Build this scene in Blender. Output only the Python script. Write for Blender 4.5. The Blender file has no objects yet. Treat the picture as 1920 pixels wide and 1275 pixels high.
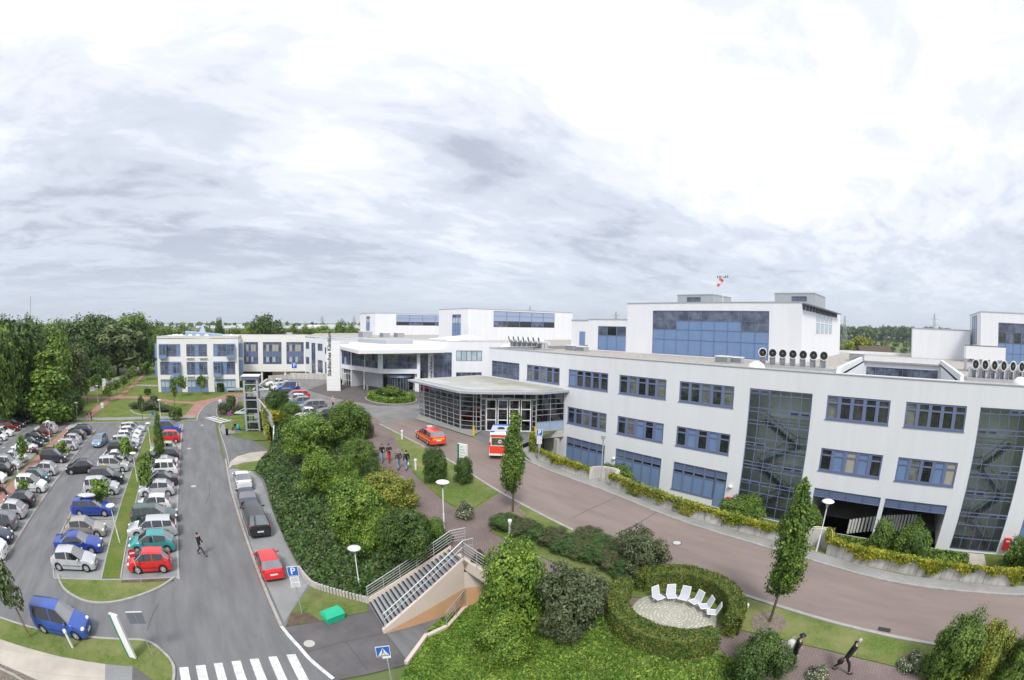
import bpy, bmesh, math, random
import numpy as np
from mathutils import Vector, Matrix, noise
R_ = math.radians
rnd = random.Random(7)
sc = bpy.context.scene
C = sc.collection
# ---------------------------------------------------------------- camera (16 mm full-frame fisheye, 16 m up)
# Site axes: X runs along the main facade, Y away from the camera towards it, Z up. Camera stands at (0,0,16).
CH = 16.0
PH, PITCH, ROLL, FPX = R_(39.555), R_(1.905), R_(0.961), 865.7
def _camM():
    up = np.array([math.sin(ROLL)*math.cos(PITCH), math.cos(ROLL)*math.cos(PITCH), math.sin(PITCH)])
    fw = np.array([0, 0, -1.]); yf = fw-(fw@up)*up; yf /= np.linalg.norm(yf); xr = np.cross(yf, up)
    M = np.stack([xr, yf, up])
    S = np.array([[math.sin(PH), -math.cos(PH), 0], [math.cos(PH), math.sin(PH), 0], [0, 0, 1]])
    return S@M
CM = _camM()
cam = bpy.data.cameras.new('camera'); cam.type = 'PANO'; cam.panorama_type = 'FISHEYE_EQUISOLID'
cam.sensor_fit = 'HORIZONTAL'; cam.sensor_width = 36; cam.sensor_height = 36*680/1024
cam.fisheye_lens = FPX*36/1920; cam.fisheye_fov = R_(180); cam.clip_end = 20000; cam.clip_start = .1
try:
    cam.panorama_type
except Exception: pass
co = bpy.data.objects.new('camera', cam); C.objects.link(co)
co.matrix_world = Matrix.Translation((0, 0, CH)) @ Matrix([list(r) for r in CM]).to_4x4()
sc.camera = co
sc.render.engine = 'CYCLES'
sc.view_settings.view_transform = 'Standard'; sc.view_settings.look = 'None'
sc.view_settings.exposure = 0.50; sc.view_settings.gamma = 1.0
sc.cycles.max_bounces = 6; sc.cycles.transparent_max_bounces = 12; sc.cycles.use_denoising = True
sc.cycles.diffuse_bounces = 3; sc.cycles.glossy_bounces = 3
sc.cycles.caustics_reflective = False; sc.cycles.caustics_refractive = False
# ---------------------------------------------------------------- world: overcast sky over a Nishita base
SUN_EL, SUN_ROT = R_(50), R_(128)
w = bpy.data.worlds.new('World'); sc.world = w; w.use_nodes = True
nt = w.node_tree; nt.nodes.clear()
def N(t, **k):
    n = nt.nodes.new(t)
    for a, b in k.items(): setattr(n, a, b)
    return n
def LK(a, b): nt.links.new(a, b)
def MA(op, a, b=None, c=None):
    n = N('ShaderNodeMath', operation=op)
    for i, v in enumerate((a, b, c)):
        if v is None: continue
        if isinstance(v, (int, float)): n.inputs[i].default_value = v
        else: LK(v, n.inputs[i])
    return n.outputs[0]
def RAMP(fac, pts, interp='EASE'):
    n = N('ShaderNodeValToRGB'); n.color_ramp.interpolation = interp
    e = n.color_ramp.elements
    while len(e) < len(pts): e.new(.5)
    for i, (p, c) in enumerate(pts):
        e[i].position = p; e[i].color = (c[0], c[1], c[2], 1) if isinstance(c, tuple) else (c, c, c, 1)
    LK(fac, n.inputs[0]); return n.outputs[0]
sky = N('ShaderNodeTexSky', sky_type='NISHITA'); sky.sun_disc = False; sky.sun_elevation = SUN_EL; sky.sun_rotation = SUN_ROT
sky.air_density = 1.0; sky.dust_density = 1.5
tc = N('ShaderNodeTexCoord'); sp = N('ShaderNodeSeparateXYZ'); LK(tc.outputs['Generated'], sp.inputs[0])
zc = MA('MAXIMUM', sp.outputs[2], 0.0)
den = MA('ADD', zc, 0.10)
cb = N('ShaderNodeCombineXYZ'); LK(MA('DIVIDE', sp.outputs[0], den), cb.inputs[0]); LK(MA('DIVIDE', sp.outputs[1], den), cb.inputs[1])
# stretch across the view so that the far cloud decks lie in bands
mp = N('ShaderNodeMapping'); LK(cb.outputs[0], mp.inputs[0]); mp.inputs['Rotation'].default_value = (0, 0, R_(50)); mp.inputs['Scale'].default_value = (1.0, .62, 1); mp.inputs['Location'].default_value = (3.1, 1.7, 0)
def NZ(scale, det, rough, loc=0.0, dist=0.0):
    n = N('ShaderNodeTexNoise'); n.inputs['Scale'].default_value = scale; n.inputs['Detail'].default_value = det
    n.inputs['Roughness'].default_value = rough; n.inputs['Distortion'].default_value = dist
    if loc:
        m2 = N('ShaderNodeMapping'); LK(mp.outputs[0], m2.inputs[0]); m2.inputs['Location'].default_value = (loc, loc*.7, loc); LK(m2.outputs[0], n.inputs['Vector'])
    else: LK(mp.outputs[0], n.inputs['Vector'])
    return n.outputs[0]
big = NZ(.8, 4, .5, 0.0, .3); mid = NZ(2.4, 8, .60, 7.3, .5); fine = NZ(8.5, 6, .62, 2.2)
lo = RAMP(sp.outputs[2], [(0.0, .8), (.10, .9), (.25, .55), (.40, .25), (.56, .05)])
dl = N('ShaderNodeVectorMath', operation='DOT_PRODUCT'); LK(tc.outputs['Generated'], dl.inputs[0]); dl.inputs[1].default_value = tuple(CM[:, 0])
bias = MA('ADD', MA('MULTIPLY', dl.outputs['Value'], -.05), MA('MULTIPLY', lo, .20))
def _ray(px, py):
    x = px-960; y = 637.5-py; r = math.hypot(x, y)+1e-9; t = 2*math.asin(r/2/FPX); q = math.sin(t)/r
    return CM@np.array([x*q, y*q, -math.cos(t)])
for bx_, by_, am_, kk_ in ((820, 300, .10, 90), (980, 350, .11, 70), (1190, 400, .12, 80), (1400, 440, .09, 110), (1660, 470, .06, 110), (120, 400, .08, 45), (380, 440, .09, 60), (620, 470, .07, 80), (560, 310, -.10, 60), (1620, 300, -.10, 30), (900, 470, -.08, 160), (200, 190, -.03, 20), (1250, 150, -.08, 12), (60, 280, -.06, 60), (1250, 250, .03, 60)):
    dv_ = N('ShaderNodeVectorMath', operation='DOT_PRODUCT'); LK(tc.outputs['Generated'], dv_.inputs[0]); dv_.inputs[1].default_value = tuple(_ray(bx_, by_))
    bias = MA('ADD', bias, MA('MULTIPLY', MA('POWER', MA('MAXIMUM', dv_.outputs['Value'], 0.0), kk_), am_))
dens = MA('ADD', MA('ADD', MA('MULTIPLY', big, .42), MA('MULTIPLY', mid, .58)), MA('ADD', bias, MA('MULTIPLY', fine, .20)))
CL = RAMP(dens, [(.40, (9.3, 9.4, 9.6)), (.54, (8.3, 8.45, 8.85)), (.64, (7.0, 7.25, 7.9)), (.76, (5.6, 5.95, 6.7)), (.92, (4.0, 4.3, 5.05))])
# gaps of brighter, bluer veil near the horizon
hz = RAMP(sp.outputs[2], [(0.0, 1.0), (.045, .85), (.11, .30), (.2, 0.0)])
mixh = N('ShaderNodeMix', data_type='RGBA'); LK(MA('MULTIPLY', hz, .80), mixh.inputs['Factor']); LK(CL, mixh.inputs['A']); mixh.inputs['B'].default_value = (4.9, 5.5, 6.5, 1)
mx = N('ShaderNodeMix', data_type='RGBA'); mx.inputs['Factor'].default_value = .90
LK(sky.outputs[0], mx.inputs['A']); LK(mixh.outputs['Result'], mx.inputs['B'])
bg = N('ShaderNodeBackground'); bg.inputs[1].default_value = 0.1; LK(mx.outputs['Result'], bg.inputs[0])
wo = N('ShaderNodeOutputWorld'); LK(bg.outputs[0], wo.inputs[0])
sl = bpy.data.lights.new('sun', 'SUN'); sl.energy = 2.0; sl.angle = R_(14); sl.color = (1, .97, .92)
so = bpy.data.objects.new('sun', sl); C.objects.link(so); so.rotation_euler = (R_(90)-SUN_EL, 0, R_(180)-SUN_ROT); so.location = (0, 0, 60)

# ---------------------------------------------------------------- pixel -> place helpers (photo pixels, 1920 wide) 
def ray(px, py):
    x = px-960; y = 637.5-py; r = math.hypot(x, y)+1e-9
    t = 2*math.asin(r/2/FPX); s = math.sin(t)/r
    return CM@np.array([x*s, y*s, -math.cos(t)])
def G(px, py, z=0.0):
    d = ray(px, py); k = (z-CH)/d[2]; return (d[0]*k, d[1]*k)
CS, SN = math.cos(PH), math.sin(PH)
def zu(x, y):                     # height of the upper terrace: gentle slope rising away from the stairs
    return min(4.2, 2.7+.03*(-x*CS+y*SN))
def U(px, py, dz=0.0):
    d = ray(px, py); k = (2.7+dz-CH)/(d[2]-.03*(-d[0]*CS+d[1]*SN))
    p = (d[0]*k, d[1]*k)
    if k < 0 or (-p[0]*CS+p[1]*SN) > 50: p = G(px, py, 4.2+dz)
    return p
def hat(b, tx, ty, z0=0.0):       # height of a vertical thing standing at b whose top shows at tx,ty
    d = ray(tx, ty); return CH+d[2]*math.hypot(*b)/math.hypot(d[0], d[1])-z0
# ---------------------------------------------------------------- materials
MT = {}
def mat(name, col, rough=.8, var=.0, scale=3.0, bump=0.0, metal=0.0, spec=.5, col2=None, det=5, emit=0, coat=0, bs=None, island=0.0, trans=0.0, stretch=None):
    m = bpy.data.materials.new(name); m.use_nodes = True; t = m.node_tree; b = t.nodes['Principled BSDF']
    b.inputs['Roughness'].default_value = rough; b.inputs['Metallic'].default_value = metal
    b.inputs['Specular IOR Level'].default_value = spec
    if coat: b.inputs['Coat Weight'].default_value = coat; b.inputs['Coat Roughness'].default_value = .04
    b.inputs['Base Color'].default_value = (*col, 1)
    nn = t.nodes.new; lk = t.links.new; src = None
    if var or col2 or bump:
        g = nn('ShaderNodeNewGeometry') if not island else None
        tx = nn('ShaderNodeNewGeometry') if g is None else g
        vec = tx.outputs['Position']
        if stretch:
            mm = nn('ShaderNodeMapping'); lk(vec, mm.inputs[0]); mm.inputs['Scale'].default_value = stretch; vec = mm.outputs[0]
    if var or col2:
        n = nn('ShaderNodeTexNoise'); n.inputs['Scale'].default_value = scale; n.inputs['Detail'].default_value = det; n.inputs['Roughness'].default_value = .62
        lk(vec, n.inputs['Vector'])
        r = nn('ShaderNodeValToRGB'); c2 = col2 or tuple(min(1, c*(1+var)) for c in col); c1 = col if col2 else tuple(c*(1-var) for c in col)
        r.color_ramp.elements[0].position = .32; r.color_ramp.elements[1].position = .68
        r.color_ramp.elements[0].color = (*c1, 1); r.color_ramp.elements[1].color = (*c2, 1)
        lk(n.outputs[0], r.inputs[0]); src = r.outputs[0]; lk(src, b.inputs['Base Color'])
    if island:
        g2 = nn('ShaderNodeNewGeometry'); h = nn('ShaderNodeHueSaturation')
        mr = nn('ShaderNodeMapRange'); lk(g2.outputs['Random Per Island'], mr.inputs[0]); mr.inputs[3].default_value = 1-island; mr.inputs[4].default_value = 1+island
        lk(mr.outputs[0], h.inputs['Value'])
        mr2 = nn('ShaderNodeMapRange'); lk(g2.outputs['Random Per Island'], mr2.inputs[0]); mr2.inputs[3].default_value = .53; mr2.inputs[4].default_value = .47; lk(mr2.outputs[0], h.inputs['Hue'])
        if src: lk(src, h.inputs['Color'])
        else: h.inputs['Color'].default_value = (*col, 1)
        lk(h.outputs[0], b.inputs['Base Color']); src = h.outputs[0]
    if bump:
        n2 = nn('ShaderNodeTexNoise'); n2.inputs['Scale'].default_value = bs or scale*8; n2.inputs['Detail'].default_value = 4
        lk(vec, n2.inputs['Vector']); bp = nn('ShaderNodeBump'); bp.inputs['Strength'].default_value = bump; bp.inputs['Distance'].default_value = .05
        lk(n2.outputs[0], bp.inputs['Height']); lk(bp.outputs[0], b.inputs['Normal'])
    if trans:
        tl = nn('ShaderNodeBsdfTranslucent'); ms = nn('ShaderNodeMixShader'); ms.inputs[0].default_value = trans
        if src: lk(src, tl.inputs[0])
        else: tl.inputs[0].default_value = (*col, 1)
        lk(b.outputs[0], ms.inputs[1]); lk(tl.outputs[0], ms.inputs[2]); lk(ms.outputs[0], t.nodes['Material Output'].inputs[0])
    if emit: b.inputs['Emission Color'].default_value = (*col, 1); b.inputs['Emission Strength'].default_value = emit
    MT[name] = m; return m
def glassmat(name, tint, fac, rough=.02):
    m = bpy.data.materials.new(name); m.use_nodes = True; t = m.node_tree; t.nodes.clear(); nn = t.nodes.new
    a = nn('ShaderNodeBsdfTransparent'); a.inputs[0].default_value = (*tint, 1)
    g = nn('ShaderNodeBsdfGlossy'); g.inputs['Roughness'].default_value = rough; g.inputs[0].default_value = (.9, .95, 1, 1)
    f = nn('ShaderNodeLayerWeight'); f.inputs[0].default_value = fac; x = nn('ShaderNodeMixShader'); o = nn('ShaderNodeOutputMaterial')
    t.links.new(f.outputs[0], x.inputs[0]); t.links.new(a.outputs[0], x.inputs[1]); t.links.new(g.outputs[0], x.inputs[2]); t.links.new(x.outputs[0], o.inputs[0])
    MT[name] = m; return m
def brickmat(name, c1, c2, mortar, sx, sy, rot=0.0, rough=.9, msz=.02, off=.5, circ=None):
    m = bpy.data.materials.new(name); m.use_nodes = True; t = m.node_tree; b = t.nodes['Principled BSDF']; nn = t.nodes.new; lk = t.links.new
    b.inputs['Roughness'].default_value = rough
    g = nn('ShaderNodeNewGeometry'); mm = nn('ShaderNodeMapping'); 
    if circ:
        sb = nn('ShaderNodeVectorMath'); sb.operation = 'SUBTRACT'; lk(g.outputs['Position'], sb.inputs[0]); sb.inputs[1].default_value = (circ[0], circ[1], 0)
        s3 = nn('ShaderNodeSeparateXYZ'); lk(sb.outputs[0], s3.inputs[0])
        def M(op, a, b2):
            q = nn('ShaderNodeMath'); q.operation = op
            for i, v in enumerate((a, b2)):
                if v is None: continue
                if isinstance(v, (int, float)): q.inputs[i].default_value = v
                else: lk(v, q.inputs[i])
            return q.outputs[0]
        at = M('ARCTAN2', s3.outputs[1], s3.outputs[0]); rr = M('SQRT', M('ADD', M('MULTIPLY', s3.outputs[0], s3.outputs[0]), M('MULTIPLY', s3.outputs[1], s3.outputs[1])), None)
        cbn = nn('ShaderNodeCombineXYZ'); lk(M('MULTIPLY', at, 1.5), cbn.inputs[0]); lk(rr, cbn.inputs[1]); lk(cbn.outputs[0], mm.inputs[0])
    else: lk(g.outputs['Position'], mm.inputs[0])
    mm.inputs['Rotation'].default_value = (0, 0, rot)
    br = nn('ShaderNodeTexBrick'); lk(mm.outputs[0], br.inputs['Vector']); br.offset = off
    br.inputs['Color1'].default_value = (*c1, 1); br.inputs['Color2'].default_value = (*c2, 1); br.inputs['Mortar'].default_value = (*mortar, 1)
    br.inputs['Scale'].default_value = 1; br.inputs['Brick Width'].default_value = sx; br.inputs['Row Height'].default_value = sy; br.inputs['Mortar Size'].default_value = msz
    n = nn('ShaderNodeTexNoise'); n.inputs['Scale'].default_value = .5; n.inputs['Detail'].default_value = 6; lk(g.outputs['Position'], n.inputs['Vector'])
    mr = nn('ShaderNodeMapRange'); lk(n.outputs[0], mr.inputs[0]); mr.inputs[1].default_value = .3; mr.inputs[2].default_value = .7; mr.inputs[3].default_value = .82; mr.inputs[4].default_value = 1.15
    v = nn('ShaderNodeVectorMath'); v.operation = 'SCALE'; lk(br.outputs[0], v.inputs[0]); lk(mr.outputs[0], v.inputs['Scale']); lk(v.outputs[0], b.inputs['Base Color'])
    MT[name] = m; return m
mat('asphalt', (.135, .136, .142), .9, 0, .9, .25, col2=(.200, .201, .206), det=10, bs=30, stretch=(.22, 1.1, 1))
mat('asphalt_dark', (.125, .118, .12), .9, .18, .7, .25, bs=30)
mat('asphalt_red', (.205, .160, .145), .9, 0, .8, .2, col2=(.265, .212, .192), det=10, bs=30, stretch=(.22, 1.0, 1))
brickmat('pave_red', (.42, .21, .165), (.36, .175, .14), (.30, .17, .14), .2, .1)
brickmat('pave_path', (.235, .175, .165), (.20, .15, .142), (.14, .11, .10), .22, .11, R_(40))
brickmat('pave_grey', (.34, .335, .32), (.30, .295, .285), (.22, .22, .21), .3, .15)
brickmat('pave_bay', (.30, .31, .31), (.28, .285, .285), (.235, .24, .24), .22, .11)
brickmat('pave_slab', (.50, .45, .39), (.47, .43, .37), (.40, .36, .31), 1.5, 30, R_(0), msz=.02)
brickmat('pave_plaza', (.25, .24, .232), (.21, .203, .198), (.16, .155, .15), .3, .15, R_(30))
brickmat('plaza_dark', (.13, .115, .112), (.155, .12, .115), (.08, .075, .075), .3, .15, R_(30))
mat('concrete', (.50, .48, .45), .85, .14, 1.2, .1)
mat('concrete_wall', (.36, .34, .31), .9, 0, 1.6, .1, col2=(.64, .62, .58), det=9, stretch=(1.6, 1.6, .22))
mat('kerb', (.36, .35, .33), .9, .14, 2)
mat('kerb_brown', (.20, .15, .135), .9, .14, 2)
def grassmat(name, a, b, c):
    m = mat(name, a, .95, 0, 7, .6, col2=b, bs=45, det=12, spec=.2); t = m.node_tree; P = t.nodes['Principled BSDF']; src = P.inputs['Base Color'].links[0].from_socket
    g = t.nodes.new('ShaderNodeNewGeometry'); n = t.nodes.new('ShaderNodeTexNoise'); n.inputs['Scale'].default_value = .35; n.inputs['Detail'].default_value = 8; n.inputs['Roughness'].default_value = .7; t.links.new(g.outputs['Position'], n.inputs['Vector'])
    r = t.nodes.new('ShaderNodeValToRGB'); r.color_ramp.elements[0].position = .42; r.color_ramp.elements[1].position = .66; t.links.new(n.outputs[0], r.inputs[0])
    x = t.nodes.new('ShaderNodeMix'); x.data_type = 'RGBA'; t.links.new(r.outputs[0], x.inputs['Factor']); t.links.new(src, x.inputs['A']); x.inputs['B'].default_value = (*c, 1); t.links.new(x.outputs['Result'], P.inputs['Base Color'])
grassmat('grass', (.075, .130, .020), (.150, .205, .042), (.19, .205, .062))
grassmat('grass_dry', (.075, .130, .024), (.165, .215, .055), (.24, .245, .10))
mat('meadow', (.07, .11, .03), .95, 0, .02, 0, col2=(.16, .19, .07), det=8)
mat('earth', (.12, .085, .06), .95, .3, 3, .5)
mat('mulch', (.20, .165, .13), .95, .4, 8, .5)
mat('white_paint', (.80, .80, .78), .7, .03, 1.2)
mat('road_paint', (.48, .48, .47), .75, 0, 2.6, 0, col2=(.80, .80, .78), det=10)
mat('wall_white', (.79, .80, .83), .75, .035, 1.1, stretch=(1, 1, .12))
mat('wall_cream', (.78, .77, .745), .75, .03, .3)
mat('plaster_peach', (.62, .36, .20), .8, .05, .6)
mat('plaster_pale', (.66, .56, .49), .8, .05, .6)
mat('roof_gravel', (.40, .37, .34), .95, .25, 2.2, .4)
mat('roof_green', (.30, .29, .22), .95, 0, .16, .3, col2=(.52, .53, .54), det=9)
mat('frame_blue', (.165, .20, .345), .45)
mat('panel_blue', (.175, .268, .455), .4, .05, .8)
mat('panel_slate', (.13, .165, .28), .5, .05, 1)
mat('panel_pale', (.33, .41, .56), .4)
mat('glass_dark', (.010, .013, .015), .05, 0, 1.5, spec=.9, col2=(.07, .08, .07), det=6); mat('glass_blind', (.10, .11, .10), .10, 0, 1.2, spec=.8, col2=(.24, .25, .22), det=4); mat('glass_deep', (.008, .010, .012), .05, 0, 2.5, spec=.9, col2=(.03, .034, .034), det=5)  # lighter noise spots in glass_dark put room contents and reflections into the colour
mat('glass_tint', (.035, .045, .075), .06, 0, .8, spec=.9, col2=(.16, .19, .26), det=2)
mat('glass_curtain', (.42, .40, .33), .35, .12, 5, spec=.6, stretch=(6, 6, .3))
mat('glass_pale', (.42, .52, .58), .12, .2, 1.2, spec=.8)
glassmat('glass_stair', (.95, 1.0, .98), .34)
glassmat('glass_pav', (.62, .66, .68), .48)
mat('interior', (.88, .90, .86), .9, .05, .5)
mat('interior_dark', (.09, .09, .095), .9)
mat('steel', (.62, .63, .64), .4, metal=.6)
mat('steel_dark', (.13, .15, .17), .5, metal=.3)
mat('tread', (.24, .25, .26), .6); mat('galv', (.48, .50, .52), .5, .1, 6, metal=.4)
mat('white_metal', (.82, .82, .82), .4)
mat('black', (.012, .012, .013), .5)
mat('tyre', (.018, .018, .02), .8)
mat('rim', (.55, .56, .57), .35, metal=.2)
mat('rubber_and_gap_shade', (.03, .03, .032), .6)
mat('lamp_lens', (.75, .76, .76), .15, spec=.8)
mat('tail_red', (.45, .015, .015), .2, spec=.8)
mat('plate', (.75, .75, .72), .5)
mat('car_glass', (.02, .026, .028), .04, spec=1.0, coat=.5); mat('car_glass_side', (.012, .014, .016), .04, spec=1.0, coat=.3); MT['car_glass'].node_tree.nodes['Principled BSDF'].inputs['IOR'].default_value = 2.4
mat('sign_blue', (.03, .14, .55), .4)
mat('sign_red', (.55, .03, .03), .4)
mat('sign_magenta', (.45, .03, .16), .4)
mat('sign_green', (.01, .22, .12), .4)
mat('sign_grey', (.16, .18, .20), .5)
mat('yellow', (.75, .50, .02), .5)
mat('green_box', (.02, .50, .28), .4, .08, 2)
mat('bark', (.11, .085, .06), .95, .25, 9, .4)
mat('wood', (.25, .19, .12), .9, .2, 9)
mat('skin', (.55, .34, .25), .6)
mat('brick_red', (.30, .12, .07), .9, .15, 2)
mat('house_wall', (.62, .58, .50), .9)
mat('windsock', (.75, .12, .08), .7)
def leafm(name, c, c2, isl=.48, tr=.10, scale=.9):  # leaf tones, spread widened to put shade and highlight contrast into the colour
    return mat(name, c, .55, 0, scale, 0, col2=c2, island=isl, trans=tr, spec=.35, det=3)
leafm('leaf_dark', (.038, .085, .018), (.095, .165, .034))
leafm('leaf_mid', (.055, .125, .020), (.16, .25, .040))
leafm('leaf_bright', (.070, .155, .020), (.21, .32, .045))
leafm('leaf_yellow', (.12, .18, .025), (.34, .34, .055))
leafm('leaf_ivy', (.15, .21, .015), (.40, .40, .035), tr=.25)
leafm('leaf_willow', (.085, .125, .045), (.15, .19, .07))
leafm('leaf_cover', (.035, .085, .022), (.10, .175, .045), scale=1.4)
leafm('leaf_brown', (.060, .088, .032), (.14, .14, .065), scale=1.2)
leafm('leaf_hedge', (.065, .125, .02), (.17, .19, .04), scale=2)
leafm('leaf_grey', (.075, .105, .05), (.14, .17, .09), scale=1.5)
leafm('leaf_grass', (.095, .19, .022), (.20, .33, .05), scale=.8)
leafm('flower_white', (.55, .55, .42), (.75, .75, .62), isl=.1)
# ---------------------------------------------------------------- mesh builder
def tag(o, label=None, cat=None, group=None, kind=None):
    for k, v in (('label', label), ('category', cat), ('group', group), ('kind', kind)):
        if v: o[k] = v
    return o
def empty(name, loc, rz=0.0):
    o = bpy.data.objects.new(name, None); C.objects.link(o); o.location = loc; o.rotation_euler = (0, 0, rz); o.empty_display_size = .3; return o
def thing(name, label, cat, loc=(0, 0, 0), rz=0.0, group=None):
    return tag(empty(name, loc, rz), label, cat, group)
class FR:                          # a vertical plane: origin A, direction u (left to right as seen), outward normal n
    def __init__(s, A, B=None, z=0.0):
        s.A = Vector((A[0], A[1])); u = Vector((B[0]-A[0], B[1]-A[1])); s.L = u.length; s.u = u.normalized(); s.n = Vector((s.u.y, -s.u.x)); s.z = z
    def P(s, a, z, k=0.0):
        p = s.A+s.u*a+s.n*k; return (p.x, p.y, z+s.z)
class MB:
    def __init__(s): s.v = []; s.f = []; s.m = []; s.mats = []; s.sm = []
    def mi(s, m):
        if m not in s.mats: s.mats.append(m)
        return s.mats.index(m)
    def add(s, vs, fs, m, smooth=False):
        b = len(s.v); s.v += [tuple(v) for v in vs]; i = s.mi(m)
        for f in fs: s.f.append([b+k for k in f]); s.m.append(i); s.sm.append(smooth)
    def quad(s, a, b, c, d, m): s.add([a, b, c, d], [(0, 1, 2, 3)], m)
    def hexa(s, p, m):            # 8 points: bottom 4 ccw, top 4 ccw
        s.add(p, [(3, 2, 1, 0), (4, 5, 6, 7), (0, 1, 5, 4), (1, 2, 6, 5), (2, 3, 7, 6), (3, 0, 4, 7)], m)
    def box(s, x0, x1, y0, y1, z0, z1, m):
        s.hexa([(x0, y0, z0), (x1, y0, z0), (x1, y1, z0), (x0, y1, z0), (x0, y0, z1), (x1, y0, z1), (x1, y1, z1), (x0, y1, z1)], m)
    def fb(s, F, a0, a1, z0, z1, k0, k1, m):   # box in a facade frame, k outward
        lo, hi = min(k0, k1), max(k0, k1)
        s.hexa([F.P(a0, z0, hi), F.P(a1, z0, hi), F.P(a1, z0, lo), F.P(a0, z0, lo), F.P(a0, z1, hi), F.P(a1, z1, hi), F.P(a1, z1, lo), F.P(a0, z1, lo)], m)
    def prism(s, pts, z0, z1, m, top=None, cap=True):
        n = len(pts); z0f = z0 if callable(z0) else (lambda x, y: z0); z1f = z1 if callable(z1) else (lambda x, y: z1)
        ar = sum(pts[i][0]*pts[(i+1) % n][1]-pts[(i+1) % n][0]*pts[i][1] for i in range(n))
        if ar < 0: pts = pts[::-1]
        vs = [(p[0], p[1], z0f(*p)) for p in pts]+[(p[0], p[1], z1f(*p)) for p in pts]
        s.add(vs, [(i, (i+1) % n, n+(i+1) % n, n+i) for i in range(n)], m)
        if cap: s.add(vs[n:], [tuple(range(n))], top or m); s.add(vs[:n], [tuple(range(n))[::-1]], m)
    def tube(s, p0, p1, r0, m, r1=None, n=8, cap=True, smooth=True):
        p0 = Vector(p0); p1 = Vector(p1); r1 = r0 if r1 is None else r1; d = (p1-p0)
        if d.length < 1e-6: return
        d.normalize(); a = d.orthogonal().normalized(); b = d.cross(a)
        vs = [p0+(a*math.cos(2*math.pi*i/n)+b*math.sin(2*math.pi*i/n))*r0 for i in range(n)]+[p1+(a*math.cos(2*math.pi*i/n)+b*math.sin(2*math.pi*i/n))*r1 for i in range(n)]
        s.add(vs, [(i, (i+1) % n, n+(i+1) % n, n+i) for i in range(n)], m, smooth)
        if cap: s.add(vs[:n], [tuple(range(n))[::-1]], m); s.add(vs[n:], [tuple(range(n))], m)
    def path(s, pts, r, m, n=6):
        for a, b in zip(pts, pts[1:]): s.tube(a, b, r, m, n=n)
    def lathe(s, prof, m, c=(0, 0, 0), n=16, smooth=True, cap=True):
        vs = []; k = len(prof)
        for r, z in prof:
            for i in range(n): vs.append((c[0]+r*math.cos(2*math.pi*i/n), c[1]+r*math.sin(2*math.pi*i/n), c[2]+z))
        fs = [(j*n+i, j*n+(i+1) % n, (j+1)*n+(i+1) % n, (j+1)*n+i) for j in range(k-1) for i in range(n)]
        s.add(vs, fs, m, smooth)
        if prof[0][0] > 1e-4 and cap: s.add(vs[:n], [tuple(range(n))[::-1]], m)
        if prof[-1][0] > 1e-4 and cap: s.add(vs[-n:], [tuple(range(n))], m)
    def ball(s, c, rx, ry, rz, m, n=10, k=6, Rm=None):
        vs = []; 
        for j in range(k+1):
            t = math.pi*j/k
            for i in range(n):
                p = Vector((rx*math.sin(t)*math.cos(2*math.pi*i/n), ry*math.sin(t)*math.sin(2*math.pi*i/n), rz*math.cos(t)))
                if Rm: p = Rm@p
                vs.append((c[0]+p.x, c[1]+p.y, c[2]+p.z))
        s.add(vs, [(j*n+i, (j+1)*n+i, (j+1)*n+(i+1) % n, j*n+(i+1) % n) for j in range(k) for i in range(n)], m, True)
    def build(s, name, parent=None, sharp=None, loc=None):
        me = bpy.data.meshes.new(name); me.from_pydata(s.v, [], s.f)
        for m in s.mats: me.materials.append(MT[m] if isinstance(m, str) else m)
        me.polygons.foreach_set('material_index', s.m); me.polygons.foreach_set('use_smooth', s.sm)
        me.validate(); me.update()
        if sharp: me.set_sharp_from_angle(angle=R_(sharp))
        o = bpy.data.objects.new(name, me); C.objects.link(o)
        if parent is not None:
            o.parent = parent
            if parent.matrix_parent_inverse is not None and loc is None: pass
        if loc: o.location = loc
        return o
def WM(p):
    M = Matrix.Translation(p.location)@p.rotation_euler.to_matrix().to_4x4()
    return WM(p.parent)@p.matrix_parent_inverse@M if p.parent else M
def inv(o, p):                     # parent a mesh whose coordinates are world coordinates
    o.parent = p; o.matrix_parent_inverse = WM(p).inverted(); return o
def dup(o, loc=None, rz=None, name=None, sc_=None):
    c = o.copy(); C.objects.link(c)
    if loc is not None: c.location = loc
    if rz is not None: c.rotation_euler = (0, 0, rz)
    if sc_ is not None: c.scale = sc_ if hasattr(sc_, '__len__') else (sc_,)*3
    for ch in list(o.children):
        d = ch.copy(); C.objects.link(d); d.parent = c
        for g in list(ch.children):
            e = g.copy(); C.objects.link(e); e.parent = d
    return c
def tree_copy(o): return dup(o)
def PB(mb, name, parent, sharp=None): return inv(mb.build(name, sharp=sharp), parent)
# ---------------------------------------------------------------- ground sheets
def patch(name, pts, m, z=0.0, upper=False, kind='structure', rec=False):
    bm = bmesh.new(); vs = [bm.verts.new((p[0], p[1], 0)) for p in pts]; f = bm.faces.new(vs)
    if f.normal.z < 0 or f.calc_area() == 0: pass
    bm.normal_update()
    if f.normal.z < 0: f.normal_flip()
    bmesh.ops.triangulate(bm, faces=bm.faces[:])
    if upper:     # fold line of the terrace
        bmesh.ops.bisect_plane(bm, geom=bm.verts[:]+bm.edges[:]+bm.faces[:], plane_co=(-50*CS, 50*SN, 0), plane_no=(-CS, SN, 0), dist=1e-4)
    for v in bm.verts: v.co.z = (zu(v.co.x, v.co.y) if upper else 0)+z
    me = bpy.data.meshes.new(name); bm.to_mesh(me); bm.free(); me.materials.append(MT[m])
    o = bpy.data.objects.new(name, me); C.objects.link(o)
    if kind: o['kind'] = kind
    return o
def GP(pts, z=0.0): return [G(x, y, z) for x, y in pts]
def UP(pts): return [U(x, y) for x, y in pts]
def Z1(pts): return [(x/3.983, 560+y/3.983) for x, y in pts]
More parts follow.
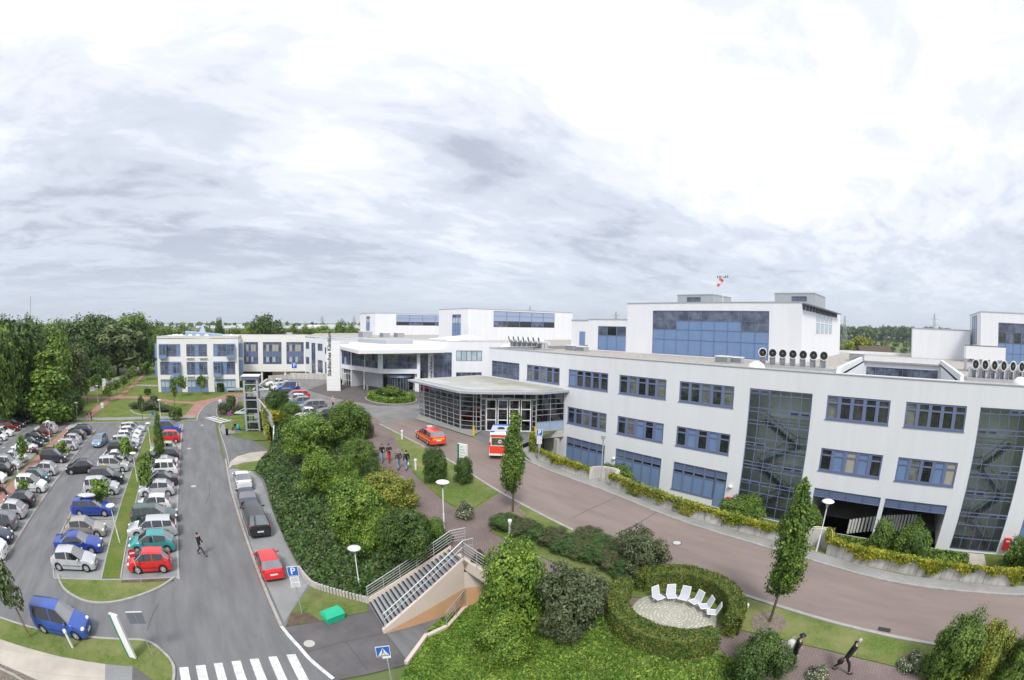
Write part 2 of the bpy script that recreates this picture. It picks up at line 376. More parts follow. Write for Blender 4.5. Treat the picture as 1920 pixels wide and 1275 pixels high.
def smooth_line(pts, n=6):        # Catmull-Rom through points
    out = []; P = [pts[0]]+list(pts)+[pts[-1]]
    for i in range(1, len(P)-2):
        for k in range(n):
            t = k/n; a, b, c, d = (np.array(q, float) for q in P[i-1:i+3])
            out.append(tuple(.5*((2*b)+(-a+c)*t+(2*a-5*b+4*c-d)*t*t+(-a+3*b-3*c+d)*t**3)))
    out.append(tuple(pts[-1])); return out
def offset(line, d):
    out = []
    for i, p in enumerate(line):
        a = np.array(line[max(0, i-1)][:2]); b = np.array(line[min(len(line)-1, i+1)][:2]); t = b-a; t /= (np.hypot(*t)+1e-9)
        out.append((p[0]-t[1]*d, p[1]+t[0]*d))
    return out
def kerb(line, wd=.14, h=.10, z=0.0, upper=False, m='kerb', name='kerb', gap=0):
    mb = MB(); a = offset(line, wd/2); b = offset(line, -wd/2)
    zf = (lambda p: zu(*p)+z) if upper else (lambda p: z)
    for i in range(len(line)-1):
        q = [a[i], a[i+1], b[i+1], b[i]]
        mb.hexa([(p[0], p[1], zf(p)-.05) for p in q][::-1]+[(p[0], p[1], zf(p)+h) for p in q][::-1], m)
    o = mb.build(name); o['kind'] = 'structure'; return o
Sg = 9000
mb = MB(); mb.add([(-Sg, -Sg, -.06), (Sg, -Sg, -.06), (Sg, Sg, -.06), (-Sg, Sg, -.06)], [(0, 1, 2, 3)], 'meadow'); mb.build('ground')['kind'] = 'structure'
patch('lawn', [(-150, -60), (-79.3, -60), (-79.3, 9), (-96, 14), (-97, 27), (-116, 40), (-150, 40)], 'grass', -.02)
patch('garden_ground', [(-38, 26), (60, 26), (60, 38), (-38, 38)], 'grass', -.01)
road_asph = patch('road', [(-79, -80), (2, -80), (6, -30), (-13, 2), (-16.3, 3.3), (-21.2, 2.0), (-79, 2.0)], 'asphalt', 0)
# bend of the road up to the bridge
bendL = smooth_line(GP(Z1([(1470, 905), (1492, 850), (1550, 790), (1650, 758), (1815, 730), (1950, 715)])), 4)
bendR = smooth_line(GP(Z1([(1640, 905), (1618, 860), (1630, 810), (1700, 775), (1815, 760), (1950, 745)])), 4)
patch('road_bend', [(-78.9, -.8)]+bendL+bendR[::-1]+[(-78.9, 3.6)], 'asphalt', .004)
kerb(bendL, .22, .08); kerb(bendR, .16, .1)
# parking bays
def stalls(x0, x1, y0, y1, name):
    patch(name, [(x0, y0), (x1, y0), (x1, y1), (x0, y1)], 'pave_bay', .01)
    mb = MB(); x = x1-2.55
    while x > x0:
        mb.box(x-.05, x+.05, y0+.1, y1-.15, .0, .016, 'asphalt_dark'); x -= 2.55
    o = mb.build('stall_line'); o['kind'] = 'structure'
stalls(-76, -27.9, -8.3, -3.85, 'parking_lot'); stalls(-73.5, -28.2, -15.1, -9.9, 'parking_lot') if False else None
patch('parking_lot', [(-73.5, -9.9), (-73.5, -15.1), (-34, -15.15), (-30.5, -14.75), (-28.1, -14.0), (-28.1, -9.9)], 'pave_bay', .01)
mb = MB()
for k_ in range(17): mb.box(-30.8-k_*2.55-.05, -30.8-k_*2.55+.05, -14.6, -10.05, 0, .016, 'asphalt_dark')
mb.build('stall_line')['kind'] = 'structure'
stalls(-73.5, -26, -24.4, -19.8, 'parking_lot'); stalls(-73.5, -26, -31.2, -26.7, 'parking_lot'); stalls(-79, -26, -40, -35.1, 'parking_lot')
for yy, x0, x1, d in ((-3.78, -76.3, -27.8, 0), (-19.72, -74, -26, 1), (-31.28, -74, -26, 1), (-35.0, -79, -26, 1)):
    kerb([(x0, yy), (x1, yy)], .16, .05, m='kerb')
    if d: kerb([(x0, yy+.16 if yy > -30 else yy-.16), (x1, yy+.16 if yy > -30 else yy-.16)], .10, .02, m='kerb_brown')
for yy in (-8.3, -9.9): kerb([(-74, yy), (-28.2, yy)], .12, .06)
kerb([(-73.8, -15.2), (-34, -15.2), (-30.5, -14.8), (-28.1, -14.05)], .16, .05); kerb([(-76.3, -3.78), (-76.3, -8.2)], .14, .05); kerb([(-73.8, -15.2), (-73.8, -9.9)], .14, .05)
patch('grass_strip', [(-76, -9.85), (-28.3, -9.85), (-28.3, -8.35), (-76, -8.35)], 'grass', .03)
# the rounded grass head of the island
head = smooth_line(GP([(110, 1080), (113, 1092), (125, 1109), (160, 1128), (205, 1131), (255, 1120), (300, 1102), (328, 1083)]), 4)
patch('grass_verge', [(-28.0, -13.9)]+[p_ for p_ in head if p_[0] > -27.9]+[(-28.0, -3.95)], 'grass_dry', .05)
kerb(head, .18, .10); kerb([(-28.05, -14.0), (-28.05, -3.8)], .12, .06); patch('pavement', [(-55, 1.7), (-50.6, 5), (-46.4, 5.9), (-34.3, 5.3), (-27.9, 5.2), (-25, 5.6), (-20.5, 3.2), (-20.9, 1.6)], 'asphalt', .003)
patch('ground', [(-28.0, -8.2), (-27.6, -8.2), (-27.6, -4.2), (-28.0, -4.2)], 'earth', .056)
# cycle path through the car park and across the lawn
patch('red_path', [(-76, -26.2), (-20, -26.2), (-20, -24.5), (-76, -24.5)], 'pave_red', .014)
patch('grass_strip', [(-73, -26.7), (-24, -26.7), (-24, -26.25), (-73, -26.25)], 'grass_dry', .03)
patch('pavement', [(-83.6, -60), (-81.2, -60), (-81.2, -1.6), (-83.6, -1.6)], 'pave_grey', .01)
kerb([(-79.2, -60), (-79.2, -1.0)], .14, .09)
patch('red_path', GP([(151.5, 787.5), (176, 765.5), (198.5, 749.5), (213, 744), (233, 733), (251, 718), (269, 700.5), (274, 700.5), (258.5, 717), (241, 733), (225, 746), (205, 754), (176, 778.5), (163.5, 787.5)]), 'pave_red', .006)
patch('red_path', GP(Z1([(600, 728), (800, 731), (1030, 728), (1150, 739), (1300, 763), (1450, 772), (1600, 742), (1700, 712), (1815, 702), (1815, 730), (1650, 758), (1560, 788), (1500, 845), (1475, 890), (1300, 895), (1370, 888), (1400, 850), (1450, 790), (1420, 783), (1280, 777), (1155, 757), (1000, 745), (600, 744)])), 'pave_red', .002)
patch('pavement', GP(Z1([(1000, 640), (1180, 645), (1180, 655), (1000, 650)])), 'pave_grey', .004)
patch('pavement', GP(Z1([(1040, 505), (1090, 490), (1060, 520), (700, 690), (605, 700), (605, 690), (860, 590)])), 'pave_grey', .0)
patch('road', [(-100, 5.6), (-97, 12), (-99, 28), (-112, 33), (-108, 22), (-106, 8)], 'asphalt', -.004); patch('red_path', [(-112, 9), (-110.5, 9), (-112, 20), (-122, 30), (-124, 29), (-113.5, 19)], 'pave_red', .0)
# right-hand side of the main road: kerb-side bays, foot ways
patch('parking_lot', [(-51.2, 2.05), (-50.5, 4.7), (-46.4, 5.6), (-34.3, 5.0), (-27.9, 4.9), (-25.6, 5.2), (-21.6, 2.3)], 'pave_bay', .012)
kerb([(-55, 2.3), (-44, 2.0), (-21.3, 2.05)], .2, .07); kerb([(-55, 2.14), (-44, 1.84), (-21.3, 1.9)], .14, .015, m='kerb_brown')
kerb(smooth_line(GP([(526, 1172), (540, 1190), (560, 1212), (580, 1235), (604, 1256), (625, 1273)]), 3), .2, .03, m='road_paint')
patch('pavement', GP([(523, 1178), (600, 1160), (690, 1128), (722, 1186), (760, 1235), (765, 1245), (700, 1262), (640, 1274), (600, 1300), (560, 1300), (625, 1275), (600, 1252), (560, 1210)]), 'asphalt_dark', .02)
patch('grass_verge', GP([(583, 1100), (572, 1115), (545, 1150), (536, 1176), (600, 1165), (690, 1147), (688, 1131), (640, 1118), (600, 1098)]), 'grass_dry', .045)
patch('ground', GP([(548, 1148), (536, 1176), (600, 1164), (580, 1150), (562, 1150)]), 'earth', .05)
# corner by the lift
patch('pavement', GP([(412, 815), (425, 872), (428, 878), (520, 872), (515, 848), (500, 842), (470, 822), (440, 800)]), 'asphalt', .016)
patch('footpath', GP([(427, 880), (432, 866), (445, 856), (470, 849), (514, 844), (518, 856), (500, 862), (455, 868), (435, 874)]), 'pave_slab', .03)
patch('grass_verge', GP([(433, 873), (470, 867), (500, 861), (512, 866), (478, 882), (455, 884)]), 'grass_dry', .035)
patch('grass_verge', GP([(426, 815), (455, 811), (500, 811), (500, 826), (475, 826), (445, 820)]), 'grass', .035)
patch('footpath', GP([(415, 796), (440, 793), (440, 812), (418, 815), (412, 806)]), 'pave_grey', .02)
kerb(smooth_line(GP([(430, 873), (422, 838), (414, 815), (411, 800), (420, 792), (440, 790)]), 3), .16, .09)
patch('grass_verge', GP([(420, 793), (440, 786), (463, 786), (463, 806), (440, 806), (424, 806)]), 'grass', .034)
patch('ground', GP(Z1([(1618, 880), (1618, 830), (1680, 790), (1800, 770), (1830, 860), (1650, 880)])), 'earth', .03)
# front verge bottom left
fl = smooth_line(GP([(-60, 1135), (0, 1159), (70, 1180), (170, 1196), (230, 1200), (275, 1203), (305, 1222), (327, 1252), (322, 1300)]), 4)
patch('grass_verge', fl+GP([(250, 1250), (200, 1246), (110, 1231), (0, 1199), (-60, 1175)]), 'grass_dry', .05); kerb(fl, .16, .09)
patch('pavement', GP([(-60, 1173), (0, 1198), (110, 1230), (198, 1245), (198, 1330), (-60, 1280)]), 'pave_slab', .03)
patch('pavement', GP([(198, 1245), (249, 1249), (249, 1330), (198, 1330)]), 'pave_bay', .03)
patch('pavement', GP([(249, 1249), (322, 1250), (330, 1330), (249, 1330)]), 'asphalt_dark', .026)
patch('ground', GP([(-60, 1225), (0, 1245), (40, 1262), (80, 1280), (60, 1330), (-60, 1290)]), 'mulch', .04); kerb(GP([(-60, 1235), (0, 1255), (28, 1268), (50, 1282)]), .16, .12)
kerb(GP([(327, 1251), (318, 1262), (310, 1278)]), .22, .03, m='road_paint')
# zebra crossings
mb = MB()
for x0, x1 in ((336, 353), (367, 385), (401, 417), (434, 451), (468, 485), (503, 519), (537, 554)):
    yb = 1252-(x0-336)*.12; A = G(x0, yb); Bq = G(x1, yb-1.5); t = np.array([.98, -.2])
    d = 3.1; q = [A, Bq, (Bq[0]+d, Bq[1]), (A[0]+d, A[1])]
    mb.add([(p[0], p[1], .012) for p in q], [(0, 1, 2, 3)] if True else [], 'road_paint')
o = mb.build('zebra_crossing'); o['kind'] = 'structure'
mb = MB()
for i in range(5): mb.box(-78.6+i*.95, -78.1+i*.95, -1.2+i*.12, 3.0, .006, .014, 'road_paint') if False else mb.add([(x, y, .014) for x, y in GP(Z1([(1530+i*22, 893+i*9-2), (1600+i*29, 880+i*6), (1618+i*29, 882+i*6), (1552+i*22, 896+i*9-1)]))], [(0, 1, 2, 3)], 'road_paint')
for i in range(5): mb.add([(-79.0+i*.95, -26.1, .02), (-78.5+i*.95, -26.1, .02), (-78.5+i*.95, -23.9, .02), (-79.0+i*.95, -23.9, .02)], [(0, 1, 2, 3)], 'road_paint')
o = mb.build('zebra_crossing'); o['kind'] = 'structure'
# ---------------------------------------------------------------- upper terrace
E_TOP = [(-62.5, 9.4), (-56.5, 9.4), (-52.5, 12.0), (-48.3, 14.2), (-40, 14.4), (-34, 13.9), (-29, 13.2), (-25.5, 12.8), (-21.8, 12.9), (-20.6, 12.9)]
E_BOT = [(-62.5, 9.3), (-55.0, 8.7), (-50.4, 5.6), (-46.4, 5.9), (-40, 5.4), (-34.3, 5.1), (-29, 4.95), (-25.2, 5.3), (-23.3, 6.6), (-21.9, 7.75)]
W_TOP = [(-17.6, 14.2), (-15.6, 13.8), (-13.4, 13.8), (-11.3, 14.6), (-10.0, 13.9), (-7.8, 13.3), (-5.7, 13.7), U(1358, 1228), U(1405, 1264), U(1500, 1302), (2, 12.1), (9, 11.5), (16, 11.3)]
W_BOT = [(-19.9, 13.8), (-17.9, 9.6), (-15.9, 7.1), (-13.2, 4.6), (-9.5, 1.9), (-5, -.5), (2, -3), (9, -4), (16, -4)]
patch('terrace_ground', [(-96.5, 26.5), (-96.8, 19.5), (-95.5, 14.8), (-81, 9.5), (-70, 9.5)]+E_TOP[1:-1]+[(-20.6, 12.9), (-18.8, 13.0), (-17.6, 14.2)]+W_TOP[1:]+[(20, 11), (20, 26.6), (-8, 26.9), (-28, 27.4), (-34.0, 29.3), (-36.0, 37.2), (-40, 60), (-90, 60), (-91, 36)], 'grass_dry', -.02, True)
plz = [(-96.5, 26.5), (-96.8, 19.5), (-95.5, 14.8), (-81, 9.9), (-54.8, 9.8), (-54.0, 14.5), (-50.6, 18.6), (-49.4, 21.0), (-49.6, 26.2), (-52.0, 27.9), (-47, 60), (-90, 60), (-91, 36)]
patch('plaza', plz, 'pave_plaza', .0, True)
patch('plaza_paving', [(-79.5, 19.5), (-70, 21.5), (-60.5, 25.5), (-59.0, 30.5), (-62, 40), (-85, 40), (-88, 26)], 'plaza_dark', .012, True)
red = [(-49.3, 20.9), (-32.5, 20.9), (-25.1, 20.1), (-14.5, 19.6), (-6.4, 19.8), (2.3, 19.6), (20, 19.3), (20, 25.3), (12.0, 25.0), (2.6, 24.6), (-4.8, 25.2), (-13.9, 25.5), (-20.7, 26.2), (-28.7, 26.4), (-38.5, 27.0), (-49.6, 25.9)]
patch('upper_road', red, 'asphalt_red', .0, True)
patch('road', [(-38.6, 26.9), (-29.0, 26.3), (-33.4, 28.0), (-35.3, 34.0), (-37, 34.2), (-40.6, 29.3)], 'asphalt', .008, True)
kerb(smooth_line([(-49.3, 20.8), (-40, 20.95), (-32.5, 20.8), (-25.1, 20.0), (-14.5, 19.5), (-6.4, 19.7), (2.3, 19.5), (20, 19.2)], 4), .2, .05, 0, True)
patch('path', [(-62.5, 22.5), (-54.5, 19.4), (-48.3, 17.2), (-38.6, 14.6), (-33.0, 14.4), (-26.0, 13.4), (-20.6, 12.95), (-18.8, 13.0), U(890, 1040), U(930, 1050), U(1014, 1087), U(1080, 1115), U(1130, 1152), U(1200, 1195), U(1300, 1208), U(1342, 1205), U(1358, 1225), U(1405, 1262), U(1500, 1300), U(1700, 1330), U(1920, 1345), U(1980, 1290), U(1823, 1273), U(1720, 1260), U(1642, 1242), U(1551, 1220), U(1461, 1199), U(1349, 1172), U(1300, 1140), U(1230, 1125), U(1169, 1118), U(1120, 1095), U(1059, 1066), U(985, 1030), U(919, 997), (-20.5, 15.5), (-26.2, 15.7), (-32.1, 16.4), (-44.2, 20.3), (-49.3, 20.9), (-50.5, 21.5)], 'pave_path', .006, True)
patch('path_link', [(-25.2, 20.0), (-23.4, 15.6), (-20.6, 15.4), (-22.6, 19.9)], 'pave_path', .012, True)
patch('lawn', [(-44.8, 20.7), (-32.5, 20.7), (-25.5, 19.9), (-23.7, 15.9), (-26.4, 15.8), (-32.2, 16.6), (-44.0, 20.4)], 'grass_dry', .02, True)
patch('lawn', [(-22.4, 19.7), (-14.5, 19.35), (-6.4, 19.55), (2.3, 19.35), (16, 19.1), U(1960, 1286), U(1823, 1272), U(1720, 1259), U(1642, 1241), U(1551, 1219), U(1461, 1198), U(1349, 1171), U(1300, 1139), U(1230, 1124), U(1169, 1117), U(1120, 1094), U(1059, 1065), U(985, 1029), U(919, 996)], 'grass_dry', .02, True)
patch('pavement', [(-52.2, 27.6), (-49.6, 25.9), (-43.3, 26.6), (-39.2, 27.0), (-40.4, 29.2), (-41.3, 29.1), (-42.6, 27.9)], 'pave_grey', .07, True)
op = [(-28.7, 26.4), (-20.7, 26.2), (-13.9, 25.5), (-8.5, 25.3), (-4.8, 25.2), (-1.0, 24.8), (2.6, 24.6), (7.5, 24.8), (12.0, 25.0), (20, 25.3)]
patch('pavement', [(-32.6, 28.2)]+op+[(20, 26.4), (12, 26.0), (7.5, 25.75), (2.6, 25.55), (-1, 25.8), (-4.2, 26.3), (-6.3, 27.2), (-8.0, 26.4), (-13.9, 26.5), (-20.7, 27.1), (-22.8, 28.3), (-24.6, 27.2), (-29.5, 27.5), (-33, 30)], 'pave_grey', .07, True)
kerb(smooth_line([(-33.4, 28.0)]+op, 4), .16, .075, 0, True)
cob = (-7.85, 16.2)
brickmat('cobble', (.58, .56, .50), (.36, .35, .30), (.34, .34, .27), .26, .17, circ=cob, msz=.035)
patch('paving', [(cob[0]+2.1*math.cos(t*math.pi/16), cob[1]+1.75*math.sin(t*math.pi/16)) for t in range(32)], 'cobble', .03, True)
def disc(name, c, r, m, z, upper=False, kx=1):
    return patch(name, [(c[0]+r*kx*math.cos(t*math.pi/8), c[1]+r*math.sin(t*math.pi/8)) for t in range(16)], m, z, upper)
# embankments (graded between a lower and an upper line)
def loft(name, bot, top, m, zb=0.0, n=10, bulge=.25, rough=.12, ztop=0.0, pw=1.0):
    bot = smooth_line(bot, 5); top = smooth_line(top, 5); me_v = []; k = len(bot)
    for i in range(k):
        for j in range(n+1):
            t = j/n; x = bot[i][0]*(1-t)+top[i][0]*t; y = bot[i][1]*(1-t)+top[i][1]*t
            z = zb+(zu(*top[i])+ztop-zb)*t**pw+bulge*math.sin(math.pi*t)+rough*noise.noise(Vector((x*.8, y*.8, 3)))*math.sin(math.pi*t)
            me_v.append((x, y, z))
    mb = MB(); mb.add(me_v, [(i*(n+1)+j, i*(n+1)+j+1, (i+1)*(n+1)+j+1, (i+1)*(n+1)+j) for i in range(k-1) for j in range(n)], m, True)
    o = mb.build(name); o['kind'] = 'structure'; return o, me_v
emb, embv = loft('embankment', E_BOT, E_TOP, 'earth')
slo, slov = loft('grass_slope', W_BOT, W_TOP, 'grass', n=12, bulge=0, pw=2.3)
# leaf scatter ------------------------------------------------------------
nr = np.random.RandomState(11)
def leaves(pts, nrm, size, name=None, m='leaf_mid', jitter=.9, parent=None, aspect=1.6, sv=.6, inner=None, m2=None, frac=.2):
    n = len(pts); P_ = np.asarray(pts, float); Nn = np.asarray(nrm, float)+nr.normal(0, jitter, (n, 3)); Nn /= np.linalg.norm(Nn, axis=1)[:, None]+1e-9
    r = nr.normal(0, 1, (n, 3)); a = np.cross(Nn, r); a /= np.linalg.norm(a, axis=1)[:, None]+1e-9; b = np.cross(Nn, a)
    s = size*(1+nr.uniform(-sv, sv, n))[:, None]; a = a*s*aspect*.5; b = b*s*.5; dr = Nn*s*.12
    V = np.stack([P_-a, P_-b+dr, P_+a, P_+b+dr], 1).reshape(-1, 3)
    me = bpy.data.meshes.new(name or 'foliage'); nv = 4*n
    iv = 0
    if inner is not None: iv = len(inner[0])
    me.vertices.add(nv+iv); allv = V.ravel() if not iv else np.concatenate([V.ravel(), np.array(inner[0], float).ravel()])
    me.vertices.foreach_set('co', allv)
    fi = [] if inner is None else inner[1]
    lp = np.arange(nv); ex = np.array([k+nv for f in fi for k in f], int) if fi else np.zeros(0, int)
    me.loops.add(nv+len(ex)); me.loops.foreach_set('vertex_index', np.concatenate([lp, ex]).astype(np.int32))
    me.polygons.add(n+len(fi)); st = list(range(0, nv, 4)); c = nv
    for f in fi: st.append(c); c += len(f)
    me.polygons.foreach_set('loop_start', np.array(st, np.int32))
    me.update(calc_edges=True); me.validate()
    me.materials.append(MT[m])
    if m2:
        me.materials.append(MT[m2]); me.polygons.foreach_set('material_index', (nr.uniform(0, 1, len(me.polygons)) < frac).astype(np.int32))
    if name is None: return me
    o = bpy.data.objects.new(name, me); C.objects.link(o)
    if parent: o.parent = parent
    return o
def grid_scatter(me_v, k, n, cnt, lift=.1, spread=.12):
    V = np.array(me_v).reshape(k, n+1, 3); i = nr.uniform(0, k-1.001, cnt); j = nr.uniform(0, n-.001, cnt); i0 = i.astype(int); j0 = j.astype(int); fi = (i-i0)[:, None]; fj = (j-j0)[:, None]
    P_ = V[i0, j0]*(1-fi)*(1-fj)+V[i0+1, j0]*fi*(1-fj)+V[i0, j0+1]*(1-fi)*fj+V[i0+1, j0+1]*fi*fj
    P_[:, 2] += lift+np.abs(nr.normal(0, spread, cnt)); return P_
def lump(P_, amp, f):
    for q in P_: q[2] += amp*noise.noise(Vector((q[0]*f, q[1]*f, 1.7)))
    return P_
ke = len(embv)//11
P_ = lump(grid_scatter(embv, ke, 10, 62000, .16, .10), .30, .9); o = leaves(P_, np.tile([0, -.3, 1], (len(P_), 1)), .15, 'ground_cover', 'leaf_cover', .8); o['kind'] = 'stuff'
P_ = lump(grid_scatter(embv, ke, 10, 6000, .26, .12), .30, .9); P_ = P_[[noise.noise(Vector((q[0]*.35, q[1]*.35, 9))) > .02 for q in P_]]; o = leaves(P_, np.tile([0, -.3, 1], (len(P_), 1)), .14, 'low_shrubs', 'leaf_brown', .8); o['kind'] = 'stuff'
kw = len(slov)//13
P_ = lump(grid_scatter(slov, kw, 12, 120000, .0, .05), .06, 1.6); o = leaves(P_, np.tile([0, 0, 1], (len(P_), 1)), .065, 'tall_grass', 'leaf_grass', 1.2, aspect=2.6); o['kind'] = 'stuff'
# far woods, fields and settlement strip
def woods(name, pts, hh, dens, size, m, base=0.0, sp=6):
    L = []; 
    for (x, y), (x2, y2) in zip(pts, pts[1:]):
        d = math.hypot(x2-x, y2-y); n = max(1, int(d/sp))
        for i in range(n):
            t = i/n; cx, cy = x+(x2-x)*t, y+(y2-y)*t
            for dep in range(3):
                h = hh*(.75+.4*rnd.random()); r = h*.42; ox, oy = rnd.uniform(-sp, sp), rnd.uniform(-sp, sp)+dep*sp*1.2
                k = dens; a = nr.normal(0, 1, (k, 3)); a /= np.linalg.norm(a, axis=1)[:, None]; a *= nr.uniform(.75, 1, k)[:, None]; a[:, 2] = np.abs(a[:, 2])*1.0
                q = a*np.array([r, r, h*.55])+np.array([cx+ox, cy+oy, base+h*.45]); L.append((q, a))
                lowr = nr.normal(0, 1, (k//3, 3)); lowr[:, 2] = np.abs(lowr[:, 2])*.2; lowr /= np.linalg.norm(lowr, axis=1)[:, None]+1e-9
                L.append((lowr*np.array([r*.8, r*.8, h*.3])+np.array([cx+ox, cy+oy, base+h*.15]), lowr))
    o = leaves(np.concatenate([q for q, a in L]), np.concatenate([a for q, a in L]), size, name, m, .5); o['kind'] = 'stuff'

def seam(pts, w_=.035, up=False, z=.026, m='rubber_and_gap_shade'):
    L = [U(*p) if up else G(*p) for p in pts]; a = offset(L, w_/2); b = offset(L, -w_/2); mb = MB()
    zf = (lambda p: zu(*p)+z) if up else (lambda p: z)
    for i in range(len(L)-1): mb.quad((*a[i], zf(a[i])), (*a[i+1], zf(a[i+1])), (*b[i+1], zf(b[i+1])), (*b[i], zf(b[i])), m)
    mb.build('road_seam')['kind'] = 'structure'
mat('seam', (.085, .08, .08), .9)
for q in ([(575, 1223), (640, 1205), (722, 1187)], [(648, 1203), (668, 1228), (690, 1258)], [(722, 1187), (745, 1215), (764, 1245)]): seam(q, .04, m='seam')
for q in ([(1155, 933), (1112, 952), (1073, 971)], [(1232, 960), (1190, 985), (1152, 1004)], [(1500, 1050), (1470, 1090), (1450, 1125)]): seam(q, .045, True, .008, 'seam')
for q in ([(392, 900), (393, 925), (386, 945)], [(298, 1132), (287, 1150), (276, 1182)]): seam(q, .05, False, .006, 'seam')
mat('patch_tar', (.115, .115, .12), .9, .1, 1); mat('patch_pale', (.24, .235, .225), .95, .2, 3)
patch('road_patch', GP([(372, 1128), (410, 1120), (432, 1150), (392, 1160)]), 'patch_tar', .005) if False else None

patch('paving', [(tpx[0], tpx[1]) for tpx in (U(838, 1020), U(872, 1060), U(895, 1045), U(858, 1005))], 'pave_path', .01, True)
def text(parent, s, F, a, z, size, m, k=.01, rot=0.0, name='lettering', align='LEFT', bold=0.0, ext=.004):
    cu = bpy.data.curves.new('lettering', 'FONT'); cu.body = s; cu.size = size; cu.extrude = ext; cu.offset = bold; cu.align_x = align; cu.align_y = 'CENTER'; cu.resolution_u = 2
    o = bpy.data.objects.new('lettering_src', cu); C.objects.link(o); bpy.context.view_layer.update()
    me = bpy.data.meshes.new_from_object(o.evaluated_get(bpy.context.evaluated_depsgraph_get())); bpy.data.objects.remove(o)
    me.materials.clear(); me.materials.append(MT[m]); ob = bpy.data.objects.new(name, me); C.objects.link(ob)
    p = F.P(a, z, k); X = Vector((F.u.x, F.u.y, 0)); Zv = Vector((0, 0, 1)); Nv = Vector((F.n.x, F.n.y, 0)); Mx = Matrix((X, Zv, Nv)).transposed().to_4x4()
    Mx = Matrix.Translation(p)@Mx@Matrix.Rotation(rot, 4, 'Z'); me.transform(Mx); inv(ob, parent); return ob
# ---------------------------------------------------------------- facades
def wall(mb, F, a0, a1, z0, z1, ops, m, rec=.2, cope=None):
    A = sorted({a0, a1, *[v for o in ops for v in (o[0], o[1]) if a0 < v < a1]}); Z = sorted({z0, z1, *[v for o in ops for v in (o[2], o[3]) if z0 < v < z1]})
    for i in range(len(A)-1):
        for j in range(len(Z)-1):
            ca, cz = (A[i]+A[i+1])/2, (Z[j]+Z[j+1])/2
            if any(o[0] < ca < o[1] and o[2] < cz < o[3] for o in ops): continue
            mb.quad(F.P(A[i], Z[j]), F.P(A[i+1], Z[j]), F.P(A[i+1], Z[j+1]), F.P(A[i], Z[j+1]), m)
    for o in ops:
        r = o[4] if len(o) > 4 else rec; b0, b1, y0, y1 = o[:4]
        mb.quad(F.P(b0, y0, -r), F.P(b0, y0), F.P(b0, y1), F.P(b0, y1, -r), m); mb.quad(F.P(b1, y0), F.P(b1, y0, -r), F.P(b1, y1, -r), F.P(b1, y1), m)
        mb.quad(F.P(b0, y1, -r), F.P(b0, y1), F.P(b1, y1), F.P(b1, y1, -r), m); mb.quad(F.P(b0, y0), F.P(b0, y0, -r), F.P(b1, y0, -r), F.P(b1, y0), m)
    if cope: mb.fb(F, a0-.03, a1+.03, z1, z1+.07, .06, -.35, cope)
CHM = {'G': 'glass_dark', 'T': 'glass_tint', 'C': 'glass_curtain', 'S': 'glass_stair', 'L': 'glass_pale', 'V': 'glass_pav', 'P': 'panel_blue', 'B': 'panel_slate', 'Q': 'panel_pale', 'W': 'wall_white'}
def gridwin(parent, F, a0, a1, zs, rows, k=-.12, mull=.07, fr=.07, frm='frame_blue', sill=False, edges=None, name='window', thick=.07, tr=.05):
    """zs top to bottom; rows[i] = one letter per column. Frame is one mesh, panes and panels its children."""
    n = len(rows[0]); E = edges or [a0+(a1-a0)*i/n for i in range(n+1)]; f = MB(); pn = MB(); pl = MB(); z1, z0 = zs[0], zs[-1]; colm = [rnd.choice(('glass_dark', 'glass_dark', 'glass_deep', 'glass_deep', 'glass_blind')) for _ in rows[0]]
    ki, ko = k-.02, k+thick
    f.fb(F, a0, a0+fr, z0, z1, ki, ko, frm); f.fb(F, a1-fr, a1, z0, z1, ki, ko, frm)
    f.fb(F, a0+fr, a1-fr, z1-fr, z1, ki, ko, frm); f.fb(F, a0+fr, a1-fr, z0, z0+fr, ki, ko, frm)
    for e in E[1:-1]: f.fb(F, e-mull/2, e+mull/2, z0+fr, z1-fr, ki, ko, frm)
    for i in range(n):
        b0 = E[i]+(fr if i == 0 else mull/2); b1 = E[i+1]-(fr if i == n-1 else mull/2)
        for j, r in enumerate(rows):
            c = r[i]; y1 = zs[j]-(fr if j == 0 else tr/2); y0 = zs[j+1]+(fr if j == len(rows)-1 else tr/2)
            if j: 
                f.fb(F, b0, b1, zs[j]-tr/2, zs[j]+tr/2, ki, ko-.015, frm)
            if c in 'PBQW': pl.quad(F.P(b0, y0, k+.012), F.P(b1, y0, k+.012), F.P(b1, y1, k+.012), F.P(b0, y1, k+.012), CHM[c])
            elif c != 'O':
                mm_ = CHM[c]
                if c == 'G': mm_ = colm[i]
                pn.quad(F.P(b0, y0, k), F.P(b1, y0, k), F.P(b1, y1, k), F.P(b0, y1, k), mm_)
    if sill: f.fb(F, a0-.05, a1+.05, z0-.06, z0, .05, k, frm)
    o = PB(f, name, parent)
    if pn.f: PB(pn, 'pane', o)
    if pl.f: PB(pl, 'panel', o)
    return o
def cheat_inv(o): return o
def building(name, label, base, cat='building', group=None): return thing(name, label, cat, (base[0], base[1], 0), 0, group)
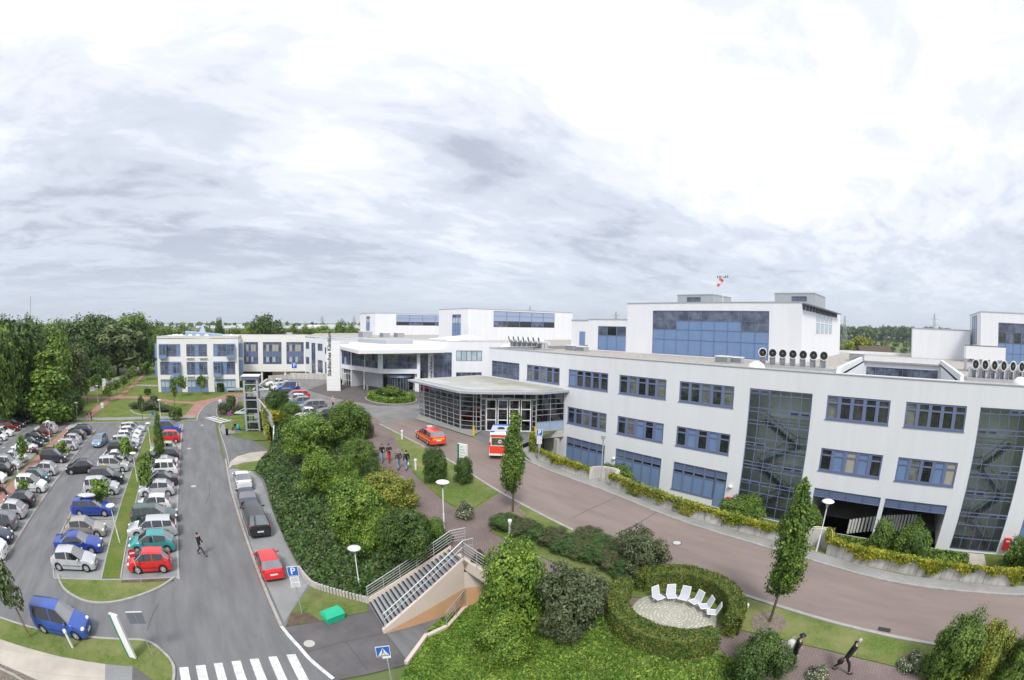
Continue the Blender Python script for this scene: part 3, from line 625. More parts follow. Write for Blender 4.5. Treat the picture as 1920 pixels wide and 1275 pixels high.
# ---- main block (right) --------------------------------------------------
FM = FR((0, 37.23), (1, 37.23)); Bm = building('hospital_block', 'long white three storey hospital block with ribbon windows and two glazed stairwells', (0, 37.23))
w3 = [(-42.15, 'GGGGG'), (-35.1, 'PGGGG'), (-28, 'GGGGG'), (-20.9, 'GGGGG'), (-6.6, 'GGGGG'), (.45, 'GGGGG'), (14.6, 'GGGGG'), (21.7, 'GPGGG')]
w2 = [(-35.1, 'GGGGG'), (-28, 'GGPGP'), (-20.9, 'GPGPG'), (-6.6, 'GPCPG'), (.45, 'PGGPC'), (14.6, 'GPGPG')]
ops = [(-49.25, -43.55, 9.05, 11.18), (-13.75, -7.93, .05, 11.18, .3), (7.4, 12.5, .12, 11.18, .3), (-6.63, -.4, .02, 3.6, 3.5), (.02, 6.0, .02, 3.6, 3.5)]
ops += [(a, a+5.65, 9.3, 11.18) for a, _ in w3]+[(a, a+5.65, 5.1, 6.97) for a, _ in w2]
ops += [(-35.1, -29.45, .35, 3.52), (-28, -22.3, .35, 3.52), (-20.9, -16.3, 0.75, 3.52), (-16.3, -15.1, .02, 3.52), (14.4, 19.5, .3, 3.52)]
mb = MB(); wall(mb, FM, -49.8, 62, -.1, 12.84, ops, 'wall_white')
mb.quad((-49.8, 37.23, -.1), (-49.8, 37.23, 12.84), (-49.8, 60, 12.84), (-49.8, 60, -.1), 'wall_white')
mb.fb(FM, -49.8, 62, 12.45, 12.84, -.3, -.34, 'concrete')
PB(mb, 'wall', Bm)
mb = MB(); mb.fb(FM, -49.85, 62, 12.84, 12.9, .05, -.36, 'galv'); mb.box(-49.85, -49.45, 37.6, 60, 12.842, 12.9, 'galv'); PB(mb, 'parapet_cap', Bm)
mb = MB()       # roof deck with the light well left open
for x0, x1, y0, y1 in ((-49.7, -6.5, 37.6, 92), (6.0, 62, 37.6, 92), (-6.5, 6.0, 37.6, 43.3), (-6.5, 6, 68, 92)): mb.box(x0, x1, y0, y1, 12.2, 12.4, 'roof_gravel')
PB(mb, 'roof', Bm)
mb = MB()
for x0, x1, y0, y1 in ((-6.9, -6.5, 43.0, 68.3), (6.0, 6.4, 43.0, 68.3), (-6.9, 6.4, 42.7, 43.0), (-6.9, 6.4, 68.3, 68.7)): mb.box(x0, x1, y0, y1, 12.3 if y0 == 42.7 else 5.5, 12.52 if y0 == 42.7 else 12.98, 'wall_white')
PB(mb, 'light_well', Bm)
Fw = FR((-6.5, 68.3), (6, 68.3)); gridwin(Bm, Fw, .4, 12.1, [11.6, 9.6], ['TTTTTTTT'], k=.02, name='light_well_window')
for a, r in w3: gridwin(Bm, FM, a, a+5.65, [11.18, 10.62, 9.3], [r, r], sill=True, mull=.32, fr=.14, tr=.12)
for a, r in w2: gridwin(Bm, FM, a, a+5.65, [6.97, 6.41, 5.1], [r, r], sill=True, mull=.32, fr=.14, tr=.12)
gridwin(Bm, FM, -49.25, -43.55, [11.18, 10.75, 9.9, 9.05], ['TTTTT', 'TTTTT', 'TTTTT'], mull=.06, fr=.06, tr=.05)
for a, b, z in ((-35.1, -29.45, .35), (-28, -22.3, .35), (14.4, 19.5, .3)): gridwin(Bm, FM, a, b, [3.52, 2.82, 2.5, z], ['BBBBB', 'GGGGG', 'PPPPP'], mull=.16, fr=.1, tr=.07, name='garage_front')
gridwin(Bm, FM, -20.9, -16.3, [3.52, 2.82, 2.5, .75], ['BBBB', 'GGGG', 'PPPP'], mull=.16, fr=.1, tr=.07, name='garage_front', sill=True); gridwin(Bm, FM, -16.3, -15.1, [3.52, 2.82, 2.5, .02], ['B', 'G', 'P'], fr=.1, tr=.07, name='side_door')
def stairwell(a0, a1, flip):
    n = 6 if a1-a0 > 5.5 else 5; w_ = (a1-a0)/n
    zs = [11.18, 10.75, 9.6, 9.25, 8.5, 8.2, 7.0, 6.3, 6.0, 4.9, 4.6, 4.3, 3.2, 2.9, 2.2, 1.1, .12]
    gridwin(Bm, FM, a0, a1, zs, ['S'*n]*(len(zs)-1), k=-.1, mull=.05, fr=.07, tr=.045, name='stairwell_glazing')
    for i, z in enumerate((10.8, 9.25, 6.3, 4.6, 2.9)):   # opening vents
        q = (i % 2)*(n-2) if not flip else (1-i % 2)*(n-2)
        for e in (0, 1): 
            fr = MB(); b0 = a0+w_*(q+e)+.06; fr.fb(FM, b0, b0+w_-.12, z+.02, z+.30, -.09, -.02, 'frame_blue'); fr.fb(FM, b0+.07, b0+w_-.19, z+.08, z+.24, -.03, -.012, 'glass_dark'); PB(fr, 'vent', Bm)
    it = MB(); D = 3.3; it.fb(FM, a0-.02, a1+.02, -.1, 11.6, -D, -D-.2, 'interior'); it.fb(FM, a0-.2, a0-.02, -.1, 11.6, -.32, -D, 'interior'); it.fb(FM, a1+.02, a1+.2, -.1, 11.6, -.32, -D, 'interior')
    it.fb(FM, a0, a1, -.1, .04, -.35, -D, 'concrete'); it.fb(FM, a0, a1, 11.4, 11.6, -.35, -D, 'interior')
    for fl in (4.2, 8.4): it.fb(FM, a0, a1, fl-.25, fl, -2.6, -D, 'interior')
    PB(it, 'stair_shaft', Bm)
    s = MB(); L = a1-a0-2.2; st = a0+1.1
    for fl in range(3):
        zb = fl*4.2; 
        if fl == 2: break
        for h in (0, 1):
            for q in range(12):
                t = q/12; x = st+L*t if (h == 0) != flip else st+L*(1-t)
                z = zb+h*2.1+2.1*t; kk = (-.6, -1.5) if h else (-1.6, -2.5)
                s.fb(FM, x-.17, x+.17, z+.02, z+.2, kk[0], kk[1], 'tread')
            xa, xb = (st, st+L) if (h == 0) != flip else (st+L, st)
            kq = -.6 if h else -1.58
            s.tube(FM.P(xa, zb+h*2.1+1.0, kq), FM.P(xb, zb+h*2.1+3.1, kq), .03, 'steel_dark', n=5)
            for q in range(9): 
                t = q/8; s.tube(FM.P(xa+(xb-xa)*t, zb+h*2.1+2.1*t+.1, kq), FM.P(xa+(xb-xa)*t, zb+h*2.1+2.1*t+1.0, kq), .012, 'steel_dark', n=4)
        xe = (a1-1.15, a1-.1) if not flip else (a0+.1, a0+1.15)
        s.fb(FM, xe[0], xe[1], zb+1.95, zb+2.12, -.9, -2.85, 'interior')
        s.tube(FM.P(xe[0], zb+3.1, -.9), FM.P(xe[1], zb+3.1, -.9), .03, 'steel_dark', n=5)
    PB(s, 'stairs', Bm)
stairwell(-13.75, -7.93, False); stairwell(7.4, 12.5, True)
mb = MB()      # recessed ground floor loading bays
mb.fb(FM, -6.63, 6.0, -.02, .02, -.02, -9, 'pave_grey'); mb.fb(FM, -6.7, 6.1, -.1, 3.7, -9, -9.2, 'concrete'); mb.fb(FM, -6.85, -6.65, 0, 3.6, -3.5, -9, 'wall_white'); mb.fb(FM, 6.02, 6.2, 0, 3.6, -3.5, -9, 'wall_white'); mb.fb(FM, -6.7, 6.1, 3.6, 3.72, -.3, -9, 'concrete')
PB(mb, 'loading_bay', Bm)
for a, b, n in ((-6.63, -.42, 4), (.04, 6.0, 4)): gridwin(Bm, FM, a, b, [3.6, 2.88], ['B'*n], k=-.08, mull=.04, fr=.04, name='louvre_band')
Fr_ = thing('slatted_screen', 'curved screen of pale upright slats inside the loading bay', 'screen', (-.5, 39.5, 0))
mb = MB()
for i in range(22):
    t = i/21; x = -3.4+6.6*t; x, y = np.interp(t, [0, .12, .33, .55, .78, 1], [-2.7, -2.05, -.6, .7, 2.0, 3.5]), np.interp(t, [0, .12, .33, .55, .78, 1], [37.6, 38.05, 38.9, 39.4, 39.7, 39.95]); mb.hexa([(x-.1, y-.03, 0), (x+.1, y-.07, 0), (x+.1, y-.01, 0), (x-.1, y+.03, 0), (x-.1, y-.03, 1.25+.4*t), (x+.1, y-.07, 1.25+.4*t), (x+.1, y-.01, 1.25+.4*t), (x-.1, y+.03, 1.25+.4*t)], 'wall_cream')
PB(mb, 'slats', Fr_)
# roof storey (penthouse)
def penthouse(parent, x0, x1, y0, y1, z1, label=None, front=None, side=None, z0=12.3, m='wall_white', rf=True, name='penthouse'):
    Ff = FR((x0, y0), (x1, y0)); Fs = FR((x1, y0), (x1, y1)); mb = MB(); L = y1-y0
    wall(mb, Ff, 0, x1-x0, z0, z1, front or [], m); wall(mb, Fs, 0, L, z0, z1, side or [], m)
    mb.quad((x0, y1, z0), (x0, y0, z0), (x0, y0, z1), (x0, y1, z1), m); mb.quad((x1, y1, z0), (x0, y1, z0), (x0, y1, z1), (x1, y1, z1), m)
    mb.box(x0-.06, x1+.06, y0-.06, y1+.06, z1, z1+.12, 'galv'); o = PB(mb, name, parent); return o, Ff, Fs
ph, Ff, Fs = penthouse(Bm, -39.0, -13.25, 53.4, 85, 19.3, front=[(4.37, 21.5, 12.5, 18.32, .15)], side=[(15.2-.0, 31, 15.4, 18.9, .12)] and [(8.5, 22.5, 15.6, 18.9, .12)])
gridwin(ph, Ff, 4.37, 21.5, [18.32, 17.0, 15.83, 14.5, 12.52], ['TTTTTTTTT', 'TTPPPPPTT', 'PPPPPPPPP', 'PPPPPPPPP'], k=-.08, mull=.06, fr=.07, tr=.04)
gridwin(ph, Fs, 8.5, 22.5, [18.9, 17.3, 15.6], ['LLLL', 'LLLL'], k=-.06, mull=.3, fr=.2, tr=.12, frm='white_metal')
mb = MB()
for i in range(14): mb.fb(Fs, .6+i*1.9, .75+i*1.9, 18.5, 19.3, .35, 0, 'steel_dark')
mb.fb(Fs, .1, 28, 19.1, 19.22, .8, .02, 'steel_dark'); PB(mb, 'eave_gutter', ph)
ph2, Ff, Fs = penthouse(Bm, -46.4, -39.02, 53.4, 75, 17.0, front=[(1.95, 7.2, 12.5, 16.05, .15)])
gridwin(ph2, Ff, 1.95, 7.2, [16.05, 14.7, 12.52], ['TGT', 'PPP'], k=-.08, mull=.07, fr=.08, tr=.05)
mb = MB(); mb.box(-58.0, -46.5, 62, 85, 12.3, 17.0, 'wall_white'); mb.box(-58.1, -46.42, 61.9, 85, 17.0, 17.12, 'galv'); mb.box(-55.9, -54.6, 61.9, 61.99, 12.4, 15, 'panel_blue'); PB(mb, 'penthouse', Bm)
p3, Ff, Fs = penthouse(Bm, -35.6, -29.4, 62, 69, 21.0, front=[(1.7, 4.1, 19.9, 20.7, .05)], z0=19.41, m='galv', name='lift_housing'); gridwin(p3, Ff, 1.7, 4.1, [20.7, 19.9], ['TT'], k=-.03, mull=.05, fr=.05)
p3, Ff, Fs = penthouse(Bm, -19.5, -13.4, 62, 70, 21.05, front=[(2.6, 4.9, 20.0, 20.7, .05)], z0=19.41, m='galv', name='lift_housing'); gridwin(p3, Ff, 2.6, 4.9, [20.7, 20.0], ['TT'], k=-.03, mull=.05, fr=.05)
# right-hand roof storey
ph4, Ff, Fs = penthouse(Bm, 14.5, 62, 78, 92, 20.05, front=[(3.6, 30, 12.5, 18.6, .15)])
gridwin(ph4, Ff, 3.6, 30, [18.6, 17.2, 15.6, 14.1, 12.52], ['TTTTTTTTTTTTTTTT', 'GTGTGTGTGTGTGTGT', 'PPPPPPPPPPPPPPPP', 'PPPPPPPPPPPPPPPP'], k=-.08, mull=.07, fr=.08, tr=.05)
Fl = FR((14.5, 92), (14.5, 78)); gridwin(ph4, Fl, 4, 9.5, [19.7, 17.6, 15.2], ['QQ', 'LL'], k=.03, mull=.08, fr=.08)
mb = MB(); mb.box(1.4, 13.8, 87, 100, 12.3, 17.35, 'wall_white'); mb.box(1.3, 13.9, 86.9, 100, 17.35, 17.45, 'galv'); PB(mb, 'penthouse', Bm)
mb = MB(); mb.box(62, 62.2, 37.3, 92, 0, 12.84, 'wall_white'); mb.box(-49.8, 62, 92, 92.2, 0, 12.84, 'wall_white'); PB(mb, 'rear_wall', Bm)
# small wall lamps and red boxes on the facade
for s_, z in ((-29.0+.9, 2.4), (-14.6, 2.3)):
    t = thing('wall_lamp', 'small white half-round wall lamp beside the %s garage front' % ('middle' if s_ < -20 else 'right hand'), 'lamp', (s_, 37.1, z)); mb = MB(); mb.ball((s_, 37.12, z), .22, .18, .14, 'white_metal', 10, 6); PB(mb, 'shade', t)
for s_, z, l in ((-14.45, .35, 'red steel cabinet on the white wall left of the left stairwell'), (13.3, .5, 'red steel cabinet on the white wall right of the right stairwell')):
    t = thing('wall_cabinet', l, 'cabinet', (s_, 37.1, 0)); mb = MB(); mb.box(s_-.36, s_+.36, 36.95, 37.225, z, z+.95, 'sign_red'); PB(mb, 'door', t); mb = MB(); mb.box(s_-.2, s_+.2, 36.94, 36.948, z+.7, z+.82, 'plate'); PB(mb, 'notice', t)
# ---- left ward building ----------------------------------------------------
LA, LB = (-113.5, -11.4), (-110.3, 9.7); FL_ = FR(LA, LB); Bl = building('ward_building', 'white three storey ward building with blue bay windows on the left', LA)
bays = [(.75, 6.4), (7.95, 13.4), (15.0, 20.5)]; fl = [(8.15, 11.0), (3.95, 6.95), (-.05, 2.92)]
mb = MB(); wall(mb, FL_, 0, FL_.L, -.1, 12.8, [(a, b, z0, z1) for a, b in bays for z0, z1 in fl], 'wall_cream')
Fl2 = FR((LB[0], LB[1]), (LB[0]-13, LB[1]+2.0)); wall(mb, Fl2, 0, 13, -.1, 12.8, [(1.5, 5.5, 8.15, 11.0), (1.5, 5.5, 3.95, 6.95)], 'wall_cream')
Fl3 = FR((LA[0]-13, LA[1]+2), LA); wall(mb, Fl3, 0, Fl3.L, -.1, 12.8, [(8, 12, 8.15, 11.0), (8, 12, 3.95, 6.95)], 'wall_cream')
mb.quad((-126.5, -9.4, -.1), (-126.5, -9.4, 12.8), (-123.3, 11.7, 12.8), (-123.3, 11.7, -.1), 'wall_cream'); PB(mb, 'wall', Bl)
mb = MB(); mb.prism([LA, LB, (-123.3, 11.7), (-126.5, -9.4)], 12.2, 12.45, 'roof_gravel'); mb.fb(FL_, -.05, FL_.L+.05, 12.8, 12.88, .05, -.4, 'white_metal'); PB(mb, 'roof', Bl)
def oriel(F, a0, a1, z0, z1, d=.9):
    f = MB(); p = MB()
    f.fb(F, a0, a1, z0-.3, z0, 0.02, d, 'panel_blue'); f.fb(F, a0, a1, z1, z1+.25, .02, d, 'panel_blue'); 
    for a in (a0, (a0+a1)/2-.06, a1-.12): f.fb(F, a, a+.12, z0, z1, d-.12, d, 'panel_blue')
    f.fb(F, a0, a0+.1, z0, z1, .02, d-.12, 'panel_blue'); f.fb(F, a1-.1, a1, z0, z1, .02, d-.12, 'panel_blue'); f.fb(F, a0, a1, z0, z0+.55, d-.1, d-.02, 'panel_blue'); f.fb(F, a0, a1, z1-.7, z1-.62, d-.1, d, 'panel_blue')
    o = PB(f, 'bay_window', Bl); p.fb(F, a0+.1, a1-.1, z0+.55, z1, d-.1, d-.07, 'glass_tint'); PB(p, 'pane', o)
pat = {(0, 0): 'TTTTP', (1, 0): 'TTPTT', (2, 0): 'PTTTT', (0, 1): 'TTPTT', (1, 1): 'TTPTT', (2, 1): 'TTPTT', (0, 2): 'LLLPT', (1, 2): 'LLPPT', (2, 2): 'LLLLL'}
for i, (a, b) in enumerate(bays):
    for j, (z0, z1) in enumerate(fl):
        r = pat[(i, j)]; low = r if j < 2 else 'PPPPP'
        gridwin(Bl, FL_, a, b, [z1, z1-.45, z0+1.15, z0], [r.replace('L', 'P') if j == 2 else r, r, low], k=-.1, mull=.12, fr=.1, tr=.08)
for i, j, e in ((0, 0, 0), (2, 0, 1), (0, 1, 1), (2, 1, 0)):
    a, b = bays[i]; z0, z1 = fl[j]; x = a+.0 if e == 0 else b-2.0
    oriel(FL_, x, x+2.0, z0-.1, z1-.15)
for j in (0, 1):
    for x in (7.95, 11.4):
        mb = MB(); z0 = fl[j][0]; mb.fb(FL_, x, x+2.0, z0-.35, z0-.15, .02, .45, 'white_metal')
        for zz in (.35, .6, .85): mb.fb(FL_, x+.05, x+1.95, z0+zz, z0+zz+.04, .36, .40, 'frame_blue')
        PB(mb, 'balcony_rail', Bl)
oriel(Fl2, 1.5, 3.9, 8.05, 10.85); oriel(Fl2, 1.5, 3.9, 3.85, 6.8); oriel(Fl3, 9.5, 12, 8.05, 10.85); oriel(Fl3, 9.5, 12, 3.85, 6.8)
gridwin(Bl, Fl2, 1.5, 5.5, [11.0, 8.15], ['TTT']); gridwin(Bl, Fl2, 1.5, 5.5, [6.95, 3.95], ['TTT']); gridwin(Bl, Fl3, 8, 12, [11.0, 8.15], ['TTT']); gridwin(Bl, Fl3, 8, 12, [6.95, 3.95], ['TTT'])
def roofbits(name, label, pts, kind, group=None):
    for k, (x, y, s) in enumerate(pts):
        t = thing(name, label[k] if isinstance(label, list) else label, kind, (x, y, 12.45), 0, group); mb = MB()
        if kind == 'skylight': mb.lathe([(s, 0), (s, .2), (s*.8, .55), (s*.4, .75), (0, .8)], 'white_metal', (x, y, 12.4), 12)
        else:
            mb.box(x-s, x+s, y-s*.8, y+s*.8, 12.4, 12.4+s*.9, 'galv'); 
            for q in range(5): mb.box(x-s-.02, x+s+.02, y-s*.82, y-s*.8, 12.55+q*s*.15, 12.6+q*s*.15, 'steel_dark')
            mb.box(x-s*1.05, x+s*1.05, y-s*.85, y+s*.85, 12.4+s*.9, 12.5+s*.9, 'white_metal')
        PB(mb, 'dome' if kind == 'skylight' else 'casing', t)
roofbits('skylight', ['dome skylight nearest the left front corner of the ward building roof', 'second dome skylight from the left on the ward building roof', 'largest dome skylight at the left of the ward building roof', 'dome skylight just left of the blue roof pyramid', 'dome skylight before the blue roof pyramid, left one', 'dome skylight before the blue roof pyramid, right one', 'single small dome skylight near the right end of the ward building roof', 'dome skylight behind the blue roof pyramid'], [(-116, -7, .8), (-117, -5, .8), (-118.5, -6.3, 1.1), (-115.5, -2.5, .7), (-115, -.5, .7), (-115, 1.8, .7), (-114, 8.2, .6), (-118, 4, .8)], 'skylight', 'dome skylights on the ward building roof')
roofbits('roof_unit', ['square grey ventilation unit on the bridge wing roof', 'large white ventilation unit on the roof behind the name pylon', 'white ventilation unit on the roof right of the larger white one', 'third white ventilation unit along the roof behind the entrance'], [(-119.5, 24.5, .9), (-108, 42, 1.6), (-107, 47, 1.2), (-107, 51, 1.2)], 'unit')
roofbits('roof_unit', ['twin grey ventilation box on the roof before the blue panelled penthouse, left one', 'twin grey ventilation box on the roof before the blue panelled penthouse, right one', 'square steel unit on the roof left of the low penthouse', 'square steel unit on the roof touching the low penthouse', 'tall grey unit on the roof right of the big penthouse'], [(-20.6, 46.5, .75), (-19.3, 47.5, .65), (-45.6, 49, .8), (-43.6, 49, .7), (-7.5, 66, 1.1)], 'unit')
roofbits('skylight', ['flat white dome skylight on the main roof right of the left fan row', 'flat white dome skylight at the left end of the middle fan row', 'flat white dome skylight right of the right fan row'], [(-50.5, 40.5, .9), (-14.6, 41, .9), (12.6, 42, .9)], 'skylight')
t = thing('roof_pyramid', 'blue glazed roof pyramid over low monopitch on the ward building', 'roof light', (-118, 1, 12.4)); mb = MB()
mb.add([(-119.8, -.6, 12.4), (-117.6, -.8, 12.4), (-117.2, 2, 12.4), (-119.4, 2.3, 12.4), (-118.6, .8, 15.6)], [(0, 1, 4), (1, 2, 4), (2, 3, 4), (3, 0, 4)], 'panel_pale'); mb.add([(-117, -3.8, 14.0), (-116.4, -3.9, 13.8), (-115.5, 6, 13.0), (-116.1, 6.1, 13.2), (-117, -3.8, 12.8), (-116.4, -3.9, 12.8), (-115.5, 6, 12.6), (-116.1, 6.1, 12.6)], [(0, 1, 2, 3), (1, 0, 4, 5), (2, 1, 5, 6), (3, 2, 6, 7)], 'panel_pale'); PB(mb, 'glazing', t)
# ---- bridge wing -----------------------------------------------------------
KA, KB = (-122, 9.7), (-117, 28.3); FK = FR(KA, KB); Bk = building('bridge_wing', 'white wing bridging the road on columns with tall blue glazing', KA)
wb = [(2.6, 6.6), (7.9, 13.0), (14.3, 19.0)]; mb = MB(); wall(mb, FK, -4, FK.L, 3.5, 12.85, [(a, b, 5.35, 11.0) for a, b in wb], 'wall_cream'); mb.fb(FK, -4, FK.L, 3.45, 3.6, 0, -12, 'wall_cream'); mb.fb(FK, -4, FK.L+.05, 12.85, 12.92, .05, -.4, 'white_metal'); PB(mb, 'wall', Bk)
mb = MB(); mb.prism([(-123, 6), KB, (-130, 32), (-136, 9)], 12.2, 12.45, 'roof_gravel'); PB(mb, 'roof', Bk)
for a, b in wb: gridwin(Bk, FK, a, b, [11.0, 10.4, 8.6, 7.3, 5.9, 5.35], ['TTTTTT', 'TCTCCT', 'BBBBBB', 'TLTLTT', 'TTTTTT'], k=-.1, mull=.1, fr=.1, tr=.08)
for i, a in enumerate((7.2, 13.6)): mb = MB(); mb.fb(FK, a, a+.5, 0, 3.45, -.2, -.7, 'wall_cream'); PB(mb, 'column', Bk)
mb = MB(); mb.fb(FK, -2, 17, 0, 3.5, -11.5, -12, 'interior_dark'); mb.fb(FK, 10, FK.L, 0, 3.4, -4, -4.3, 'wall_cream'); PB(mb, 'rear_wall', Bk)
# ---- link wing behind the pylon ------------------------------------------------
NA, NB = (-117, 28.3), (-88, 34.4); FN = FR(NA, NB); Bn = building('link_wing', 'white link wing behind the name pylon with small upright windows', NA)
opn = [(.6, 2.7, 9.3, 11.1), (.6, 2.7, 5.5, 7.3), (.6, 2.7, 2.8, 3.5), (4.0, 6.3, 2.5, 11.0), (7.5, 10.2, 9.2, 10.95), (7.5, 10.2, 4.0, 7.0), (11.4, 13.0, 3.6, 6.8), (11.4, 13.4, 8.6, 10.2), (16, 22, 8.6, 10.4)]
mb = MB(); wall(mb, FN, 0, FN.L, 0, 12.85, opn, 'wall_white', cope='white_metal'); PB(mb, 'wall', Bn)
for o_ in opn: gridwin(Bn, FN, *o_[:2], [o_[3], (o_[2]+o_[3])/2, o_[2]] if o_[3]-o_[2] < 4 else [o_[3], 8.9, 6.6, 4.4, o_[2]], ['TT', 'TT'] if o_[3]-o_[2] < 4 else ['TT']*4, k=-.1, mull=.08, fr=.1)
mb = MB(); mb.prism([NA, NB, (-71.5, 40), (-64, 54.5), (-50, 54.5), (-50, 110), (-160, 110), (-150, 40)], 12.2, 12.42, 'roof_gravel'); PB(mb, 'roof', Bn)
# ---- middle wall with the tall glazing -----------------------------------------------
FQ = FR((-71.3, 40.1), (-64, 54.3)); Bq = building('middle_wing', 'white middle wing between the entrance and the long main block', (-71.3, 40.1))
mb = MB(); oq = [(-1.8, -.3, 4.3, 10.7), (.65, 3.95, 4.3, 10.9), (4.72, 9.4, 9.37, 11.25), (4.72, 9.35, 6.35, 7.35)]; wall(mb, FQ, -3, 22, 3.9, 12.87, oq, 'wall_white', cope='white_metal'); PB(mb, 'wall', Bq)
gridwin(Bq, FQ, -1.8, -.3, [10.7, 9.1, 7.5, 5.9, 4.3], ['TT']*4); gridwin(Bq, FQ, .65, 3.95, [10.9, 9.5, 8.1, 6.8, 5.5, 4.3], ['TTTT']*5, mull=.07)
gridwin(Bq, FQ, 4.72, 9.4, [11.25, 9.37], ['LLLLL'], mull=.1, frm='steel_dark'); gridwin(Bq, FQ, 4.72, 9.35, [7.35, 6.35], ['TTTTT'], mull=.1)
text(Bq, 'Städtisches Klinikum', FQ, .28, 4.7, .66, 'black', .012, R_(90), bold=.02)
# roof-top blocks of the left half
q1, Ff, Fs = penthouse(Bq, -94.5, -82, 55.5, 88, 19.3, front=[(6.0, 9.6, 12.5, 18.1, .12)], side=[(6.8, 25.9, 15.38, 19.0, .12)])
gridwin(q1, Ff, 6.0, 9.6, [18.1, 17.4, 16.1, 14.6, 12.5], ['TTT', 'LLL', 'PPP', 'PPP'], k=-.06, mull=.06)
gridwin(q1, Fs, 6.8, 25.9, [19.0, 17.9, 16.75, 15.38], ['QQQQQ', 'QQQQQ', 'TGGTG'], k=-.06, mull=.12)
q2, Ff, Fs = penthouse(Bn, -141, -128, 53, 84, 18.85, front=[(5.5, 8.6, 12.5, 18.0, .12)], side=[(7, 25.5, 15.3, 18.6, .12)])
gridwin(q2, Ff, 5.5, 8.6, [18.0, 17.3, 16.1, 12.5], ['TT', 'LL', 'PP'], k=-.06, mull=.06); gridwin(q2, Fs, 7, 25.5, [18.6, 17.5, 16.4, 15.3], ['QQQQ', 'QQQQ', 'GTGT'], k=-.06, mull=.12)
# ---- entrance building ----------------------------------------------------------------
EA, EC, ED = (-84.6, 27.7), (-72.8, 31.15), (-70.2, 37.0); FE1 = FR(EA, EC); FE2 = FR(EC, ED); Be = building('entrance_building', 'white entrance hall with dark glazed upper floor and thin canopy', EC)
mb = MB(); mb.prism([EA, EC, ED, (-80, 41), (-88, 34)], 7.35, 8.15, 'wall_white'); mb.prism([(-84.5, 28.0), (-73.1, 31.4), (-70.6, 37.0), (-80, 41), (-88, 34)], 10.75, 11.2, 'wall_white')
mb.fb(FE1, 0, .35, 4.0, 10.8, 0.01, -.35, 'wall_white'); mb.fb(FE1, 3.45, 3.7, 4.0, 10.8, .01, -.25, 'wall_white'); mb.fb(FE1, 11.6, 12.3, 8.1, 10.8, .02, -.4, 'wall_white'); mb.fb(FE1, 7.75, 7.9, 8.15, 10.8, .01, -.15, 'wall_white')
mb.fb(FE2, 0, .42, 8.1, 10.8, .02, -.3, 'wall_white'); mb.fb(FE2, 6.35, 6.9, 4.0, 10.8, .02, -.5, 'wall_white'); PB(mb, 'frame', Be)
mb = MB(); mb.tube((-77.1, 29.75, 4.0), (-77.1, 29.75, 7.4), .13, 'white_metal'); PB(mb, 'column', Be)
gridwin(Be, FE1, .35, 3.45, [10.7, 9.6, 8.2], ['TTTT', 'TLTT'], k=-.15, mull=.05); gridwin(Be, FE1, 3.7, 7.75, [10.7, 9.4, 8.2], ['TGTG', 'TTTT'], k=-.15, mull=.05); gridwin(Be, FE1, 7.9, 11.6, [10.7, 9.4, 8.2], ['GTGT', 'TTTT'], k=-.15, mull=.05)
gridwin(Be, FE2, .42, 6.35, [10.7, 9.3, 8.15], ['TGGTTGG', 'TTTTTTT'], k=-.1, mull=.05); gridwin(Be, FE1, .4, 3.4, [7.3, 6.4, 5.2, 4.1], ['TTTT', 'SGGS', 'SGGS'], k=-.5, mull=.06, frm='white_metal', name='side_door')
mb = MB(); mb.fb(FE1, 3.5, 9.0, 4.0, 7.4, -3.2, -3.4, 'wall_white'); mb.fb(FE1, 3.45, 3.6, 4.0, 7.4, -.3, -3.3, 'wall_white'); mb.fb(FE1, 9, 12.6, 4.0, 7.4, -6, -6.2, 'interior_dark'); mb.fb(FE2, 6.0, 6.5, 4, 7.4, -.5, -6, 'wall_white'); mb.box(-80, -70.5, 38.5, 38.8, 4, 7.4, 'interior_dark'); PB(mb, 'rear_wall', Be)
for k_ in range(2): pass
dc = (-74.0, 35.6); t = MB(); p = MB()
for i in range(14):
    a = -2.7+i*2.9/13; x, y = dc[0]+2.3*math.cos(a), dc[1]+2.3*math.sin(a); t.tube((x, y, 4.15), (x, y, 6.7), .05, 'frame_blue', n=6)
    if i < 13:
        b = -2.7+(i+1)*2.9/13; x2, y2 = dc[0]+2.3*math.cos(b), dc[1]+2.3*math.sin(b); p.quad((x, y, 4.2), (x2, y2, 4.2), (x2, y2, 6.55), (x, y, 6.55), 'glass_dark')
t.lathe([(2.4, 6.55), (2.45, 6.95), (0, 7.0)], 'panel_pale', (dc[0], dc[1], 0), 28); dd = PB(t, 'revolving_door', Be); PB(p, 'pane', dd)
mb = MB(); can = [(-91.5, 28.2), (-70.2, 26.1), (-68.0, 41.2), (-72, 42), (-74.5, 35), (-88, 33)]; mb.prism(can, 11.0, 11.6, 'white_metal'); PB(mb, 'canopy', Be)
mb = MB(); mb.prism([(-86, 30), (-75, 32.6), (-71.8, 39), (-76, 48), (-90, 40)], 11.2, 12.2, 'wall_white'); mb.prism([(-85, 31.5), (-76, 33.6), (-73, 39.6), (-77, 47), (-89, 40)], 12.2, 12.9, 'galv'); mb.add([(-88, 46, 12.4), (-74, 44, 12.4), (-72, 52, 13.4), (-80, 54, 13.8)], [(0, 1, 2, 3)], 'white_metal'); PB(mb, 'roof', Be)
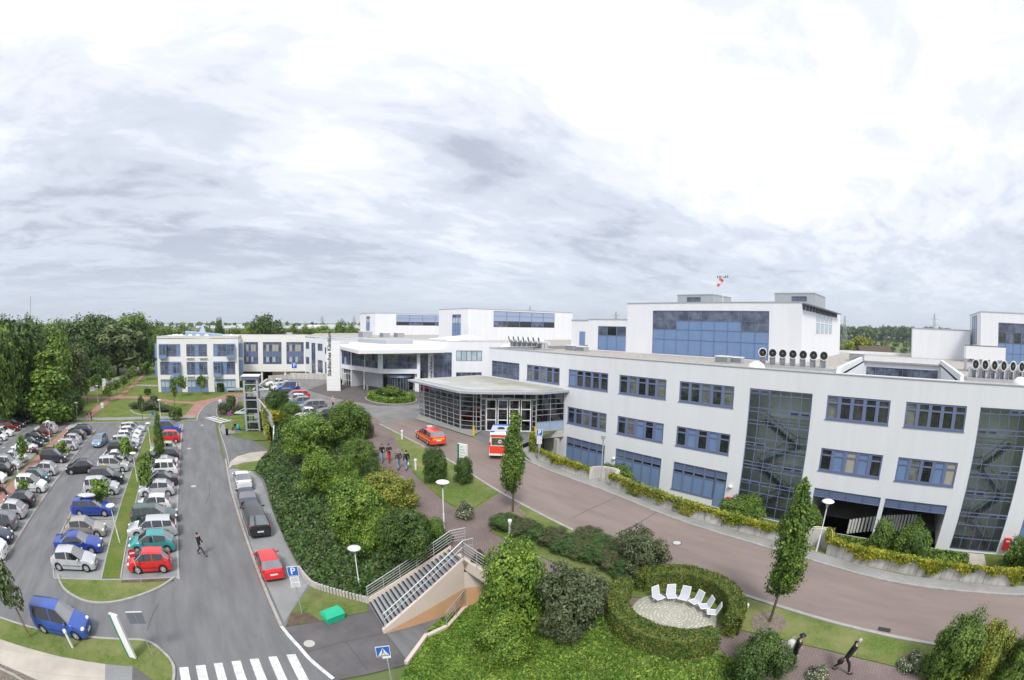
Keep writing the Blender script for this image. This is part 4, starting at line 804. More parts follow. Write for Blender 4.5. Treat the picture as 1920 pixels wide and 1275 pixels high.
# ---- ambulance hall ---------------------------------------------------------------------
PQ = [(-52.0, 27.7), (-42.6, 27.9), (-40.6, 29.3), (-36.7, 33.9), (-35.6, 37.2)]; zb = 4.2
FP = [FR(PQ[i], PQ[i+1]) for i in range(4)]; Bp = building('ambulance_hall', 'steel and glass ambulance hall with flat roof and folding doors', PQ[1])
gridwin(Bp, FP[0], 0, FP[0].L, [8.55, 8.0, 7.45, 6.9, 6.35, 5.8, 5.25, 4.7, zb], ['VVVVVVV']*8, k=0, mull=.06, fr=.09, frm='galv', name='glazed_wall')
gridwin(Bp, FP[1], 0, FP[1].L, [8.55, 8.0, 7.45, 6.9, 6.35, 5.8, 5.25, 4.7, zb], ['VVV']*8, k=0, mull=.07, fr=.08, frm='galv', name='glazed_wall', edges=[0, 1.55, 1.9, FP[1].L])
L3 = FP[2].L; gridwin(Bp, FP[2], 0, L3, [8.55, 7.85], ['VVVVV'], k=0, mull=.08, fr=.09, frm='galv', name='transom_window')
for i in range(4):
    a = .55+i*1.27; gridwin(Bp, FP[2], a, a+1.14, [7.8, 6.75, 5.5, 4.24], ['V', 'V', 'V'], k=-.02, fr=.10, tr=.09, frm='white_metal', name='folding_door')
gridwin(Bp, FP[2], 0, .5, [7.8, 7.2, 6.6, 6, 5.4, 4.8, zb], ['V']*6, k=0, fr=.05, frm='galv', name='side_light')
gridwin(Bp, FP[2], L3-.42, L3, [7.8, 7.2, 6.6, 6, 5.4, 4.8, zb], ['V']*6, k=0, fr=.05, frm='galv', name='side_light')
gridwin(Bp, FP[3], 0, FP[3].L, [8.55, 7.9, 7.3, 6.7, 6.1, 5.3, zb], ['VV', 'VV', 'VV', 'VV', 'VV', 'QQ'], k=0, mull=.06, fr=.08, frm='galv', name='glazed_wall')
mb = MB(); ctr = (-43, 38); rp = [(-52.6, 26.3), (-41.0, 26.5), (-39.6, 27.6), (-35.3, 33.7), (-34.9, 37.2), (-49.75, 37.2), (-52.6, 37.2)]
mb.prism(rp, 8.62, 8.86, 'galv'); mb.prism([(-51.9, 27.2), (-41.5, 27.4), (-40.2, 28.4), (-36.1, 34.2), (-35.8, 37.1), (-51.9, 37.1)], 8.86, 8.95, 'roof_green'); PB(mb, 'roof', Bp)
mb = MB(); mb.prism([(-52.1, 27.6), (-42.6, 27.8), (-40.5, 29.2), (-36.6, 33.8), (-35.5, 37.2), (-52, 37.2)], 3.4, 4.18, 'concrete', top='asphalt'); PB(mb, 'floor_slab', Bp)
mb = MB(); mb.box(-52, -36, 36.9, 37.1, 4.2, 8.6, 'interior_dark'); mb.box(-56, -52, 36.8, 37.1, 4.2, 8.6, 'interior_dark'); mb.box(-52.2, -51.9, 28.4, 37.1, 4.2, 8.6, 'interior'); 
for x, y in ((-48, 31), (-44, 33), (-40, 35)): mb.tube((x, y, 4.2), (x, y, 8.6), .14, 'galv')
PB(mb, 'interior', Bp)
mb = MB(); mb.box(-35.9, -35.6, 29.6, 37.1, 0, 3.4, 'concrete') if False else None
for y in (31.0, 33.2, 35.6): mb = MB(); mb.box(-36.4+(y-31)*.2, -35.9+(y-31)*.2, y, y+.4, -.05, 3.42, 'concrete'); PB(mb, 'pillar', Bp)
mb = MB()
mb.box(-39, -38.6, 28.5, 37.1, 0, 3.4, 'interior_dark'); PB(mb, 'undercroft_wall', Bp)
# yellow bollards, inside vehicle
for i, (x, y) in enumerate((U(888, 817), U(1003, 818))):
    t = thing('bollard', ('left yellow bollard guarding the folding doors', 'right yellow bollard guarding the folding doors')[i], 'bollard', (x, y, zu(x, y))); mb = MB(); mb.tube((x, y, 4), (x, y, 5.2), .11, 'yellow', n=10); PB(mb, 'post', t)
# ---- name pylon ---------------------------------------------------------------------------
PA, PB_ = (-77.6, 22.75), (-76.5, 24.95); FY = FR(PA, PB_); By = thing('name_pylon', 'tall white pylon slab with upright black lettering before the entrance hall', 'sign', (-77, 23.8, 4.2)); mb = MB(); mb.fb(FY, 0, FY.L, 4.0, 12.74, 0, -.45, 'white_metal')
for i in range(8): mb.fb(FY, -.004, FY.L+.004, 5.1+i*1.05, 5.115+i*1.05, .004, -.2, 'galv')
PB(mb, 'slab', By)
text(By, 'Städtisches Klinikum', FY, .55, 6.75, .92, 'black', .012, R_(90), bold=.028)
# ---- lift tower and footbridge ---------------------------------------------------------------
LTA = G(463, 808); LTB = G(487, 808); FT = FR(LTA, LTB); wT = FT.L; Bt = building('lift_tower', 'glass and steel lift tower with blue cap beside the retaining wall', LTA, 'lift tower')
f = MB(); p = MB()
for (a, k) in ((0, 0), (wT, 0), (0, -wT), (wT, -wT)): f.fb(FT, a-.14, a+.14, 0, 7.75, k+.14, k-.14, 'galv')
for z in (.15, 1.3, 2.3, 3.3, 4.6, 5.7, 6.9, 7.6):
    f.fb(FT, .14, wT-.14, z, z+.14, .08, -.08, 'galv'); f.fb(FT, .14, wT-.14, z, z+.14, -wT+.08, -wT-.08, 'galv'); f.fb(FT, -.08, .08, z, z+.14, -.14, -wT+.14, 'galv'); f.fb(FT, wT-.08, wT+.08, z, z+.14, -.14, -wT+.14, 'galv')
PB(f, 'steel_frame', Bt)
for q in ((FT.P(.1, .2, -.02), FT.P(wT-.1, .2, -.02), FT.P(wT-.1, 7.6, -.02), FT.P(.1, 7.6, -.02)), (FT.P(.02, .2, -wT+.1), FT.P(.02, .2, -.1), FT.P(.02, 7.6, -.1), FT.P(.02, 7.6, -wT+.1)), (FT.P(wT-.02, .2, -.1), FT.P(wT-.02, .2, -wT+.1), FT.P(wT-.02, 7.6, -wT+.1), FT.P(wT-.02, 7.6, -.1))): p.quad(*q, 'glass_stair')
PB(p, 'glazing', Bt)
f = MB(); f.fb(FT, -.3, wT+.3, 7.75, 8.15, .3, -wT-.3, 'panel_slate'); f.fb(FT, -.4, wT+.4, 8.15, 8.22, .4, -wT-.4, 'white_metal'); PB(f, 'roof', Bt)
f = MB(); f.fb(FT, .3, wT-.3, 2.6, 4.9, -.5, -wT+.3, 'interior_dark'); f.fb(FT, .9, 1.0, 0, 7.7, -wT+.2, -wT+.1, 'steel_dark'); f.fb(FT, .4, wT-.4, .2, 1.1, -1.2, -1.5, 'steel_dark'); PB(f, 'lift_car', Bt)
for z, sd in ((2.6, -1), (6.1, 1)):
    f = MB(); a = -.0 if sd < 0 else wT; f.fb(FT, a, a+sd*1.8, z, z+.06, .1, -1.8, 'glass_pale')
    f.tube(FT.P(a, z+.9, .1), FT.P(a+sd*1.8, z+.05, .1), .04, 'white_metal', n=5); PB(f, 'door_canopy', Bt)
# footbridge deck from the lift to the terrace and retaining wall
Bf = building('footbridge', 'concrete footbridge deck with solid parapet joining lift and terrace', (LTB[0], LTB[1]+.4), 'bridge'); f = MB()
f.box(-70.3, -56.5, 9.0, 11.4, 3.4, 3.75, 'concrete'); f.box(-69.0, -56.0, 8.85, 9.05, 3.3, 4.9, 'concrete'); PB(f, 'deck', Bf)
for x in (-66, -61.5, -57.5): f = MB(); f.box(x-.2, x+.2, 9.1, 9.5, 0, 3.4, 'concrete'); PB(f, 'pillar', Bf)
Bw = building('retaining_wall', 'tall white concrete retaining wall below the ivy by the lift', (-58, 8.9), 'wall'); f = MB()
f.prism([(-70.5, 9.5), (-81, 9.5), (-95.8, 14.4), (-97.1, 19.5), (-96.8, 27), (-90.4, 36), (-90, 35.5), (-96.5, 26.5), (-96.8, 19.5), (-95.5, 14.8), (-81, 9.8), (-70.5, 9.8)], -.1, 4.5, 'concrete_wall'); f.box(-70.5, -57, 11.5, 11.8, -.1, 4.1, 'concrete_wall')
f.hexa([(-56.5, 9.2, -.1), (-54.6, 8.45, -.1), (-54.4, 8.75, -.1), (-56.3, 9.5, -.1), (-56.5, 9.2, 4.3), (-54.6, 8.45, .9), (-54.4, 8.75, .9), (-56.3, 9.5, 4.3)], 'wall_white')
f.box(-60.5, -56.5, 9.3, 9.6, -.1, 4.4, 'concrete_wall'); PB(f, 'wall', Bw)
Bz = building('low_wall', 'low weathered concrete wall at the far edge of the forecourt', (-96, 20), 'wall'); f = MB(); FZ = FR((-95.6, 15.0), (-97, 20)); FZ2 = FR((-97, 20), (-91, 31)); f.fb(FZ, 0, FZ.L, 3.9, 5.1, 0, -.3, 'concrete_wall'); f.fb(FZ2, 0, FZ2.L, 3.9, 5.4, .0, -.3, 'concrete_wall'); PB(f, 'wall', Bz)
# ---------------------------------------------------------------- cars
PAINT = {}
def paint(nm, col, metal=.0):
    PAINT[nm] = mat('paint_'+nm.replace(' ', '_'), col, .32, metal=metal, spec=.5, coat=.8); return nm
for nm, c, mt in (('white', (.80, .80, .79), 0), ('silver', (.58, .59, .61), .25), ('dark silver', (.20, .21, .23), .4), ('black', (.012, .012, .014), 0), ('dark grey', (.045, .048, .055), .3), ('dark blue', (.018, .028, .065), .2), ('blue', (.025, .065, .36), .2),
    ('bright blue', (.035, .10, .42), .1), ('light blue', (.20, .30, .44), .3), ('red', (.68, .018, .022), 0), ('dark red', (.20, .015, .02), .1), ('pale green', (.48, .55, .35), .2), ('dark green', (.07, .115, .105), .3), ('teal', (.04, .33, .33), .2), ('beige', (.42, .39, .34), .3), ('petrol', (.05, .11, .13), .2), ('orange', (.80, .055, .018), 0), ('rust red', (.42, .05, .05), .1)): paint(nm, c, mt)
# type: L, W, H, hood front z, cowl x, cowl z, screen top x, roof rear x, tail top x, tail top z, belt z, window splits, side glass end
CT = {'hatchback': (4.0, 1.72, 1.47, .66, .98, .95, 1.78, 3.25, 3.88, .98, .92, (2.32,), 3.35), 'small car': (3.5, 1.62, 1.5, .70, .72, .96, 1.42, 2.95, 3.42, 1.0, .94, (2.15,), 3.0),
      'saloon': (4.5, 1.76, 1.42, .66, 1.25, .93, 2.0, 3.1, 3.75, .98, .92, (2.55,), 3.45), 'estate': (4.6, 1.78, 1.49, .66, 1.15, .94, 1.95, 4.1, 4.48, .98, .93, (2.45, 3.4), 4.2),
      'people carrier': (4.3, 1.8, 1.66, .76, .85, 1.05, 1.85, 3.8, 4.18, 1.05, 1.0, (2.4, 3.3), 3.9), 'van': (4.9, 1.92, 1.95, .9, .75, 1.2, 1.55, 4.65, 4.85, 1.15, 1.12, (2.3, 3.5), 4.6),
      'off-roader': (4.5, 1.84, 1.7, .85, 1.15, 1.08, 1.85, 3.95, 4.36, 1.1, 1.05, (2.5, 3.4), 4.0), 'panel estate': (4.1, 1.76, 1.82, .78, .95, 1.08, 1.75, 3.9, 4.06, 1.1, 1.02, (2.4,), 3.8), 'coupe': (4.2, 1.78, 1.36, .62, 1.2, .9, 2.0, 2.9, 3.95, .92, .88, (), 3.2),
      'box van': (5.6, 2.0, 2.6, 1.0, .6, 1.3, 1.25, 5.5, 5.58, 1.3, 1.25, (2.2,), 2.2)}
def lerp(x, xs, ys):
    return float(np.interp(x, xs, ys))
def car_mesh(tp):
    L, W, H, zf, cx, cz, sx, rx, tx, tz, belt, spl, ge = CT[tp]
    xf, xr, wr = .80 if L < 4.4 else .92, L-(.70 if L < 4.4 else .95), .315 if tp not in ('van', 'box van', 'off-roader') else .35
    ar = wr+.055
    X = {0, .06, .18, .4, cx, (cx+sx)/2, sx, sx+.25, (sx+rx)/2, rx-.15, rx, (rx+tx)/2, tx, (tx+L)/2, L-.1, L-.03, L, ge}
    for c in (xf, xr): X |= {c-ar-.02, c-ar, c-ar*.8, c-ar*.5, c, c+ar*.5, c+ar*.8, c+ar, c+ar+.02}
    for s_ in spl: X |= {s_-.04, s_+.04}
    X = sorted(x for x in X if 0 <= x <= L); X = [x for i, x in enumerate(X) if i == 0 or x-X[i-1] > .012]
    px = [0, .04, .18, cx*.6, cx, sx, sx+(rx-sx)*.35, rx, tx, L-.03, L]; pz = [zf-.16, zf-.06, zf+.03, (zf+cz)/2+.06, cz, H-.05, H, H-.07, tz, tz-.06 if tx > L-.5 else tz-.04, tz-.22]
    def top(x): return lerp(x, px, pz)
    def hw(x): return W/2*lerp(x, [0, .06, .25, .7, L*.5, L-.7, L-.2, L-.03, L], [.74, .84, .93, .985, 1, .985, .94, .88, .82])
    def bt(x):
        b = lerp(x, [0, .2, L-.25, L], [.24, .18, .19, .27])
        for c in (xf, xr):
            if abs(x-c) < ar: b = max(b, math.sqrt(max(0, ar*ar-(x-c)**2))+wr-.02)
        return b
    def ring(x):
        w = hw(x); t = top(x); b = bt(x); bl = min(lerp(x, [0, cx, L], [belt-.06, belt-.02, belt+.05]), t-.05); z1 = max(.42, b+.03); z2 = max(min(.62, bl-.06), z1+.02); bl = max(bl, z2+.02); tt = max(t, bl+.04)
        gh = max(0, tt-.04-bl); yr = (w-.05)-gh*.34; zr = max(tt-.055, bl+.012)
        return [(w-.05, b), (w-.005, z1), (w, z2), (w-.035, bl), (yr, zr), (yr*.86, tt-.012), (yr*.45, tt+.008), (0, tt+.015)]
    nR = 8; V = []; 
    for x in X:
        r = ring(x); V += [(x-L/2, y, z) for y, z in r]+[(x-L/2, -y, z) for y, z in r[:-1][::-1]]
    n = 2*nR-1; body, gl = MB(), {}
    for i in range(len(X)-1):
        xm = (X[i]+X[i+1])/2
        for j in range(n-1):
            q = (i*n+j, (i+1)*n+j, (i+1)*n+j+1, i*n+j+1); js = min(j, n-2-j); key = None
            if js == 3 and cx+.12 < xm < ge and not any(abs(xm-s_) < .045 for s_ in spl): key = ('side', j > nR, sum(xm > s_ for s_ in spl))
            if js in (4, 5, 6):
                if cx+.02 < xm < sx-.02: key = ('screen', 0, 0)
                elif rx+.02 < xm < (tx-.02 if tx < L-.5 else (rx+(tx-rx)*.9)) and tp != 'box van' : key = ('rear', 0, 0)
            if tp == 'box van' and key and key[0] == 'side' and key[2] > 0: key = None
            if key: gl.setdefault(key, []).append(q)
            else: body.f.append(list(q)); body.m.append(0); body.sm.append(True)
    body.v = V; e = (len(X)-1)*n
    body.f.append(list(range(n))[::-1]); body.f.append([e+k for k in range(n)]); body.m += [0, 0]; body.sm += [False, False]; body.mats = ['paint_white']
    # rotate so that the nose points to +X
    fl = lambda p: (-p[0], -p[1], p[2])
    body.v = [fl(v) for v in body.v]
    parts = {'body': body, 'win': []}
    for k_, qs in sorted(gl.items(), key=str):
        g = MB(); idx = {}; 
        for q in qs:
            f = []
            for v in q:
                if v not in idx: idx[v] = len(g.v); g.v.append(body.v[v])
                f.append(idx[v])
            g.f.append(f); g.m.append(0); g.sm.append(True)
        g.mats = ['car_glass_side' if k_[0] == 'side' else 'car_glass']; parts['win'].append(({'side': 'side_window', 'screen': 'windscreen', 'rear': 'rear_window'}[k_[0]], g))
    tr = MB(); zb = .2      # underbody, bumper strips, grille
    tr.box(-(L/2-.12), L/2-.12, -(W/2-.2), W/2-.2, .17, .55, 'black'); tr.box(L/2-.05, L/2+.012, -W*.27, W*.27, .36, .46, 'rubber_and_gap_shade'); tr.box(L/2-.04, L/2+.006, -W*.2, W*.2, zf-.13, zf-.07, 'rubber_and_gap_shade'); 
    for c in (xf, xr):
        for s_ in (-1, 1): tr.box(L/2-c-ar+.02, L/2-c+ar-.02, min(s_*(W/2-.3), s_*(W/2-.06)), max(s_*(W/2-.3), s_*(W/2-.06)), .25, wr+ar-.1, 'black')
    for xs_ in ([spl[0]] if spl else [])+[cx+.42]+([min(spl[-1]+.9, ge)] if len(spl) else [rx]):
        for s_ in (-1, 1): xx = L/2-xs_; tr.path([(xx, s_*(W/2-.012), .33), (xx, s_*(W/2+.001), .5), (xx, s_*(W/2+.001), .64), (xx, s_*(W/2-.036), belt)], .007, 'black', 4)
    for s_ in (-1, 1): tr.box(L/2-xr+ar+.06, L/2-xf-ar-.06, s_*(W/2+.001)-.004, s_*(W/2+.001)+.004, .46, .50, 'rubber_and_gap_shade')
    parts['trim'] = tr
    wh = MB(); prof = [(wr*.62, -.10), (wr*.95, -.10), (wr, -.07), (wr, .07), (wr*.95, .10), (wr*.66, .10)]
    wh.lathe(prof, 'tyre', n=18, cap=False); 
    rm = MB(); rm.lathe([(wr*.68, .075), (wr*.6, .088), (wr*.2, .065), (.05, .10), (0, .10)], 'rim', n=16); rm.lathe([(wr*.64, -.09), (0, -.09)], 'black', n=12)
    for k in range(7): 
        a = k*2*math.pi/7; rm.box(0, 0.001, 0, .001, 0, .001, 'rim') if False else rm.add([(wr*.30*math.cos(a-.16), wr*.30*math.sin(a-.16), .085), (wr*.56*math.cos(a-.12), wr*.56*math.sin(a-.12), .093), (wr*.56*math.cos(a+.12), wr*.56*math.sin(a+.12), .093), (wr*.30*math.cos(a+.16), wr*.30*math.sin(a+.16), .085)], [(0, 1, 2, 3)], 'black')
    for b_ in (wh, rm): b_.v = [(x, -z, y) for x, y, z in b_.v]
    parts['wheel'] = wh; parts['rim'] = rm; parts['wpos'] = [(L/2-c, s_*(W/2-.12), wr) for c in (xf, xr) for s_ in (-1, 1)]
    hl = MB(); hl.ball((0, 0, 0), .15, .20, .085, 'lamp_lens', 10, 6); tl = MB(); tl.ball((0, 0, 0), .075, .10, .17 if tp not in ('saloon', 'coupe') else .09, 'tail_red', 8, 6)
    parts['hl'] = hl; parts['tl'] = tl; parts['hpos'] = [(L/2-.17, s_*(W/2-.30), zf-.03) for s_ in (-1, 1)]; parts['tpos'] = [(-(L/2-.085), s_*(W/2*.90-.10), tz-.12) for s_ in (-1, 1)]
    mr = MB(); mr.ball((0, 0, 0), .09, .12, .075, 'black', 8, 6); parts['mr'] = mr; parts['mpos'] = [(L/2-cx-.32, s_*(W/2+.05), belt+.06) for s_ in (-1, 1)]
    pl = MB(); pl.box(-.01, .01, -.26, .26, -.055, .055, 'plate'); parts['pl'] = pl; parts['ppos'] = [(L/2+.018, 0, .42), (-(L/2+.006), 0, .62 if tp != 'saloon' else .55)]
    return parts
PRO = {}
def obj_at(name, me, p, loc=(0, 0, 0), rz=0):
    o = bpy.data.objects.new(name, me); C.objects.link(o); o.parent = p; o.location = loc; o.rotation_euler = (0, 0, rz); return o
def proto(tp):
    if tp in PRO: return PRO[tp]
    P_ = car_mesh(tp); M_ = {}
    def mk(nm, mb, sharp=None):
        o = mb.build(nm, sharp=sharp); me = o.data; bpy.data.objects.remove(o); return me
    M_['body'] = mk('body', P_['body'], 38); M_['win'] = [(n, mk(n, g, 40)) for n, g in P_['win']]
    for k in ('trim', 'wheel', 'rim', 'hl', 'tl', 'mr', 'pl'): M_[k] = mk(k, P_[k], 35)
    for k in ('wpos', 'hpos', 'tpos', 'mpos', 'ppos'): M_[k] = P_[k]
    PRO[tp] = M_; return M_
def car(tp, colour, x, y, z, rz, label, group=None, name=None, cat='car'):
    nm = name or {'hatchback': 'hatchback_car', 'saloon': 'saloon_car', 'estate': 'estate_car', 'van': 'passenger_van', 'panel estate': 'high_roof_car', 'box van': 'box_van'}.get(tp, tp.replace(' ', '_').replace('-', '_'))
    r = thing(nm, label, cat, (x, y, z), rz, group); M_ = proto(tp)
    b = obj_at('body', M_['body'], r); b.material_slots[0].link = 'OBJECT'; b.material_slots[0].material = PAINT[colour]
    for n, me in M_['win']: obj_at(n, me, r)
    obj_at('underbody', M_['trim'], r)
    for p in M_['wpos']:
        w_ = obj_at('wheel', M_['wheel'], r, p, 0 if p[1] < 0 else math.pi); obj_at('rim', M_['rim'], w_)
    for p in M_['hpos']: obj_at('headlight', M_['hl'], r, p)
    for p in M_['tpos']: obj_at('tail_light', M_['tl'], r, p)
    for p in M_['mpos']:
        m_ = obj_at('wing_mirror', M_['mr'], r, p)
        if colour not in ('black',) : m_.material_slots[0].link = 'OBJECT'; m_.material_slots[0].material = PAINT[colour]
    for p in M_['ppos']: obj_at('number_plate', M_['pl'], r, p)
    return r
UPH, DN = R_(90), R_(-90)          # nose towards +Y / -Y (rows stand across the aisles)
T = {'h': 'hatchback', 's': 'small car', 'l': 'saloon', 'e': 'estate', 'm': 'people carrier', 'v': 'van', 'o': 'off-roader', 'p': 'panel estate', 'c': 'coupe', 'b': 'box van'}
# rows: x, type, colour, nose direction (+1 away from the street / -1)
ROWS = {
 'beside the main road': (-5.95, [(-71.0, 'p', 'bright blue', 1), (-65.0, 'm', 'red', -1), (-59.4, 'h', 'pale green', -1), (-56.2, 'e', 'dark grey', -1), (-53.2, 'c', 'silver', -1), (-50.3, 'o', 'white', -1), (-47.2, 'l', 'dark grey', -1), (-44.3, 'h', 'silver', -1), (-40.3, 's', 'white', -1), (-37.9, 'e', 'dark green', 1), (-35.2, 'e', 'silver', -1), (-32.5, 'h', 'teal', -1), (-29.5, 's', 'red', -1)]),
 'left of the grass strip': (-12.45, [(-72.0, 'e', 'silver', 1), (-69.3, 'h', 'white', 1), (-66.4, 'h', 'white', 1), (-63.6, 'e', 'silver', 1), (-60.6, 'e', 'dark grey', 1), (-56.3, 'c', 'white', 1), (-52.6, 'm', 'silver', 1), (-48.2, 'o', 'black', 1), (-45.2, 'm', 'silver', 1), (-39.8, 'e', 'blue', 1), (-35.4, 'h', 'beige', 1), (-32.6, 'l', 'blue', 1), (-29.9, 'h', 'silver', 1)]),
 'right of the brick path': (-22.1, [(-70.6, 'e', 'dark blue', -1), (-67.6, 'h', 'black', -1), (-64.8, 'h', 'silver', -1), (-61.9, 'h', 'silver', -1), (-56.2, 'm', 'dark grey', 1), (-51.1, 'h', 'silver', -1), (-48.4, 's', 'petrol', 1), (-45.6, 'm', 'white', 1), (-41.3, 'h', 'black', -1), (-38.6, 'h', 'silver', -1), (-35.9, 's', 'dark silver', -1), (-33.3, 'l', 'dark blue', 1), (-30.6, 'v', 'white', 1)]),
 'left of the brick path': (-28.9, [(-71.6, 'o', 'silver', -1), (-69.0, 'h', 'dark red', -1), (-66.4, 'l', 'dark grey', 1), (-63.4, 'l', 'dark blue', 1), (-60.6, 'h', 'white', 1), (-55.8, 'c', 'white', 1), (-53.0, 'e', 'silver', 1), (-50.4, 'h', 'black', -1), (-47.6, 'h', 'white', 1), (-44.8, 's', 'silver', 1)]),
 'at the far left kerb': (-37.4, [(-78.0, 'e', 'black', 1), (-75.4, 'l', 'dark grey', 1), (-72.8, 'h', 'dark red', 1), (-69.0, 'l', 'white', 1), (-66.2, 'h', 'white', 1), (-63.4, 'h', 'silver', 1)])}
kn = {'h': 'hatchback', 's': 'small car', 'l': 'saloon', 'e': 'estate', 'm': 'people carrier', 'v': 'camper van', 'o': 'off-roader', 'p': 'high-roof car', 'c': 'coupe'}
for rn, (yy, L_) in ROWS.items():
    for i, (x, t_, c, d) in enumerate(L_):
        if i == 0: lb = f'{c} {kn[t_]} at the far end of the row {rn}'
        elif i == len(L_)-1: lb = f'{c} {kn[t_]} at the near end of the row {rn}'
        else:
            a, b_ = L_[i-1], L_[i+1]; lb = f'{c} {kn[t_]} between {a[2]} {kn[a[1]]} and {b_[2]} {kn[b_[1]]} {rn}'
        if len(lb.split()) > 16: lb = lb.replace(' people carrier', ' minivan').replace(' small car', ' minicar')
        car(T[t_], c, x, yy+rnd.uniform(-.12, .12), .012, (UPH if d > 0 else DN)+R_(rnd.uniform(-1.5, 1.5)), lb, 'cars parked in the row '+rn)
def carG(tp, colour, px, py, rz, label, z=.0, up=False, **k):
    p = U(px, py, .7) if up else G(px, py, z+.7); zz = zu(*p) if up else z
    return car(tp, colour, p[0], p[1], zz, rz, label, **k)
carG('hatchback', 'light blue', 187, 824, R_(-8), 'light blue hatchback driving down the aisle towards the camera')
carG('hatchback', 'black', 149, 874, R_(-80), 'black hatchback turning into a bay across the aisle')
SG = 'cars parked at the kerb right of the main road'
carG('coupe', 'white', 454, 894, R_(180), 'white sports car at the kerb, first of the four kerbside vehicles', group=SG)
carG('saloon', 'dark blue', 462, 928, R_(179), 'dark blue car at the kerb between white sports car and black van', group=SG)
carG('van', 'black', 479, 972, R_(180), 'black passenger van parked at the kerb behind the dark blue car', group=SG)
carG('small car', 'red', 503.3, 1052, R_(180), 'red small car parked at the kerb nearest the green box', group=SG)
car('panel estate', 'bright blue', -22.15, -11.95, 0, R_(81), 'bright blue high-roof car halfway on the grass verge', name='high_roof_car')
UG = 'cars parked on the forecourt'
for px, py, t_, c, lb in ((519, 717, 'saloon', 'white', 'white saloon at the far end of the forecourt row'), (528, 724.5, 'hatchback', 'silver', 'silver hatchback beside the white saloon on the forecourt'), (538, 727, 'panel estate', 'bright blue', 'bright blue high-roof car on the forecourt'), (535, 735.5, 'saloon', 'dark blue', 'dark blue saloon on the forecourt beside the blue high-roof car'), (553.5, 741, 'estate', 'red', 'red estate on the forecourt where two people load the boot'),
    (553.5, 747.5, 'hatchback', 'white', 'white hatchback between the red estate and light blue car'), (562, 753, 'hatchback', 'light blue', 'light blue hatchback on the forecourt'), (581.7, 760.5, 'estate', 'dark silver', 'dark silver estate with tall red rear lights on the forecourt'), (574, 774, 'saloon', 'white', 'white old saloon nearest the shrubs on the forecourt'), (608, 777, 'estate', 'dark grey', 'dark grey estate at the near end of the forecourt row')):
    carG(t_, c, px, py, R_(-90), lb, up=True, group=UG)
# roof box on the blue estate
rb = thing('roof_box', 'grey roof box on the blue estate left of the grass strip', 'roof box', (-39.8, -12.6, 1.5)); mb = MB(); mb.ball((-39.8, -12.9, 1.70), .42, 1.05, .2, 'paint_silver', 14, 8); mb.box(-40.4, -39.2, -12.4, -12.3, 1.5, 1.56, 'black'); mb.box(-40.4, -39.2, -13.5, -13.4, 1.5, 1.56, 'black'); PB(mb, 'shell', rb)
# emergency vehicles
ec = carG('estate', 'orange', 806, 815, R_(173), 'red orange emergency estate car with blue light bar on the upper road', up=True, name='emergency_car'); mb = MB(); mb.box(.0, .28, -.62, .62, 1.50, 1.62, 'lamp_lens'); mb.box(.0, .28, -.62, -.30, 1.5, 1.63, 'sign_blue'); mb.box(.0, .28, .30, .62, 1.5, 1.63, 'sign_blue'); o = mb.build('light_bar'); o.parent = ec
mb = MB(); 
for s_ in (-1, 1): mb.box(-2.2, 1.6, s_*.892-.004, s_*.892+.004, .60, .70, 'yellow')
mb.box(-2.31, -2.296, -.6, .6, .70, .84, 'yellow'); o = mb.build('stripe'); o.parent = ec
# ambulance
ax, ay = U(939, 863); ax += 2.6*math.cos(R_(141)); ay += 2.6*math.sin(R_(141)); am = thing('ambulance', 'white and orange ambulance parked before the glass hall', 'ambulance', (ax, ay, zu(ax, ay)), R_(139)); q = proto('van')
mb = MB(); Wd, La, Ha = .98, 5.2, 2.45
pf = [(-2.6, .35), (2.55, .35), (2.6, .8), (2.45, 1.05), (1.65, 1.3), (1.15, 2.15), (.9, 2.4), (-2.45, 2.5), (-2.6, 2.3)]
n = len(pf); vs = [(x, -Wd+(.1 if z > 1.2 else 0), z) for x, z in pf]+[(x, Wd-(.1 if z > 1.2 else 0), z) for x, z in pf]
mb.add(vs, [tuple(range(n)), tuple(range(n, 2*n))[::-1]]+[(i, n+i, n+(i+1) % n, (i+1) % n)[::-1] for i in range(n)], 'paint_white'); ob = mb.build('body', am, 30)
mb = MB(); mb.box(-2.55, 2.3, -.995, .995, .75, 1.2, 'paint_orange'); mb.box(-2.612, -2.60, -.93, .93, .55, 1.25, 'paint_orange'); mb.box(-2.612, -2.6, -.85, .85, 2.05, 2.3, 'paint_orange'); mb.build('stripe', am)
mb = MB(); mb.box(-2.615, -2.603, -.75, .75, 1.32, 2.0, 'car_glass'); mb.build('rear_window', am); mb = MB(); mb.add([(1.19, -.8, 2.1), (1.19, .8, 2.1), (1.69, .85, 1.32), (1.69, -.85, 1.32)], [(0, 1, 2, 3)], 'car_glass'); mb.v = [(x+.02, y, z+.01) for x, y, z in mb.v]; mb.build('windscreen', am)
mb = MB(); mb.tube((-2.617, 0, 1.68), (-2.625, 0, 1.68), .16, 'paint_white', n=16); mb.box(-2.632, -2.626, -.03, .03, 1.58, 1.78, 'sign_red'); mb.box(-2.632, -2.626, -.1, .1, 1.65, 1.71, 'sign_red'); mb.build('cross_emblem', am)
mb = MB(); mb.box(-2.5, -2.3, -.85, -.5, 2.48, 2.58, 'sign_blue'); mb.box(-2.5, -2.3, .5, .85, 2.48, 2.58, 'sign_blue'); mb.box(.7, .9, -.75, .75, 2.4, 2.5, 'sign_blue'); mb.build('light_bar', am); mb = MB(); mb.ball((-.8, 0, 2.5), .35, .35, .1, 'black', 10, 4); mb.build('roof_vent', am)
for p in ((1.75, -.85, .35), (1.75, .85, .35), (-1.7, -.85, .35), (-1.7, .85, .35)): w_ = obj_at('wheel', q['wheel'], am, p, 0 if p[1] < 0 else math.pi); obj_at('rim', q['rim'], w_)
